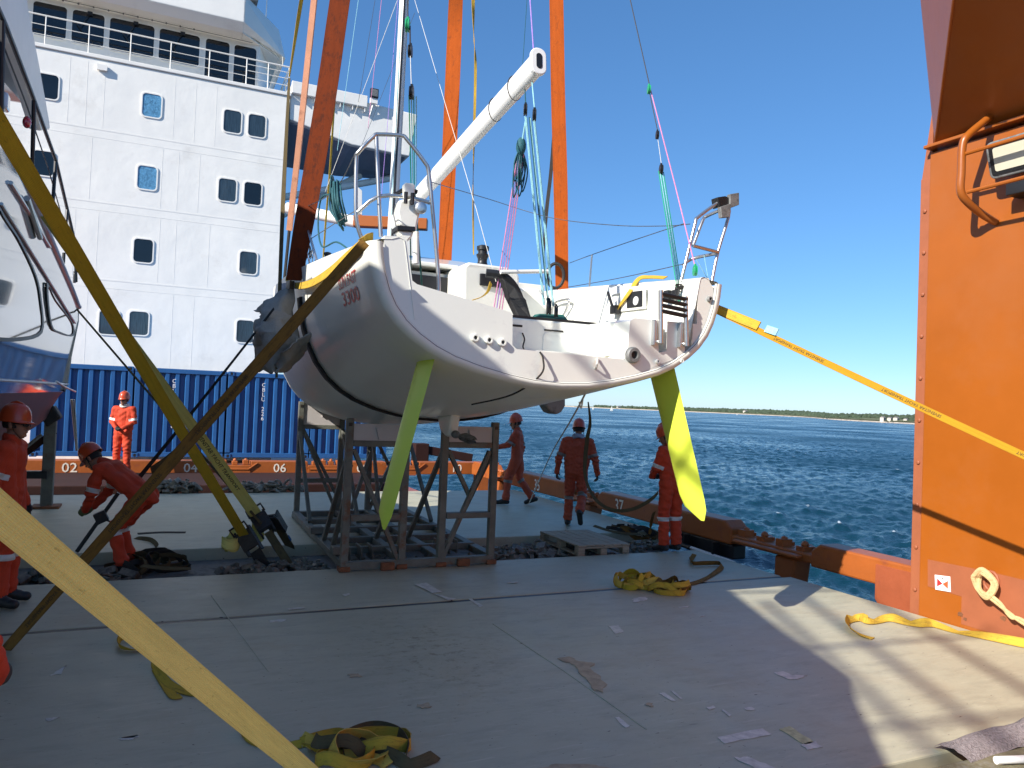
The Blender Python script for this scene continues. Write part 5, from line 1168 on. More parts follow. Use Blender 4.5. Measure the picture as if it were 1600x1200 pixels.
sheet_mesh(crumple(crumple(rows, .04, 7), .02, 16), 'canvas_fold', CANVAS, pad)
m_ = MB(); m_.extrude([(1.22,9.23,3.284), (1.3,8.898,3.279), (1.27,8.642,2.786), (1.24,8.877,2.694), (1.18,9.217,2.712), (1.19,9.18,3.007)], (-.03,-.01,0)); m_.build('flat_sleeve', PADBLUE, pad, bevel=.006)
m_ = MB(); m_.extrude([(1.24,8.722,3.25), (1.26,8.58,3.241), (1.26,8.598,3.152), (1.24,8.694,3.162)], (-.05,-.02,0)); m_.build('buckle', BLACK, pad)
m_ = MB(); m_.box(1.10, 1.16, 8.75, 8.92, 2.42, 2.50); m_.tube([(1.12,8.093,2.586), (1.12,7.795,2.599)], .03, 6); m_.build('buckle', BLACK, pad, bevel=.01)
# second pad peeping out on the far side
fp = thing('chafe_pad', 'small rounded grey pad end hanging below the far side of the hull', 'chafe pad', V(5.082,9.6,2.017))
m_ = MB(); m_.extrude([(4.91,9.6,2.001), (4.998,9.6,2.086), (5.22,9.6,2.149), (5.226,9.6,2.004), (5.169,9.6,1.911), (5.088,9.6,1.872), (4.985,9.6,1.905)], (0,.25,0)); m_.build('pad_end', CANVAS, fp, bevel=.03, seg=3)

# ================================================================ LASHING STRAPS
def strap(name, label, a, b, wid, wdir, mat, sag=0.0, texts=(), ink=INK, th=.005, tside=1, group='flat webbing straps lashing the yachts to the deck', tilt=None, tflip=False, tsize=.62):
    a = V(a); b = V(b); n = 26; d = b-a; P = [a+d*(i/(n-1))-V(0,0,sag*4*(i/(n-1))*(1-i/(n-1))) for i in range(n)]
    W = wdir if hasattr(wdir[0], '__len__') else [wdir, wdir]
    WW = []
    for i in range(n):
        u = i/(n-1)*(len(W)-1); k = min(len(W)-2, int(u)); WW.append(V(W[k]).lerp(V(W[k+1]), u-k))
    ww = [np.interp(i/(n-1), np.linspace(0, 1, len(wid)), wid) for i in range(n)] if hasattr(wid, '__len__') else wid
    o = MB().ribbon(P, ww, WW, th).build(name, mat, None, smooth=True); tag(o, label, 'lashing strap', group)
    camp = V(0, 0, 2.0)
    for txt, u in texts:
        k = int(u*(n-1)); p = P[k]; t = (P[min(n-1, k+1)]-P[k-1]).normalized(); w = WW[k]; w = (w-t*w.dot(t)).normalized(); nr = t.cross(w)
        if nr.dot(camp-p) < 0: w = -w; nr = t.cross(w)
        wv = (ww[k] if hasattr(ww, '__len__') else ww); size = wv*tsize
        xd = t
        if tflip: xd = -t; w = -w
        org = p - w*size*.36 + nr*(th/2+.001)
        L_ = lettering(txt, size, org, xd, w, ink, o, ext=.0006); ORG[L_.name] = V(0,0,0)
    return o
def facing(a, b, roll=0.0):
    """width direction that lies square to the line of sight at the middle of the strap"""
    a = V(a); b = V(b); t = (b-a).normalized(); los = ((a+b)/2-V(0,0,2)).normalized(); w = t.cross(los).normalized()
    return Matrix.Rotation(roll, 3, t) @ w
ST = 'SEVENSTAR YACHT TRANSPORT'
# big yellow strap close in front, lower left
a, b = V(-0.234,1.187,1.879), V(0.66,2.93,0.503)
strap('lashing_strap', 'broad bright yellow strap nearest the front, slanting across the lower left corner', a, b, [.048,.056,.066,.075], [facing(a, b, .0), facing(a, b, .2), facing(a, b, .75)], YELNEAR, .0)
a, b = V(-0.889,4.431,3.445), V(0.991,9.749,0.28)
strap('lashing_strap', 'mustard yellow strap from the upper left edge down to the left deck ratchet', a, b, [.094,.097,.105,.115], [facing(a, b, .1), facing(a, b, .3), facing(a, b, .4)], YELDARK, .01)
a, b = V(-1.061,8.135,3.536), V(1.197,10.207,0.42)
strap('lashing_strap', 'pale yellow printed strap running behind the mustard strap to the right deck ratchet', a, b, [.05,.09,.13,.15], [facing(a, b, .9), facing(a, b, .3), facing(a, b, 0)], YELPALE, .0, texts=((ST, .64),), tsize=.55)
a, b = V(1.3,5.525,3.135), V(-0.974,6.838,0)
strap('lashing_strap', 'oily brown printed strap from the yacht stern corner down to the near deck', a, b, [.075,.085,.088,.088,.085,.075], [facing(a, b, .2), facing(a, b, .1), facing(a, b, .35)], BROWNWEB, .0, texts=((ST, .345), (ST, .585), (ST, .80)), ink=INKBROWN, tsize=.46)
a, b = V(4.74, 5.95, 3.02), V(6.75, .55, .35)
strap('lashing_strap', 'yellow printed strap stretched from the yacht across the sea to the orange tower side', a, b, [.06,.056,.05,.05], [(.2,.2,1), (.25,.3,1)], GOLD, .03, texts=((ST, .03), (ST, .21), (ST, .39), (ST, .54)), tflip=True, ink=INKBROWN, tsize=.6)
# sheath where that strap leaves the yacht
o = strap('strap_sleeve', 'stained tan sleeve of the right strap where it leaves the yacht stern', V(4.735, 5.97, 3.035), V(4.93, 5.44, 2.80), .085, (.2,.2,1), YELOLD, 0, group=None, th=.016); o['category'] = 'strap sleeve'
o = strap('strap_tag', 'small pale blue tag sewn on the right strap beside the stern', V(4.955, 5.375, 2.775), V(4.99, 5.27, 2.735), .066, (.2,.2,1), ROPECYAN, 0, group=None, th=.012); o['category'] = 'strap tag'
# black ratchet lashing held by the bending man
a, b = V(1.02,8.258,2.888), V(-0.339,10.525,0.707)
lb = strap('lashing_strap', 'black oily lashing strap held by the bending man, running up to the canvas pad', a, b, [.03,.035,.05,.06,.09], facing(a, b, .9), BLACKWEB, .02)
MB().beam(V(-0.416,10.504,0.726), V(-0.829,10.548,0.022), .055, .045).build('ratchet_bar', BLACK, lb, bevel=.008)
MB().tube([V(-0.608,10.49,0.438), V(-0.486,10.436,0.389), V(-0.454,10.424,0.306)], .012, 6).build('ratchet_handle', DARKSTEEL, lb)
MB().obox(V(-0.588,10.492,0.437), V(.06,0,.03), V(0,.05,0), V(-.03,0,.06)).build('ratchet_body', DARKSTEEL, lb, bevel=.008)
a, b = V(0.436,8.824,1.705), V(-0.065,9.951,1.051)
strap('lashing_strap', 'short dark strap trailing over the back of the bending man', a, b, [.05,.06,.09], facing(a, b, .6), OLIVEWEB, .05)
a, b = V(-1.35,14.602,3.292), V(1.197,9.924,0.4)
strap('lashing_strap', 'thin dark strap edge running from the silver yacht rail to the deck ratchets', a, b, .028, facing(a, b, .2), OLIVEWEB, .0, th=.02)
# strap wrapped over the stern corner
wl = [V(1.3,9.523,3.398), V(1.3,8.837,3.228), V(1.31,7.851,3.126), V(1.32,6.931,3.115), V(1.33,6.21,3.155), V(1.34,5.881,3.178), V(1.409,5.95,3.249), V(1.491,6.1,3.302)]
ribbon_thing('sheer_strap', 'stained yellow strap loop lying along the yacht gunwale to the stern corner', 'strap', wl, [.05,.07,.085,.09,.08,.07,.07], (.1,.1,1), YELOLD, th=.012)
# strap falling over the starboard coaming
ribbon_thing('coaming_strap', 'short yellow strap falling over the far cockpit coaming beside the gauge', 'strap', [V(4.55,6.37,3.327), V(4.5,6.577,3.356), V(4.45,6.7,3.347), V(4.36,6.71,3.213), V(4.34,6.876,3.075), V(4.32,6.915,3.009)], [.07,.07,.085,.07,.035,.015], (.05,1,.3), YELOLD, th=.008)
ribbon_thing('coaming_strap', 'tan strap looped inside the cockpit below the winch', 'strap', [V(3.354,8.05,3.367), V(3.298,8,3.26), V(3.215,7.98,3.185), V(3.105,7.97,3.138)], [.05,.05,.04,.02], (.6,.5,.3), YELOLD, th=.008)
# ratchets standing in the trough
def ratchet(top, foot, label, mat_w, tail):
    top = V(top); foot = V(foot); t = thing('ratchet_lashing', label, 'ratchet', foot, 'heavy ratchets hooked in the deck trough')
    d = (foot-top).normalized(); s = V(.91,-.41,0); s = (s-d*s.dot(d)).normalized(); u = d.cross(s)
    for q in (-1, 1): MB().obox(top+d*.12+s*.085*q, s*.012, u*.05, d*.17).build('side_plate', DARKSTEEL, t, bevel=.006)
    for q in (.0, .1, .2): MB().tube([top+d*q-s*.1, top+d*q+s*.1], .022, 8).build('spindle', DARKSTEEL, t, smooth=True)
    MB().obox(top+d*.10+u*.05, s*.10, u*.012, d*.12).build('handle', DARKSTEEL, t, bevel=.006)
    MB().tube([top+d*.0+u*.07-s*.1, top-d*.1+u*.10-s*.1, top-d*.1+u*.10+s*.1, top+d*.0+u*.07+s*.1], .014, 6).build('handle_bow', DARKSTEEL, t)
    MB().ribbon([top+d*.26, foot], .10 if mat_w else .13, s, .03).build('lower_webbing', mat_w or BLACKWEB, t)
    if mat_w: MB().ribbon([top+d*.44+u*-.02, top+d*.53+u*-.02], .104, s, .034).build('blue_patch', M('blue_patch', (.02,.10,.25), .7), t)
    MB().tube([foot+s*.05, foot+s*.05+d*.08, foot-s*.03+d*.12, foot-s*.05+d*.05], .02, 8).build('hook', DARKSTEEL, t, smooth=True)
    if tail:
        c = top+V(*tail); m_ = MB()
        for k in range(4):
            ax = V(random.uniform(-.4,.4), random.uniform(-.4,.4), 1).normalized(); x = ax.orthogonal().normalized(); y = ax.cross(x); r_ = .075+.012*k
            m_.ribbon([c+x*r_*math.cos(a)+y*r_*.9*math.sin(a)+ax*.03*math.sin(2*a+k) for a in np.linspace(0, 2*math.pi, 18)], .11, ax, .006)
        m_.ribbon(spline([top+d*.05, top+V(tail[0]*.6, tail[1]*.6, .03), c+V(0,0,.05)], 6), .1, s, .006)
        m_.build('webbing_bundle', YELPALE, t, smooth=True)
    return t
ratchet((0.986,9.786,0.32), (1.26,9.619,-0.12), 'black ratchet with a pale yellow webbing bundle on its left, at the trough', None, (-.14,.02,-.13))
ratchet((1.194,10.182,0.44), (1.533,9.601,-0.1), 'ratchet with blue patched webbing standing right of the yellow bundle', OLIVEWEB, (-.02,.08,-.24))
ratchet((1.36,10.264,0.44), (1.71,10.614,-0.1), 'ratchet with grey webbing closest to the cradle left corner', OLIVEWEB, None)
# ================================================================ LOOSE STRAPS ON THE DECK
def lay(name, label, cat, pts, wid, tw, mat, k=6, parent=None, th=.005):
    """tw: for each point the tilt of the width direction above the deck, 0 flat, 1 on edge"""
    P = spline(pts, k); n = len(P); W = []
    for i in range(n):
        t = (P[min(n-1, i+1)]-P[max(0, i-1)]); t.z = 0; s = V(-t.y, t.x, 0); s = s.normalized() if s.length > 1e-5 else V(1,0,0)
        a = np.interp(i/(n-1), np.linspace(0, 1, len(tw)), tw)*math.pi/2; W.append(s*math.cos(a)+V(0,0,math.sin(a)))
    for i in range(n):
        a = abs(math.sin(np.interp(i/(n-1), np.linspace(0, 1, len(tw)), tw)*math.pi/2)); P[i].z = max(P[i].z, .006+a*wid/2)
    o = MB().ribbon(P, wid, W, th).build(name, mat, parent, smooth=True)
    if parent is None: tag(o, label, cat, 'loose yellow straps lying on the deck')
    return o
lay('loose_strap', 'loose twisted yellow strap lying in the sun beside the orange tower', 'loose strap', [(5.97,4.99,0),(5.94,5.09,0),(5.98,5.27,0),(6.18,5.45,0),(6.36,5.49,0),(6.35,5.37,0),(6.62,5.39,0),(6.7,5.27,0),(6.78,5.13,0),(6.92,5.09,0),(6.95,4.91,0),(7.02,4.71,0),(7.13,4.36,0)], .085, [0,.1,.5,.8,.2,.9,.1,.7,.2,.9,.3,.05,.4,.8], YELOLD, 7)
lay('loose_strap', 'dark yellow strap snaking over the deck behind the broad yellow strap', 'loose strap', [(0,6.53,0),(-0.11,6.52,0),(-0.2,6.61,0),(-0.2,6.81,0),(-0.13,6.87,0),(-0.03,6.67,0),(0.05,6.3,0),(0.05,6.05,0),(0.13,5.73,0),(0.24,5.53,0),(0.39,5.37,0),(0.46,5.11,0),(0.54,4.83,0),(0.54,4.7,0),(0.59,4.6,0),(0.69,4.51,0),(0.82,4.49,0)], .06, [0,.3,.7,.9,.7,.3,.1,.8,.2,.1,.5,.1,.2,.8,.3,.1,.3], YELOLD, 7)
lay('loose_strap', 'short frayed tail end of yellow strap beside the broad yellow strap', 'loose strap', [(0.06,6.04,0),(0.12,5.71,0),(0.17,5.48,0),(0.21,5.47,0)], .06, [.2,0,0,.1], YELOLD, 6)
def tangle(name, label, c, rx, ry, rz, n, wid, mats, tails=()):
    t = thing(name, label, 'strap pile', c, 'tangled piles of webbing on the deck'); c = V(c)
    for i in range(n):
        ax = V(random.gauss(0,.42), random.gauss(0,.42), 1).normalized(); m_ = MB(); x = ax.orthogonal().normalized(); x = (Matrix.Rotation(random.uniform(0,6.28), 3, ax) @ x); y = ax.cross(x)
        o_ = V(random.uniform(-.6,.6)*rx, random.uniform(-.6,.6)*ry, rz*random.uniform(.35,.6)); r1 = random.uniform(.45,.95); P = []; s0 = random.uniform(0,6)
        for a in np.linspace(0, 2*math.pi*random.uniform(.8,1.15), 20):
            p = c+o_+x*rx*r1*math.cos(a+s0)+y*ry*r1*math.sin(a+s0)+ax*.02*math.sin(3*a); p.z = max(c.z+.01+wid*.35, min(p.z, c.z+rz*1.6)); P.append(p)
        m_.ribbon(P, wid, [ax+V(0,0,.4)*math.sin(i+k*.4) for k in range(20)], .005); m_.build('webbing_loop', mats[i % len(mats)], t, smooth=True)
    for j, (pts, tw) in enumerate(tails): lay('webbing_tail', '', '', pts, wid, tw, mats[(j+1) % len(mats)], 6, t)
    return t
tangle('strap_pile', 'tangled yellow strap pile with one upright loop, left one of the pair on the seam', (4.96,7.32,0), .20, .17, .12, 11, .062, (YELOLD, YELLOW, YELOLD, YELDARK))
tangle('strap_pile', 'flatter tangled strap pile on the deck seam with a long tail toward the pallet', (5.22,6.98,0), .20, .16, .08, 9, .062, (YELOLD, BROWNWEB, YELOLD), [([(5.48,7.19,0), (5.71,7.22,0), (6.13,7.48,0), (6.58,7.8,0), (6.72,8,0), (6.51,8.05,0), (6.36,8.09,0), (6.55,8.37,0), (6.717,8.516,0.05)], [.1,.2,.0,.4,.7,.8,.7,.4,.1]), ([(5.24,7.38,0), (5.24,7.19,0), (5.38,7.09,0)], [.1,.2,.1])])
sp_ = tangle('strap_pile', 'large coil of yellow and grimy strap at the bottom edge of the deck', (1.1,4.28,0), .22, .16, .07, 4, .07, (YELOLD, YELLOW, OLIVEWEB))
for pts, tw, mt in (([(0.82,4.5,0),(0.95,4.51,0),(1.04,4.5,0),(1.07,4.38,0),(0.96,4.29,0),(0.87,4.37,0),(0.84,4.44,0)], [.3,.6,.7,.8,.7,.6,.4], YELOLD),
                    ([(1.01,4.25,0),(1.03,4.41,0),(1.15,4.51,0),(1.27,4.52,0),(1.36,4.4,0),(1.36,4.21,0),(1.31,4.09,0)], [.9,.9,.9,.85,.9,.9,.8], OLIVEWEB),
                    ([(1.02,4.31,0),(1.15,4.28,0),(1.25,4.15,0),(1.32,4.04,0),(1.45,4.06,0),(1.49,4.1,0)], [.7,.8,.7,.3,.5,.3], OLIVEWEB),
                    ([(0.91,4.23,0),(1.04,4.26,0),(1.18,4.16,0),(1.21,4.08,0)], [.4,.3,.2,.2], YELLOW), ([(1.09,4.32,0),(1.2,4.42,0),(1.22,4.34,0),(1.21,4.16,0),(1.26,4.16,0)], [.2,.1,.3,.4,.3], YELLOW),
                    ([(0.83,4.55,0),(0.91,4.39,0),(1.05,4.39,0)], [.5,.8,.6], YELLOW)):
    lay('webbing_loop', '', '', pts, .07, tw, mt, 7, sp_)
L2 = lettering('SEVENSTAR', .045, V(0.871,4.359,0.045), (V(0.944,4.372,0.05)-V(0.871,4.359,0.045)), (.1,.25,1), INK, sp_, ext=.0005)
tangle('strap_pile', 'heap of dark greasy straps at the feet of the bending man', (-0.018,10.08,-0.12), .40, .22, .10, 12, .06, (OLIVEWEB, BLACKWEB, OLIVEWEB), [([(-0.203,11.761,0),(0.077,11.81,0),(0.405,11.746,0)], [.1,.1,.1]), ([(-0.217,11.416,0),(-0.028,11.093,0),(0.042,10.634,0),(-0.047,10.422,-0.05)], [.2,.8,.6,.3]), ([(-0.111,9.6,-0.1),(0.15,9.372,-0.1),(0.399,9.339,-0.1)], [.2,.3,.1])])
tangle('strap_pile', 'dark straps and fittings dropped beside the pallet and the man at the rudder', (7.297,10.675,-0.1), .45, .30, .10, 11, .055, (BLACKWEB, OLIVEWEB, BROWNWEB), [([(6.691,11.145,0), (6.69,10.698,0), (6.754,10.323,0), (7.019,10.272,0.02)], [.3,.2,.5,.2]), ([(6.855,9.776,0.1), (6.855,9.738,0.3), (6.649,9.39,0.5)], [.4,.4,.4])])
# slack dark strap carried between two of the men
sk = [V(5.997,10.3,2.077), V(6.104,10.4,1.76), V(6.118,10.5,1.455), V(6.134,10.55,0.947), V(6.127,10.3,0.656), V(6.146,10,0.519), V(6.283,9.8,0.468), V(6.365,9.5,0.537), V(6.431,9.2,0.697), V(6.391,8.95,0.837)]
ribbon_thing('carried_strap', 'long dark slack strap hanging from the hull between two of the men', 'strap', sk, [.02,.05,.07,.05,.05,.05,.05,.06,.05], [(.9,-.4,0),(.9,-.4,0),(.8,.2,.3),(.3,.3,1),(.2,.2,1),(.2,.2,1)], OLIVEWEB)
hl = MB().tube(spline([V(3.398,5.7,2.42), V(3.388,5.72,2.321), V(3.79,6.6,2.098), V(4.692,8.5,1.796), V(6.004,11.5,1.155), V(6.737,13.756,0.02)], 6), .010, 6).build('hand_line', ROPEWHITE, None); tag(hl, 'thin white hand line running from the yacht stern down to the walking man', 'rope')
hk_ = MB().tube(spline([V(3.742,6.6,2.046), V(3.766,6.6,1.983), V(3.783,6.6,2.085)], 4), .008, 6).build('line_loop', ROPEWHITE, None); tag(hk_, 'small loose loop in the white hand line below the stern', 'rope loop')

# ================================================================ CRADLE
cd_ = thing('boat_cradle', 'rust-streaked grey steel boat cradle standing empty under the lifted yacht', 'boat cradle', (2.92, 11, 0))
def steel(a, b, w, h, name='brace', up=(0,1,0), mat=CRADLE): return MB().beam(a, b, w, h, up).build(name, mat, cd_, bevel=.006)
def cradle_frame(y, top, pan, shift=0.0, yb=None):
    for x0, x1 in ((2.0, 2.68), (3.17, 3.83)):
        for x in (x0, x1): 
            zt = top if x in (2.0, 3.83) else top-.02
            steel((x+shift, y, .02), (x+shift, y, zt), .085, .085, 'post'); MB().obox((x+shift, y-.046, zt-.07), (.02,0,0), (0,.004,0), (0,0,.02)).build('bolt', DARKSTEEL, cd_)
            MB().box(x+shift-.065, x+shift+.065, y-.07, y+.06, 0, .055).build('foot_plate', RUST if y < 10 else CRADLE, cd_, bevel=.008)
        steel((x0+.045+shift, y, pan-.03), (x1-.045+shift, y, pan-.03), .07, .07, 'cross_bar'); steel((x0+.045+shift, y, .61), (x1-.045+shift, y, .61), .07, .11, 'cross_bar')
        MB().box(x0+.045+shift, x1-.045+shift, y-.02, y+.01, pan+.006, top-.06+(.12 if y > 10 else 0)).build('support_board', PLY, cd_)
        MB().extrude([((x0+x1)/2+shift-.04, y-.022, top-.10), ((x0+x1)/2+shift+.04, y-.022, top-.10), ((x0+x1)/2+shift, y-.022, top-.24)], (0,-.03,0)).build('stiffener', PLY, cd_)
    yb2 = y+(-.05 if y < 10 else .05)
    steel((2.06+shift, y+.006, 1.40), (2.64+shift, y+.006, .10), .05, .07); steel((3.77+shift, y+.006, 1.40), (3.20+shift, y+.006, .10), .05, .07)
    steel((3.24+shift, y+.055, 1.40), (3.56+shift, y+.055, .80), .05, .06)
    steel((2.0+shift, y, .06), (3.83+shift, y, .06), .09, .10, 'base_rail')
cradle_frame(8.86, 1.76, 1.50); cradle_frame(12.9, 1.90, 1.52, .10)
for x in (2.02, 2.72, 3.2, 3.86):
    steel((x, 8.93, .07), (x+.06, 12.86, .07), .09, .11, 'base_rail')
for y in (9.6, 10.3, 11.1, 11.9): steel((2.07, y, .09), (3.9, y, .09), .08, .09, 'base_crossbar')
for x, y0, z0, y1, z1 in ((2.02, 8.95, 1.35, 10.2, .13), (2.02, 9.6, .13, 8.96, .95), (2.08, 12.8, 1.4, 11.6, .13), (2.72, 8.95, 1.35, 10.2, .13), (3.17, 8.95, 1.35, 10.2, .13), (3.85, 8.95, 1.40, 10.3, .13), (3.9, 12.8, 1.4, 11.4, .13), (2.78, 12.8, 1.45, 11.5, .13)):
    steel((x, y0, z0), (x+.01, y1, z1), .055, .055, 'brace', (1,0,0))
steel((2.15, 12.93, 1.45), (2.72, 12.93, .40), .05, .06); steel((2.95, 12.7, .15), (3.5, 12.95, 1.7), .06, .07); steel((3.3, 12.95, 1.5), (3.15, 11.6, .15), .05, .06)
for x in (2.5, 3.45): MB().box(x-.08, x+.08, 8.76, 8.86, .0, .09).build('rusty_lug', RUST, cd_, bevel=.01)
for x, y in ((2.18, 9.35), (2.32, 9.35), (2.46, 9.35), (3.4, 9.5), (3.52, 9.5), (3.64, 9.55)): MB().box(x, x+.02, y, y+.30, .0, .17).build('lug_plate', CRADLE, cd_, bevel=.004)
for y in (9.15, 10.6): MB().box(1.93, 2.10, y, y+.16, .125, .22).build('slide_block', CRADLE, cd_, bevel=.01)

# ================================================================ LASHING GEAR HEAPS
def heap(c, rx, ry, h, n, label, seed, smin=.05, smax=.15):
    rd = random.Random(seed); m_ = MB()
    for i in range(n):
        a = rd.uniform(0, 6.28); q = math.sqrt(rd.random()); x = c[0]+rx*q*math.cos(a); y = c[1]+ry*q*math.sin(a); z = c[2]+rd.uniform(.0, h)*(1-q*q*.7)+.02
        s = rd.uniform(smin, smax); rot = Matrix.Rotation(rd.uniform(0,6.28), 3, 'Z') @ Matrix.Rotation(rd.gauss(0,.35), 3, 'X') @ Matrix.Rotation(rd.gauss(0,.35), 3, 'Y'); k = rd.random()
        if k < .25: m_.obox((x,y,z), rot @ V(s*.7,0,0), rot @ V(0,s*.42,0), rot @ V(0,0,s*.28))
        elif k < .72: m_.tube([V(x,y,z)+rot @ V(s*.75*math.cos(t), s*.48*math.sin(t), 0) for t in np.linspace(0, 6.283, 11)[:-1]], s*.17, 6, closed=True)
        else:
            m_.obox((x,y,z), rot @ V(s*.5,0,0), rot @ V(0,s*.5,0), rot @ V(0,0,s*.16)); m_.lathe([(s*.3,0),(s*.2,s*.45),(s*.32,s*.5),(s*.1,s*.62)], 7, Matrix.Translation((x,y,z)) @ rot.to_4x4())
    stuff(m_.build('lashing_gear', DUNNAGE, bevel=.004, seg=1), label)
heap((1.35, 9.45, -.14), .62, .42, .11, 130, 'heap of grey twist locks and chain links left of the cradle', 1)
heap((4.75, 9.65, -.14), .85, .50, .13, 120, 'heap of grey twist locks and shackles between cradle and pallet', 2)
heap((-.95, 9.6, -.14), .75, .40, .10, 70, 'rusty lashing gear in the deck trough beside the orange-clad men', 3)
heap((.15, 16.45, .0), .70, .16, .20, 60, 'stack of grey lashing gear against the dark red coaming behind the bending man', 4, .08, .17)
heap((2.0, 16.42, .0), .75, .16, .18, 70, 'stack of grey lashing gear against the dark red coaming left of the cradle', 5, .08, .17)
heap((6.7, 9.75, -.14), .35, .35, .14, 30, 'scattered shackles around the boots of the man at the rudder', 6, .05, .11)
heap((2.9, 9.7, -.14), .75, .45, .06, 50, 'scattered lashing gear inside the cradle base', 8, .05, .10)

heap((5.6, 9.7, -.14), .48, .55, .06, 60, 'grey lashing gear packed under the wooden pallet', 9, .06, .11)
# ================================================================ PALLET
pl = thing('wooden_pallet', 'weathered grey wooden pallet lying across gear in the deck trough', 'pallet', (5.62, 9.65, -.02))
pa = R(-1); ca, sa = math.cos(pa), math.sin(pa)
def PW(u, v, z): return V(5.62+u*ca-v*sa, 9.65+u*sa+v*ca, z+.131)
def plank(u0, u1, v0, v1, z0, z1, name='plank'):
    m_ = MB(); j = random.uniform(-.004, .004); m_.extrude([PW(u0,v0,z0+j), PW(u1,v0,z0+j), PW(u1,v1,z0+j*-1), PW(u0,v1,z0-j)], (0,0,z1-z0)); return m_.build(name, WOOD, pl, bevel=.004)
for k in range(6): u = -.40+k*.1365; plank(u, u+.127, -.60+random.uniform(-.01,.01), .60, -.028, -.006)
for v in (-.60, -.06, .49): plank(-.40, .40, v, v+.11, -.052, -.030, 'bearer')
for v in (-.60, -.06, .49):
    for u in (-.40, -.05, .30): plank(u, u+.10, v, v+.11, -.125, -.053, 'block')
for u in (-.40, -.05, .30): plank(u, u+.10, -.60, .60, -.148, -.126, 'runner')

# ================================================================ SILVER MOTOR YACHT
my = thing('motor_yacht', 'glossy silver motor yacht with black windows standing on the deck at the left edge', 'motor yacht', (-3, 6, 1))
# hull sections along the ship: y, bottom z, chine half-depth, side X at chine, side X at sheer, sheer z
stn = [(14.85, 1.78, -1.46, -1.32, 3.34), (14.7, 1.15, -1.50, -1.33, 3.36), (13.5, .98, -1.50, -1.32, 3.50), (11, .90, -1.48, -1.30, 3.74), (8, .88, -1.48, -1.28, 4.02), (5.6, .95, -1.55, -1.30, 3.95), (3.0, 1.05, -1.85, -1.62, 3.75), (1.9, 1.2, -2.35, -2.0, 3.68), (1.2, 1.5, -3.3, -2.45, 3.64), (.9, 2.0, -4.25, -3.7, 3.62)]
CXM = -4.4
def myrow(y, zb, xc, xs, zs): return [(CXM, y, zb-.25), (-2.6, y, zb), (xc-.16, y, zb+.42), (xc, y, 1.90), (xc+.03, y, 2.05), (xc+(xs-xc)*.45, y, 2.5), (xs, y, zs-.25), (xs-.01, y, zs)]
rows = [myrow(*s) for s in stn]; nr_ = len(rows[0])
rows2 = []
cols = [spline([r_[k] for r_ in rows], 5) for k in range(nr_)]
NR = len(cols[0])
def hullband(k0, k1, name, mat):
    m_ = MB()
    for i in range(NR):
        m_.v += [tuple(cols[k][i]) for k in range(k0, k1+1)]
        m_.v += [(2*CXM-cols[k][i].x, cols[k][i].y, cols[k][i].z) for k in range(k0, k1+1)]
    w = k1-k0+1
    for i in range(NR-1):
        for k in range(w-1):
            a = i*2*w+k; b = (i+1)*2*w+k; m_.f.append([a, b, b+1, a+1]); m_.mi.append(0)
            a += w; b += w; m_.f.append([a, a+1, b+1, b]); m_.mi.append(0)
    return m_.build(name, mat, my, smooth=True)
hullband(0, 3, 'bottom', ANTIF); hullband(3, 4, 'boot_stripe', NAVY); hullband(4, 7, 'topsides', GLOSSGREY)
tr = MB(); e = [cols[k][0] for k in range(nr_)]; tr.extrude([tuple(p) for p in e]+[(2*CXM-p.x, p.y, p.z) for p in e[::-1]], (0,-.03,0)); tr.build('transom', GLOSSGREY, my)
MB().tube([(cols[4][i].x+.012, cols[4][i].y, cols[4][i].z-.02) for i in range(0, NR, 2)], .014, 6).build('waterline_stripe', LETWHITE, my)
bw = MB()
for i in range(NR): bw.v += [tuple(cols[7][i]), (CXM-2.9, cols[7][i].y, cols[7][i].z-.03)]
for i in range(NR-1): bw.f.append([2*i, 2*i+1, 2*i+3, 2*i+2]); bw.mi.append(0)
bw.build('main_deck', GLOSSWHITE, my)
def side_x(y, z):
    i = min(range(NR), key=lambda q: abs(cols[5][q].y-y)); zz = [cols[k][i].z for k in range(3, 8)]; xx = [cols[k][i].x for k in range(3, 8)]; return float(np.interp(z, zz, xx))
def onhull(poly, d, name, mat, bev=0):
    vs = [V(side_x(p[1], p[2])+d, p[1], p[2]) for p in poly]; m_ = MB(); n = len(vs)
    m_.extrude(vs, (-max(.006, d*.8), 0, 0)); return m_.build(name, mat, my, bevel=bev)
def hwin(pts, wfr=.05):
    c = sum((V(p) for p in pts), V(0,0,0))/len(pts); sm = spline(pts, 4, True)
    fr = MB(); n = len(sm)
    for q, d in ((1.0, .004), (1.0, .022), (1-wfr, .022), (1-wfr, .008)):
        for p in sm: w_ = c+(p-c)*q; fr.v.append((side_x(w_.y, w_.z)+d, w_.y, w_.z))
    for a in range(3):
        for k in range(n): fr.f.append([a*n+k, a*n+(k+1) % n, (a+1)*n+(k+1) % n, (a+1)*n+k]); fr.mi.append(0)
    f_ = fr.build('hull_window', BLACK, my, smooth=True)
    g = MB()
    pp = [(c+(p-c)*.97) for p in sm]; A = np.array([(1, p.y, p.z) for p in pp]); bb = np.array([side_x(p.y, p.z)+.010 for p in pp]); cf = np.linalg.lstsq(A, bb, rcond=None)[0]
    g.v = [(float(cf[0]+cf[1]*p.y+cf[2]*p.z), p.y, p.z) for p in pp+[c]]       # one flat pane
    for k in range(n): g.f.append([k, (k+1) % n, n]); g.mi.append(0)
    g.build('pane', MIRRORGLASS, f_)
MIRRORGLASS = M('mirror_tinted_glass', (.008,.010,.012), .015, var=.1, spec=1.0, coat=1.0)
MIRRORGLASS.node_tree.nodes['Principled BSDF'].inputs['IOR'].default_value = 1.9
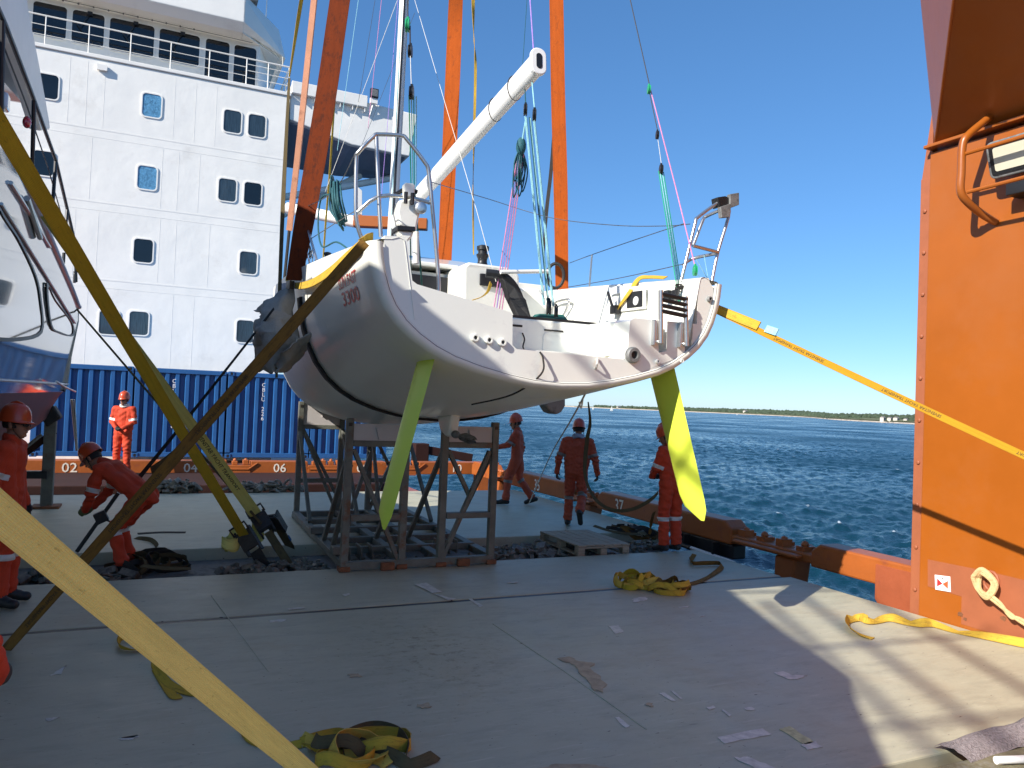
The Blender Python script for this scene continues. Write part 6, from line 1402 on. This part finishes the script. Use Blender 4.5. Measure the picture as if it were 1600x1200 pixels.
hwin([(-1.36,11.004,2.643),(-1.35,10.516,2.988),(-1.34,9.863,3.202),(-1.33,8.635,3.374),(-1.32,7.754,3.437),(-1.31,6.292,3.549),(-1.33,6.144,3.12),(-1.36,6.807,2.5),(-1.38,7.867,2.385),(-1.38,9.476,2.45)], .06)
hwin([(-1.34,10.664,3.219),(-1.34,11.664,3.127),(-1.34,14.039,3.003),(-1.35,14.44,2.823),(-1.35,12.787,2.755),(-1.35,11.64,2.787)], .10)
for p, q, r_ in (((-1.3,7.61,3.502), (-1.33,14.411,3.033), .014), ((-1.28,7.849,3.742), (-1.3,10.598,3.644), .018)):
    n_ = 14; pts = [V(p).lerp(V(q), i/(n_-1)) for i in range(n_)]; MB().tube([(side_x(p_.y, p_.z)+.012, p_.y, p_.z) for p_ in pts], r_, 8).build('rubbing_strake', STEEL, my, smooth=True)
MB().tube([(cols[7][i].x+.01, cols[7][i].y, cols[7][i].z) for i in range(0, NR)], .035, 8).build('gunwale_cap', STEEL, my, smooth=True)
gr = [(-1.36,12.596,2.058),(-1.34,13.374,1.99),(-1.34,15.13,1.908)]
MB().tube(spline(gr, 4), .016, 8).build('stern_handrail', STEEL, my, smooth=True)
MB().tube([(-1.361,14.8,1.779), (-1.257,14.95,0.911)], .02, 8).build('stern_ladder_leg', STEEL, my, smooth=True); MB().tube([(-1.323,14.8,1.78), (-1.248,14.95,0.911)], .012, 8).build('stern_ladder_leg', STEEL, my, smooth=True)
# deckhouse, side-deck window band and flybridge overhang
dh = MB(); dh.extrude([(-2.05, 13.2, 3.3), (-2.3, .78, 3.5), (-2.4, .83, 4.18), (-2.4, 1.67, 4.83), (-2.4, 3.95, 5.56), (-2.4, 9.6, 5.5), (-2.3, 11.2, 4.6)], (-5.0, 0, 0)); dh.build('deckhouse', GLOSSWHITE, my, bevel=.06, seg=3)
wb = MB(); wb.extrude([(-2.02, 11.6, 3.95), (-2.02, 4.0, 4.35), (-2.26, 4.3, 5.05), (-2.26, 9.7, 5.0), (-2.16, 10.8, 4.55)], (.02, 0, 0)); wb.build('saloon_window', MIRRORGLASS, my)
fo = MB(); fo.extrude([(-1.62, 10.6, 5.28), (-1.42, 9.6, 5.70), (-1.36, 7.0, 6.05), (-1.75, 7.0, 5.8), (-1.9, 9.0, 5.35)], (-5.4, 0, 0)); fo.build('flybridge', GLOSSWHITE, my, bevel=.08, seg=3)
MB().extrude([(-1.4,7.38,5.252), (-1.4,8.809,5.954), (-1.4,9.024,5.799), (-1.4,9.811,5.591), (-1.4,10.852,5.254), (-1.4,11.011,5.161), (-1.4,10.365,4.946), (-1.4,9.543,5.07), (-1.4,8.481,5.183), (-1.4,7.729,5.175)], (-.14, 0, 0)).build('flybridge_support', WHITE2, my, bevel=.03)
nl = MB(); nl.box(-1.42, -1.34, 7.92, 8.06, 4.40, 4.55); nl.build('light_housing', GLOSSWHITE, my, bevel=.02)
nl = MB(); nl.ball(V(-1.32,8.793,4.563), (.04,.05,.06)); nl.build('navigation_light', NAVRED, my, smooth=True)
# black guard rail along the side deck
rt = [(-1.32,7.086,4.967), (-1.32,7.515,4.974), (-1.32,8.218,4.945), (-1.32,9.079,4.904), (-1.32,10.947,4.782), (-1.32,12.37,4.484), (-1.32,13.56,4.224), (-1.32,14.055,3.673)]
MB().tube(rt, .022, 8).build('guard_rail', BLACK, my, smooth=True)
for a, b in (((-1.32,7.404,4.967), (-1.32,7.575,4.125)), ((-1.32,9.122,4.905), (-1.32,9.292,4.093)), ((-1.32,10.947,4.782), (-1.32,10.902,4.175)), ((-1.32,12.37,4.484), (-1.32,12.265,4.05)), ((-1.32,12.285,3.848), (-1.32,12.281,3.695)), ((-1.32,13.787,3.8), (-1.32,13.786,3.618))):
    MB().tube([a, b], .021, 8).build('rail_post', BLACK, my, smooth=True)
MB().tube([(-1.33,7.543,4.811), (-1.33,8.727,4.735), (-1.33,10.425,4.546), (-1.33,12.201,4.233)], .008, 6).build('rail_wire', BLACK, my)
MB().tube([(side_x(9.0, 3.7)+.03, 8.6, 3.78), (side_x(9.6, 3.6)+.03, 9.6, 3.58)], .03, 8).build('fairlead', STEEL, my, smooth=True)
# props carrying it
def prop(y, x=-1.62):
    t = thing('boat_stand', 'rusty steel prop with a padded head holding the silver yacht hull, back one' if y > 12 else 'rusty steel prop under the silver yacht hull, front one', 'boat stand', (x, y, 0))
    MB().beam((x, y, 0), (x, y, 1.42), .17, .17, (0,1,0)).build('post', CRADLE, t, bevel=.01); MB().box(x-.2, x+.2, y-.2, y+.2, 0, .04).build('base_plate', RUST, t)
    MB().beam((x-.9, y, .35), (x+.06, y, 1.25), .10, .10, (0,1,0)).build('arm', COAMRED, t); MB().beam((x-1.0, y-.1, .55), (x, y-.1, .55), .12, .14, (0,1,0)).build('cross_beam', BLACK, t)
    MB().obox((x-.0, y, 1.5), (.10,0,.08), (0,.16,0), (-.06,0,.1)).build('head_pad', RUBBER, t, bevel=.03)
    MB().tube([(x-.8, y-.2, .5), (x-.1, y-.2, 1.2)], .03, 6).build('turnbuckle', LAMPBODY, t)
prop(14.6); prop(8.6, -2.0)
# a cradle beam under the keel
kb = thing('keel_block', 'dark timber block stack under the keel of the silver yacht', 'keel block', (-3, 12, 0))
for z, s in ((.0, .6), (.28, .5), (.56, .4)): MB().box(-3-s, -3+s, 11.6, 12.4, z, z+.27).build('timber', WOOD, kb, bevel=.01)
# unseen lattice added high above the silver yacht to cast shadow bands on deck
lb_ = thing('shadow_lattice', 'unseen orange lattice added high up to cast shadow bands on the deck', 'shadow lattice', (-7, -1, 8))
HB = 10.0; OX, OY = -HB/.66, -HB*.36/.66; dv = V(.45, .89, 0).normalized()
for p in ((6.1, 5.5), (7.05, 5.7), (4.62, 3.7)):
    q = V(p[0]+OX, p[1]+OY, HB); MB().tube([q-dv*16, q+dv*3.0], .042, 8).build('chord', ORANGE, lb_, smooth=True)
for a, b in (((5.0,4.98),(7.2,4.73)), ((3.9,3.60),(6.3,3.25)), ((5.9,6.75),(7.6,6.45)), ((2.6,1.9),(5.3,1.6))):
    MB().tube([V(a[0]+OX, a[1]+OY, HB+.02), V(b[0]+OX, b[1]+OY, HB+.02)], .032, 8).build('lattice_bar', ORANGE, lb_, smooth=True)
# ================================================================ STEEL DAVIT BOOM BEHIND THE YACHT
db = thing('davit_boom', 'white round davit boom with a rusty orange end beam by the ship house corner', 'davit boom', V(4.587,24,7.661))
MB().tube([(3.215,24,7.665), (4.982,22.5,7.174)], .17, 12).build('boom_pipe', WHITE2, db, smooth=True)
MB().beam(V(4.903,22.4,7.162), V(6.869,21.5,7.154), .30, .32).build('end_beam', ORANGE, db, bevel=.02)
MB().extrude([(4.93,22.4,8.227), (5.107,22.4,8.102), (5.14,22.4,7.384), (4.966,22.4,7.436)], (0,.25,0)).build('upright_plate', WHITE2, db, bevel=.01)
MB().beam(V(6.356,21.6,7.124), V(6.584,21.6,2.086), .3, .3, (0,1,0)).build('pedestal', WHITE2, db)

# ================================================================ PEOPLE
def capsule(m_, a, b, ra, rb, n=14, fl=None):
    """closed tapered capsule; fl = (axis, factor) flattens it across an axis"""
    a = V(a); b = V(b); d = b-a; L = d.length; t = d/L if L > 1e-6 else V(0,0,1); u = t.orthogonal().normalized(); w = t.cross(u)
    rings = []
    for k in range(5): ph = math.pi/2*(1-k/4); rings.append((a-t*ra*math.sin(ph), ra*max(.02, math.cos(ph))))
    for k in range(5): ph = math.pi/2*(k/4); rings.append((b+t*rb*math.sin(ph), rb*max(.02, math.cos(ph))))
    vs = []
    for c, r_ in rings:
        for k in range(n):
            an = 2*math.pi*k/n; o = (u*math.cos(an)+w*math.sin(an))*r_
            if fl: ax = V(fl[0]).normalized(); o = o-ax*(o.dot(ax)*(1-fl[1]))
            vs.append(c+o)
    m = len(rings); fs = [[i*n+k, i*n+(k+1) % n, (i+1)*n+(k+1) % n, (i+1)*n+k] for i in range(m-1) for k in range(n)]
    fs.append(list(range(n))[::-1]); fs.append([(m-1)*n+k for k in range(n)])
    m_.add(vs, fs)
def seg_dist(P, a, b):
    a = np.array(a); b = np.array(b); d = b-a; t = np.clip(((P-a)@d)/max(1e-9, d@d), 0, 1); q = a+t[:, None]*d; return np.linalg.norm(P-q, axis=1), t
def person(label, loc, face, J, cover=COVER, glove=GLOVE, helmet=True, band=REFL, head_yaw=0, head_pitch=0, group='crew in orange-red coveralls', goggles=False, scarf=None, voxel=.0085, curl=.9, hood=False, radio=False, bands=('arm','leg')):
    """J: joints in the person's own frame, x to the right, y forward, z up, metres"""
    t = thing('person', label, 'person', loc, group); base = V(loc); RZ = Matrix.Rotation(-face, 3, 'Z')   # face: clockwise heading from +Y
    def W(p): return base+RZ @ V(p)
    j = {k: W(v) for k, v in J.items()}; fw = RZ @ V(0,1,0); rt_ = RZ @ V(1,0,0)
    bones = []; m_ = MB()
    def bone(a, b, ra, rb, lab, fl=None): capsule(m_, a, b, ra, rb, 14, fl); bones.append((a, b, (ra+rb)/2, lab))
    up = (j['neck']-j['pelvis']).normalized(); sh_ax = (j['shr']-j['shl']).normalized(); tf = sh_ax.cross(up)*-1
    chest = j['pelvis'].lerp(j['neck'], .72)
    bone(j['pelvis']-up*.02, chest, .135, .145, 'c', (tf, .82))
    for s in 'lr':
        sh, el, wr, hp, kn, an, to = (j[k+s] for k in ('sh','el','wr','hp','kn','an','to'))
        bone(hp+up*.05, sh.lerp(j['neck'], .28)-up*.07, .112, .10, 'c', (tf, .88)); bone(j['neck']-up*.05, sh, .075, .078, 'c')
        bone(sh, el, .074, .060, 'c'); bone(el, wr, .060, .046, 'c'); bone(hp, kn, .108, .080, 'c'); bone(kn, an+(kn-an).normalized()*.07, .078, .070, 'c')
        capsule(m_, an+(kn-an).normalized()*.10, an+(kn-an).normalized()*.06, .078, .078)
        # boot: shaft, sole and toe
        bone(an+(kn-an).normalized()*.06, an-(kn-an).normalized()*.02, .052, .052, 'b'); heel = an-(to-an).normalized()*.045-(kn-an).normalized()*.035
        bone(heel, to, .045, .043, 'b'); bone(an-(kn-an).normalized()*.01, an.lerp(to, .6), .05, .045, 'b')
        # hand: palm, four fingers and a thumb
        hd = (j['ha'+s]-wr).normalized(); pn = V(j.get('pn'+s, wr+rt_*(1 if s == 'l' else -1)))-wr; pn = (pn-hd*pn.dot(hd)).normalized(); sd = hd.cross(pn)
        k0 = wr+hd*.09; bone(wr, k0, .034, .040, 'g', (pn, .55))
        for q in range(4):
            f0 = k0+sd*(q-1.5)*.021; ln_ = (.040, .046, .043, .034)[q]; d1 = (hd*math.cos(curl*.5)+pn*math.sin(curl*.5)); d2 = (hd*math.cos(curl*1.4)+pn*math.sin(curl*1.4))
            f1 = f0+d1*ln_; f2 = f1+d2*ln_*.85; bone(f0-hd*.02, f1, .0125, .0115, 'g'); bone(f1, f2, .0115, .0100, 'g')
        tb_ = wr+hd*.035-sd*.03*(1 if s == 'l' else -1)*0+sd*(-.030 if s == 'l' else .030)*1; t1 = tb_+(hd*.6+pn*.5+sd*(-.6 if s == 'l' else .6)).normalized()*.042; bone(tb_, t1, .016, .0135, 'g'); bone(t1, t1+(hd*.8+pn*.5).normalized()*.032, .0135, .011, 'g')
    # head
    RH = RZ @ Matrix.Rotation(-head_yaw, 3, 'Z') @ Matrix.Rotation(-head_pitch, 3, 'X'); hc = j['head']
    def Hd(x, y, z): return hc+RH @ V(x, y, z)
    bone(j['neck']-up*.03, Hd(0,-.02,-.07), .060, .056, 's'); bone(Hd(0,-.03,.03), Hd(0,.015,.03), .082, .078, 's'); bone(Hd(0,.02,-.01), Hd(0,.042,-.075), .066, .044, 's'); bone(Hd(0,.06,-.085), Hd(0,.075,-.09), .022, .018, 's')
    bone(Hd(0,.088,.015), Hd(0,.110,-.025), .010, .016, 's'); bone(Hd(-.035,.07,.035), Hd(.035,.07,.035), .024, .024, 's'); bone(Hd(-.018,.086,-.056), Hd(.018,.086,-.056), .011, .011, 's')
    for s in (-1, 1): capsule(m_, Hd(s*.080,-.015,.018), Hd(s*.080,-.012,-.02), .020, .014, 10); bones.append((Hd(s*.080,-.015,.018), Hd(s*.08,-.012,-.02), .018, 's'))
    capsule(m_, j['neck']-up*.01-tf*0, j['neck']+up*.03, .082, .075); bones.append((j['neck']-up*.02, j['neck']+up*.02, .080, 'c'))     # collar
    # fuse into one continuous skin
    me = bpy.data.meshes.new('tmp'); me.from_pydata(m_.v, [], m_.f); ob = bpy.data.objects.new('tmp', me); COL.objects.link(ob)
    md = ob.modifiers.new('r', 'REMESH'); md.mode = 'VOXEL'; md.voxel_size = voxel; sm = ob.modifiers.new('s', 'SMOOTH'); sm.factor = .5; sm.iterations = 3
    dg = bpy.context.evaluated_depsgraph_get(); me2 = bpy.data.meshes.new_from_object(ob.evaluated_get(dg)); bpy.data.objects.remove(ob); bpy.data.meshes.remove(me)
    N = len(me2.vertices); P = np.empty(N*3); me2.vertices.foreach_get('co', P); P = P.reshape(-1, 3); Nr = np.empty(N*3); me2.vertices.foreach_get('normal', Nr); Nr = Nr.reshape(-1, 3)
    best = np.full(N, 1e9); lab = np.zeros(N, int); code = {'c': 0, 's': 1, 'g': 2, 'b': 3}
    for a, b, r_, l_ in bones:
        d, _ = seg_dist(P, a, b); d = d-r_; k = d < best; best[k] = d[k]; lab[k] = code[l_]
    # cloth folds: low, stretched wrinkles on the coverall
    rs = np.random.default_rng(int(abs(loc[0]*1000+loc[1]*77)) % 9999); disp = np.zeros(N); Lp = P-np.array(base)
    for i in range(16):
        kx = rs.normal(0, 1, 3)*np.array([15, 15, 26])*(.6+rs.random()); disp += np.sin(Lp@kx+rs.random()*6.28+1.6*np.sin(Lp@(kx[::-1]*.35)+i))
    for key in ('ell','elr','knl','knr','anl','anr','pelvis'):
        dd = np.linalg.norm(P-np.array(j[key]), axis=1); disp += 5.0*np.exp(-(dd/.11)**2)*np.sin(Lp[:, 2]*85+rs.random()*6+3*np.sin(Lp[:, 0]*18)*np.cos(Lp[:, 1]*15))
    disp = disp*.0019*(lab == 0); P2 = P+Nr*disp[:, None]
    me2.vertices.foreach_set('co', P2.ravel())
    me2.materials.clear()
    for q in (cover, SKIN, glove, BOOT): me2.materials.append(q)
    F = len(me2.polygons); ls = np.empty(F, int); me2.polygons.foreach_get('loop_start', ls); lv = np.empty(len(me2.loops), int); me2.loops.foreach_get('vertex_index', lv)
    fl_ = lab[lv[ls]]; me2.polygons.foreach_set('material_index', fl_.astype(np.int32)); me2.polygons.foreach_set('use_smooth', np.ones(F, bool)); me2.update()
    # reflective tape: cut from the cloth itself and lifted off it
    bm0 = bmesh.new(); bm0.from_mesh(me2)
    fcen = [f.calc_center_median() for f in bm0.faces]
    def tape(a, b, c0, c1, rad):
        d = (b-a); L = d.length; d = d/L; bm = bmesh.new(); keep = []
        for f, cc in zip(bm0.faces, fcen):
            tt = (cc-a).dot(d)
            if c0-.03 < tt < c1+.03 and ((cc-a)-d*tt).length < rad and f.material_index == 0: keep.append(f)
        vm = {}
        for f in keep:
            try: bm.faces.new([vm.setdefault(v.index, None) or vm.__setitem__(v.index, bm.verts.new(v.co+v.normal*.004)) or vm[v.index] for v in f.verts])
            except ValueError: pass
        for co, no in ((a+d*c0, -d), (a+d*c1, d)):
            bmesh.ops.bisect_plane(bm, geom=bm.verts[:]+bm.edges[:]+bm.faces[:], plane_co=co, plane_no=no, clear_outer=True)
        if len(bm.faces):
            mm = bpy.data.meshes.new('reflective_band'); bm.to_mesh(mm); mm.materials.append(band); mm.polygons.foreach_set('use_smooth', [True]*len(mm.polygons)); mm.transform(Matrix.Translation(-base))
            o = bpy.data.objects.new('reflective_band', mm); COL.objects.link(o); o.parent = t
        bm.free()
    bm0.verts.ensure_lookup_table(); bm0.verts.index_update()
    for s in 'lr':
        if 'arm' in bands: a, b = j['sh'+s], j['el'+s]; L = (b-a).length; tape(a, b, L*.72, L*.72+.052, .115)
        if 'leg' in bands: a, b = j['kn'+s], j['an'+s]; tape(a, b, .02, .075, .135)
    bm0.free()
    me2.transform(Matrix.Translation(-base)); me2.name = 'body'; o = bpy.data.objects.new('body', me2); COL.objects.link(o); o.parent = t
    M4 = Matrix.Translation(hc) @ RH.to_4x4()
    # hair, helmet, eyes
    h_ = MB(); pr = [(math.sin(a)*.090, math.cos(a)*.105-.0) for a in np.linspace(2.05, .01, 9)]; h_.lathe(pr, 18, M4 @ Matrix.Translation((0,-.024,.025)) @ Matrix.Diagonal((.98,1.02,1.0,1))); h_.build('hair', HAIR, t, smooth=True)
    for s in (-1, 1): e_ = MB(); e_.ball(Hd(s*.031,.083,.012), (.011,.009,.009), 8, 6); e_.build('eye', HAIR, t, smooth=True)
    if goggles:
        g = MB(); g.tube([Hd(-.082,-.02,.02), Hd(-.072,.06,.018), Hd(-.03,.104,.015), Hd(.03,.104,.015), Hd(.072,.06,.018), Hd(.082,-.02,.02)], .007, 6)
        for s in (-1, 1): g.extrude([Hd(s*.012,.107,.028), Hd(s*.062,.086,.030), Hd(s*.062,.084,-.004), Hd(s*.030,.103,-.012), Hd(s*.014,.108,.0)], RH @ V(0,.006,0))
        g.build('sunglasses', BLACK, t)
    if helmet:
        he = MB(); rings = []; nA = 28
        prof = [(1.03,-.005),(1.02,.02),(.985,.055),(.90,.095),(.74,.130),(.50,.152),(.25,.162),(1e-5,.165)]
        MH = M4 @ Matrix.Translation((0,-.014,.045)) @ Matrix.Rotation(R(-4), 4, 'X')
        for r_, z in prof: rings.append([MH @ V(.107*r_*math.cos(a), .133*r_*math.sin(a), z*.97) for a in np.linspace(0, 2*math.pi, nA, endpoint=False)])
        brim = [MH @ V(.115*math.cos(a), .142*math.sin(a)+(.045*max(0, math.sin(a))**2), -.012-.006*max(0, math.sin(a))) for a in np.linspace(0, 2*math.pi, nA, endpoint=False)]
        brim2 = [MH @ V(.105*math.cos(a), .130*math.sin(a), -.004) for a in np.linspace(0, 2*math.pi, nA, endpoint=False)]
        rr_ = [brim2, brim]+rings
        for q in rr_: he.v += [tuple(p) for p in q]
        for i in range(len(rr_)-1):
            for k in range(nA): he.f.append([i*nA+k, i*nA+(k+1) % nA, (i+1)*nA+(k+1) % nA, (i+1)*nA+k]); he.mi.append(0)
        hm_ = he.build('helmet', HELM, t, smooth='all')
        rg = MB(); rg.tube([MH @ V(0, y, z) for y, z in ((.118,.068),(.09,.118),(.04,.157),(0,.170),(-.04,.157),(-.09,.118),(-.125,.05))], .011, 8); rg.build('ridge', HELM, hm_, smooth=True)
        ch = MB(); ch.tube([MH @ V(-.104,.02,-.0), Hd(-.078,.02,-.05), Hd(-.03,.055,-.115), Hd(.03,.055,-.115), Hd(.078,.02,-.05), MH @ V(.104,.02,0)], .004, 5); ch.build('chin_strap', BLACK, hm_)
    if scarf:
        sc = MB(); nb = j['neck']+up*.03
        for q in range(3): sc.tube([nb+RH @ V(.082*math.cos(a), .082*math.sin(a)-.01, .018*q-.01+.008*math.sin(3*a+q)) for a in np.linspace(0, 2*math.pi, 14)[:-1]], .022, 8, closed=True)
        sc.build('scarf', scarf, t, smooth=True)
    if radio:
        r_ = MB(); c = chest+fw*.13+rt_*.03; r_.obox(c, rt_*.03, up*.055, fw*.018); r_.tube([c+up*.05, c+up*.14], .006, 6); r_.tube(spline([c+up*.05, c+up*.16+rt_*.03, j['neck']+rt_*.05+fw*.06], 4), .006, 6); r_.build('radio', BLACK, t)
    # pockets, belt seam and zip: raised cloth pieces
    return t
def stand(arm_l=None, arm_r=None, **kw):
    J = dict(pelvis=(0,0,.96), neck=(0,0,1.47), head=(0,.03,1.625), shl=(-.185,0,1.425), shr=(.185,0,1.425), ell=(-.245,-.03,1.14), elr=(.245,-.03,1.14), wrl=(-.255,.05,.90), wrr=(.255,.05,.90), hal=(-.255,.07,.80), har=(.255,.07,.80),
             hpl=(-.092,0,.93), hpr=(.092,0,.93), knl=(-.11,.02,.51), knr=(.11,.02,.51), anl=(-.12,-.01,.09), anr=(.12,-.01,.09), tol=(-.15,.14,.045), tor=(.15,.14,.045))
    J.update(kw); return J
# 1 the man at the left edge, side on, looking across the deck
person('man at the left edge with sunglasses and a white arm band, facing right', (-1.21,8.22,0), R(100), stand(wrr=(.27,.02,.87), har=(.27,.03,.77), elr=(.255,-.05,1.14)), COVER, head_yaw=R(8), goggles=True, voxel=.0075)
# 2 the man bending over the ratchet
person('man bending forward over a black ratchet at the deck trough', (-0.254,10.056,-0.14), R(-62), dict(pelvis=(0,-.16,.90), neck=(0,.34,1.24), head=(0,.50,1.29), shl=(-.18,.30,1.20), shr=(.18,.30,1.20), ell=(-.23,.36,.90), elr=(.22,.40,.92), wrl=(-.10,.50,.71), wrr=(.12,.52,.72), hal=(-.06,.58,.66), har=(.08,.60,.66),
   hpl=(-.10,-.16,.88), hpr=(.10,-.16,.88), knl=(-.13,.12,.50), knr=(.12,.18,.50), anl=(-.15,-.02,.09), anr=(.13,.05,.09), tol=(-.18,.14,.045), tor=(.15,.20,.045)), COVER, glove=GLOVEG, head_pitch=R(38), voxel=.0075)
# 3 the sunlit man by the containers
person('sunlit man standing with clasped hands in front of the blue containers', (-0.72,18.938,0.11), R(205), stand(ell=(-.25,.02,1.16), elr=(.25,.02,1.16), wrl=(-.08,.20,1.02), wrr=(.07,.21,1.03), hal=(.0,.22,.98), har=(-.01,.23,.99)), COVER, goggles=True, scarf=ROPEWHITE, voxel=.010, bands=('arm',))
# 4 the walking man with his hand on the cradle
person('man walking beside the cradle with one hand on its post', (6.5,13.84,0), R(-58), stand(neck=(0,.03,1.46), head=(0,.07,1.61), shl=(-.18,.03,1.42), shr=(.18,.03,1.42), ell=(-.22,.16,1.20), wrl=(-.16,.40,1.13), hal=(-.14,.49,1.15), elr=(.25,-.05,1.14), wrr=(.27,-.02,.90), har=(.27,.0,.81),
   knl=(-.10,.16,.52), anl=(-.11,.20,.09), tol=(-.12,.36,.05), knr=(.10,-.04,.51), anr=(.11,-.32,.13), tor=(.12,-.18,.05), hpl=(-.092,.02,.92), hpr=(.092,-.0,.92)), COVERB, band=REFLD, radio=True, head_yaw=R(-12), head_pitch=R(6))
# 5 the man walking away towards the water
person('man walking away beside the pallet with a grey scarf at his neck, his heel raised', (6.35,11.21,0), R(38), stand(neck=(0,.06,1.46), head=(0,.11,1.60), shl=(-.20,.04,1.42), shr=(.20,.04,1.42), ell=(-.30,-.02,1.14), elr=(.30,.02,1.14), wrl=(-.33,.02,.90), wrr=(.34,.08,.90), hal=(-.33,.05,.80), har=(.34,.12,.80), knl=(-.11,.05,.52), anl=(-.12,.02,.09), tol=(-.13,.18,.045), knr=(.11,.02,.53), anr=(.12,-.28,.27), tor=(.13,-.20,.10)), COVERB, band=REFLD, scarf=PADBLUE, head_yaw=R(-10), head_pitch=R(8))
# 6 the man half hidden by the bright rudder
person('man half hidden behind the sunlit lime rudder, head bowed over his hands', (6.64,8.98,0), R(-6), stand(neck=(0,.05,1.47), head=(-.03,.11,1.61), ell=(-.26,.06,1.16), elr=(.26,.06,1.16), wrl=(-.14,.26,1.04), wrr=(.13,.27,1.05), hal=(-.06,.32,1.03), har=(.06,.33,1.03)), COVER, head_yaw=R(-40), head_pitch=R(22), band=REFL)
# 7 a man standing closest, only his sleeve in the picture
person('nearest man, cut off by the left edge with only an orange sleeve showing', (-.775, 3.235, 0), R(24), stand(elr=(.30,-.03,1.10), wrr=(.24,.16,.95), har=(.22,.24,.93)), COVER, voxel=.012)
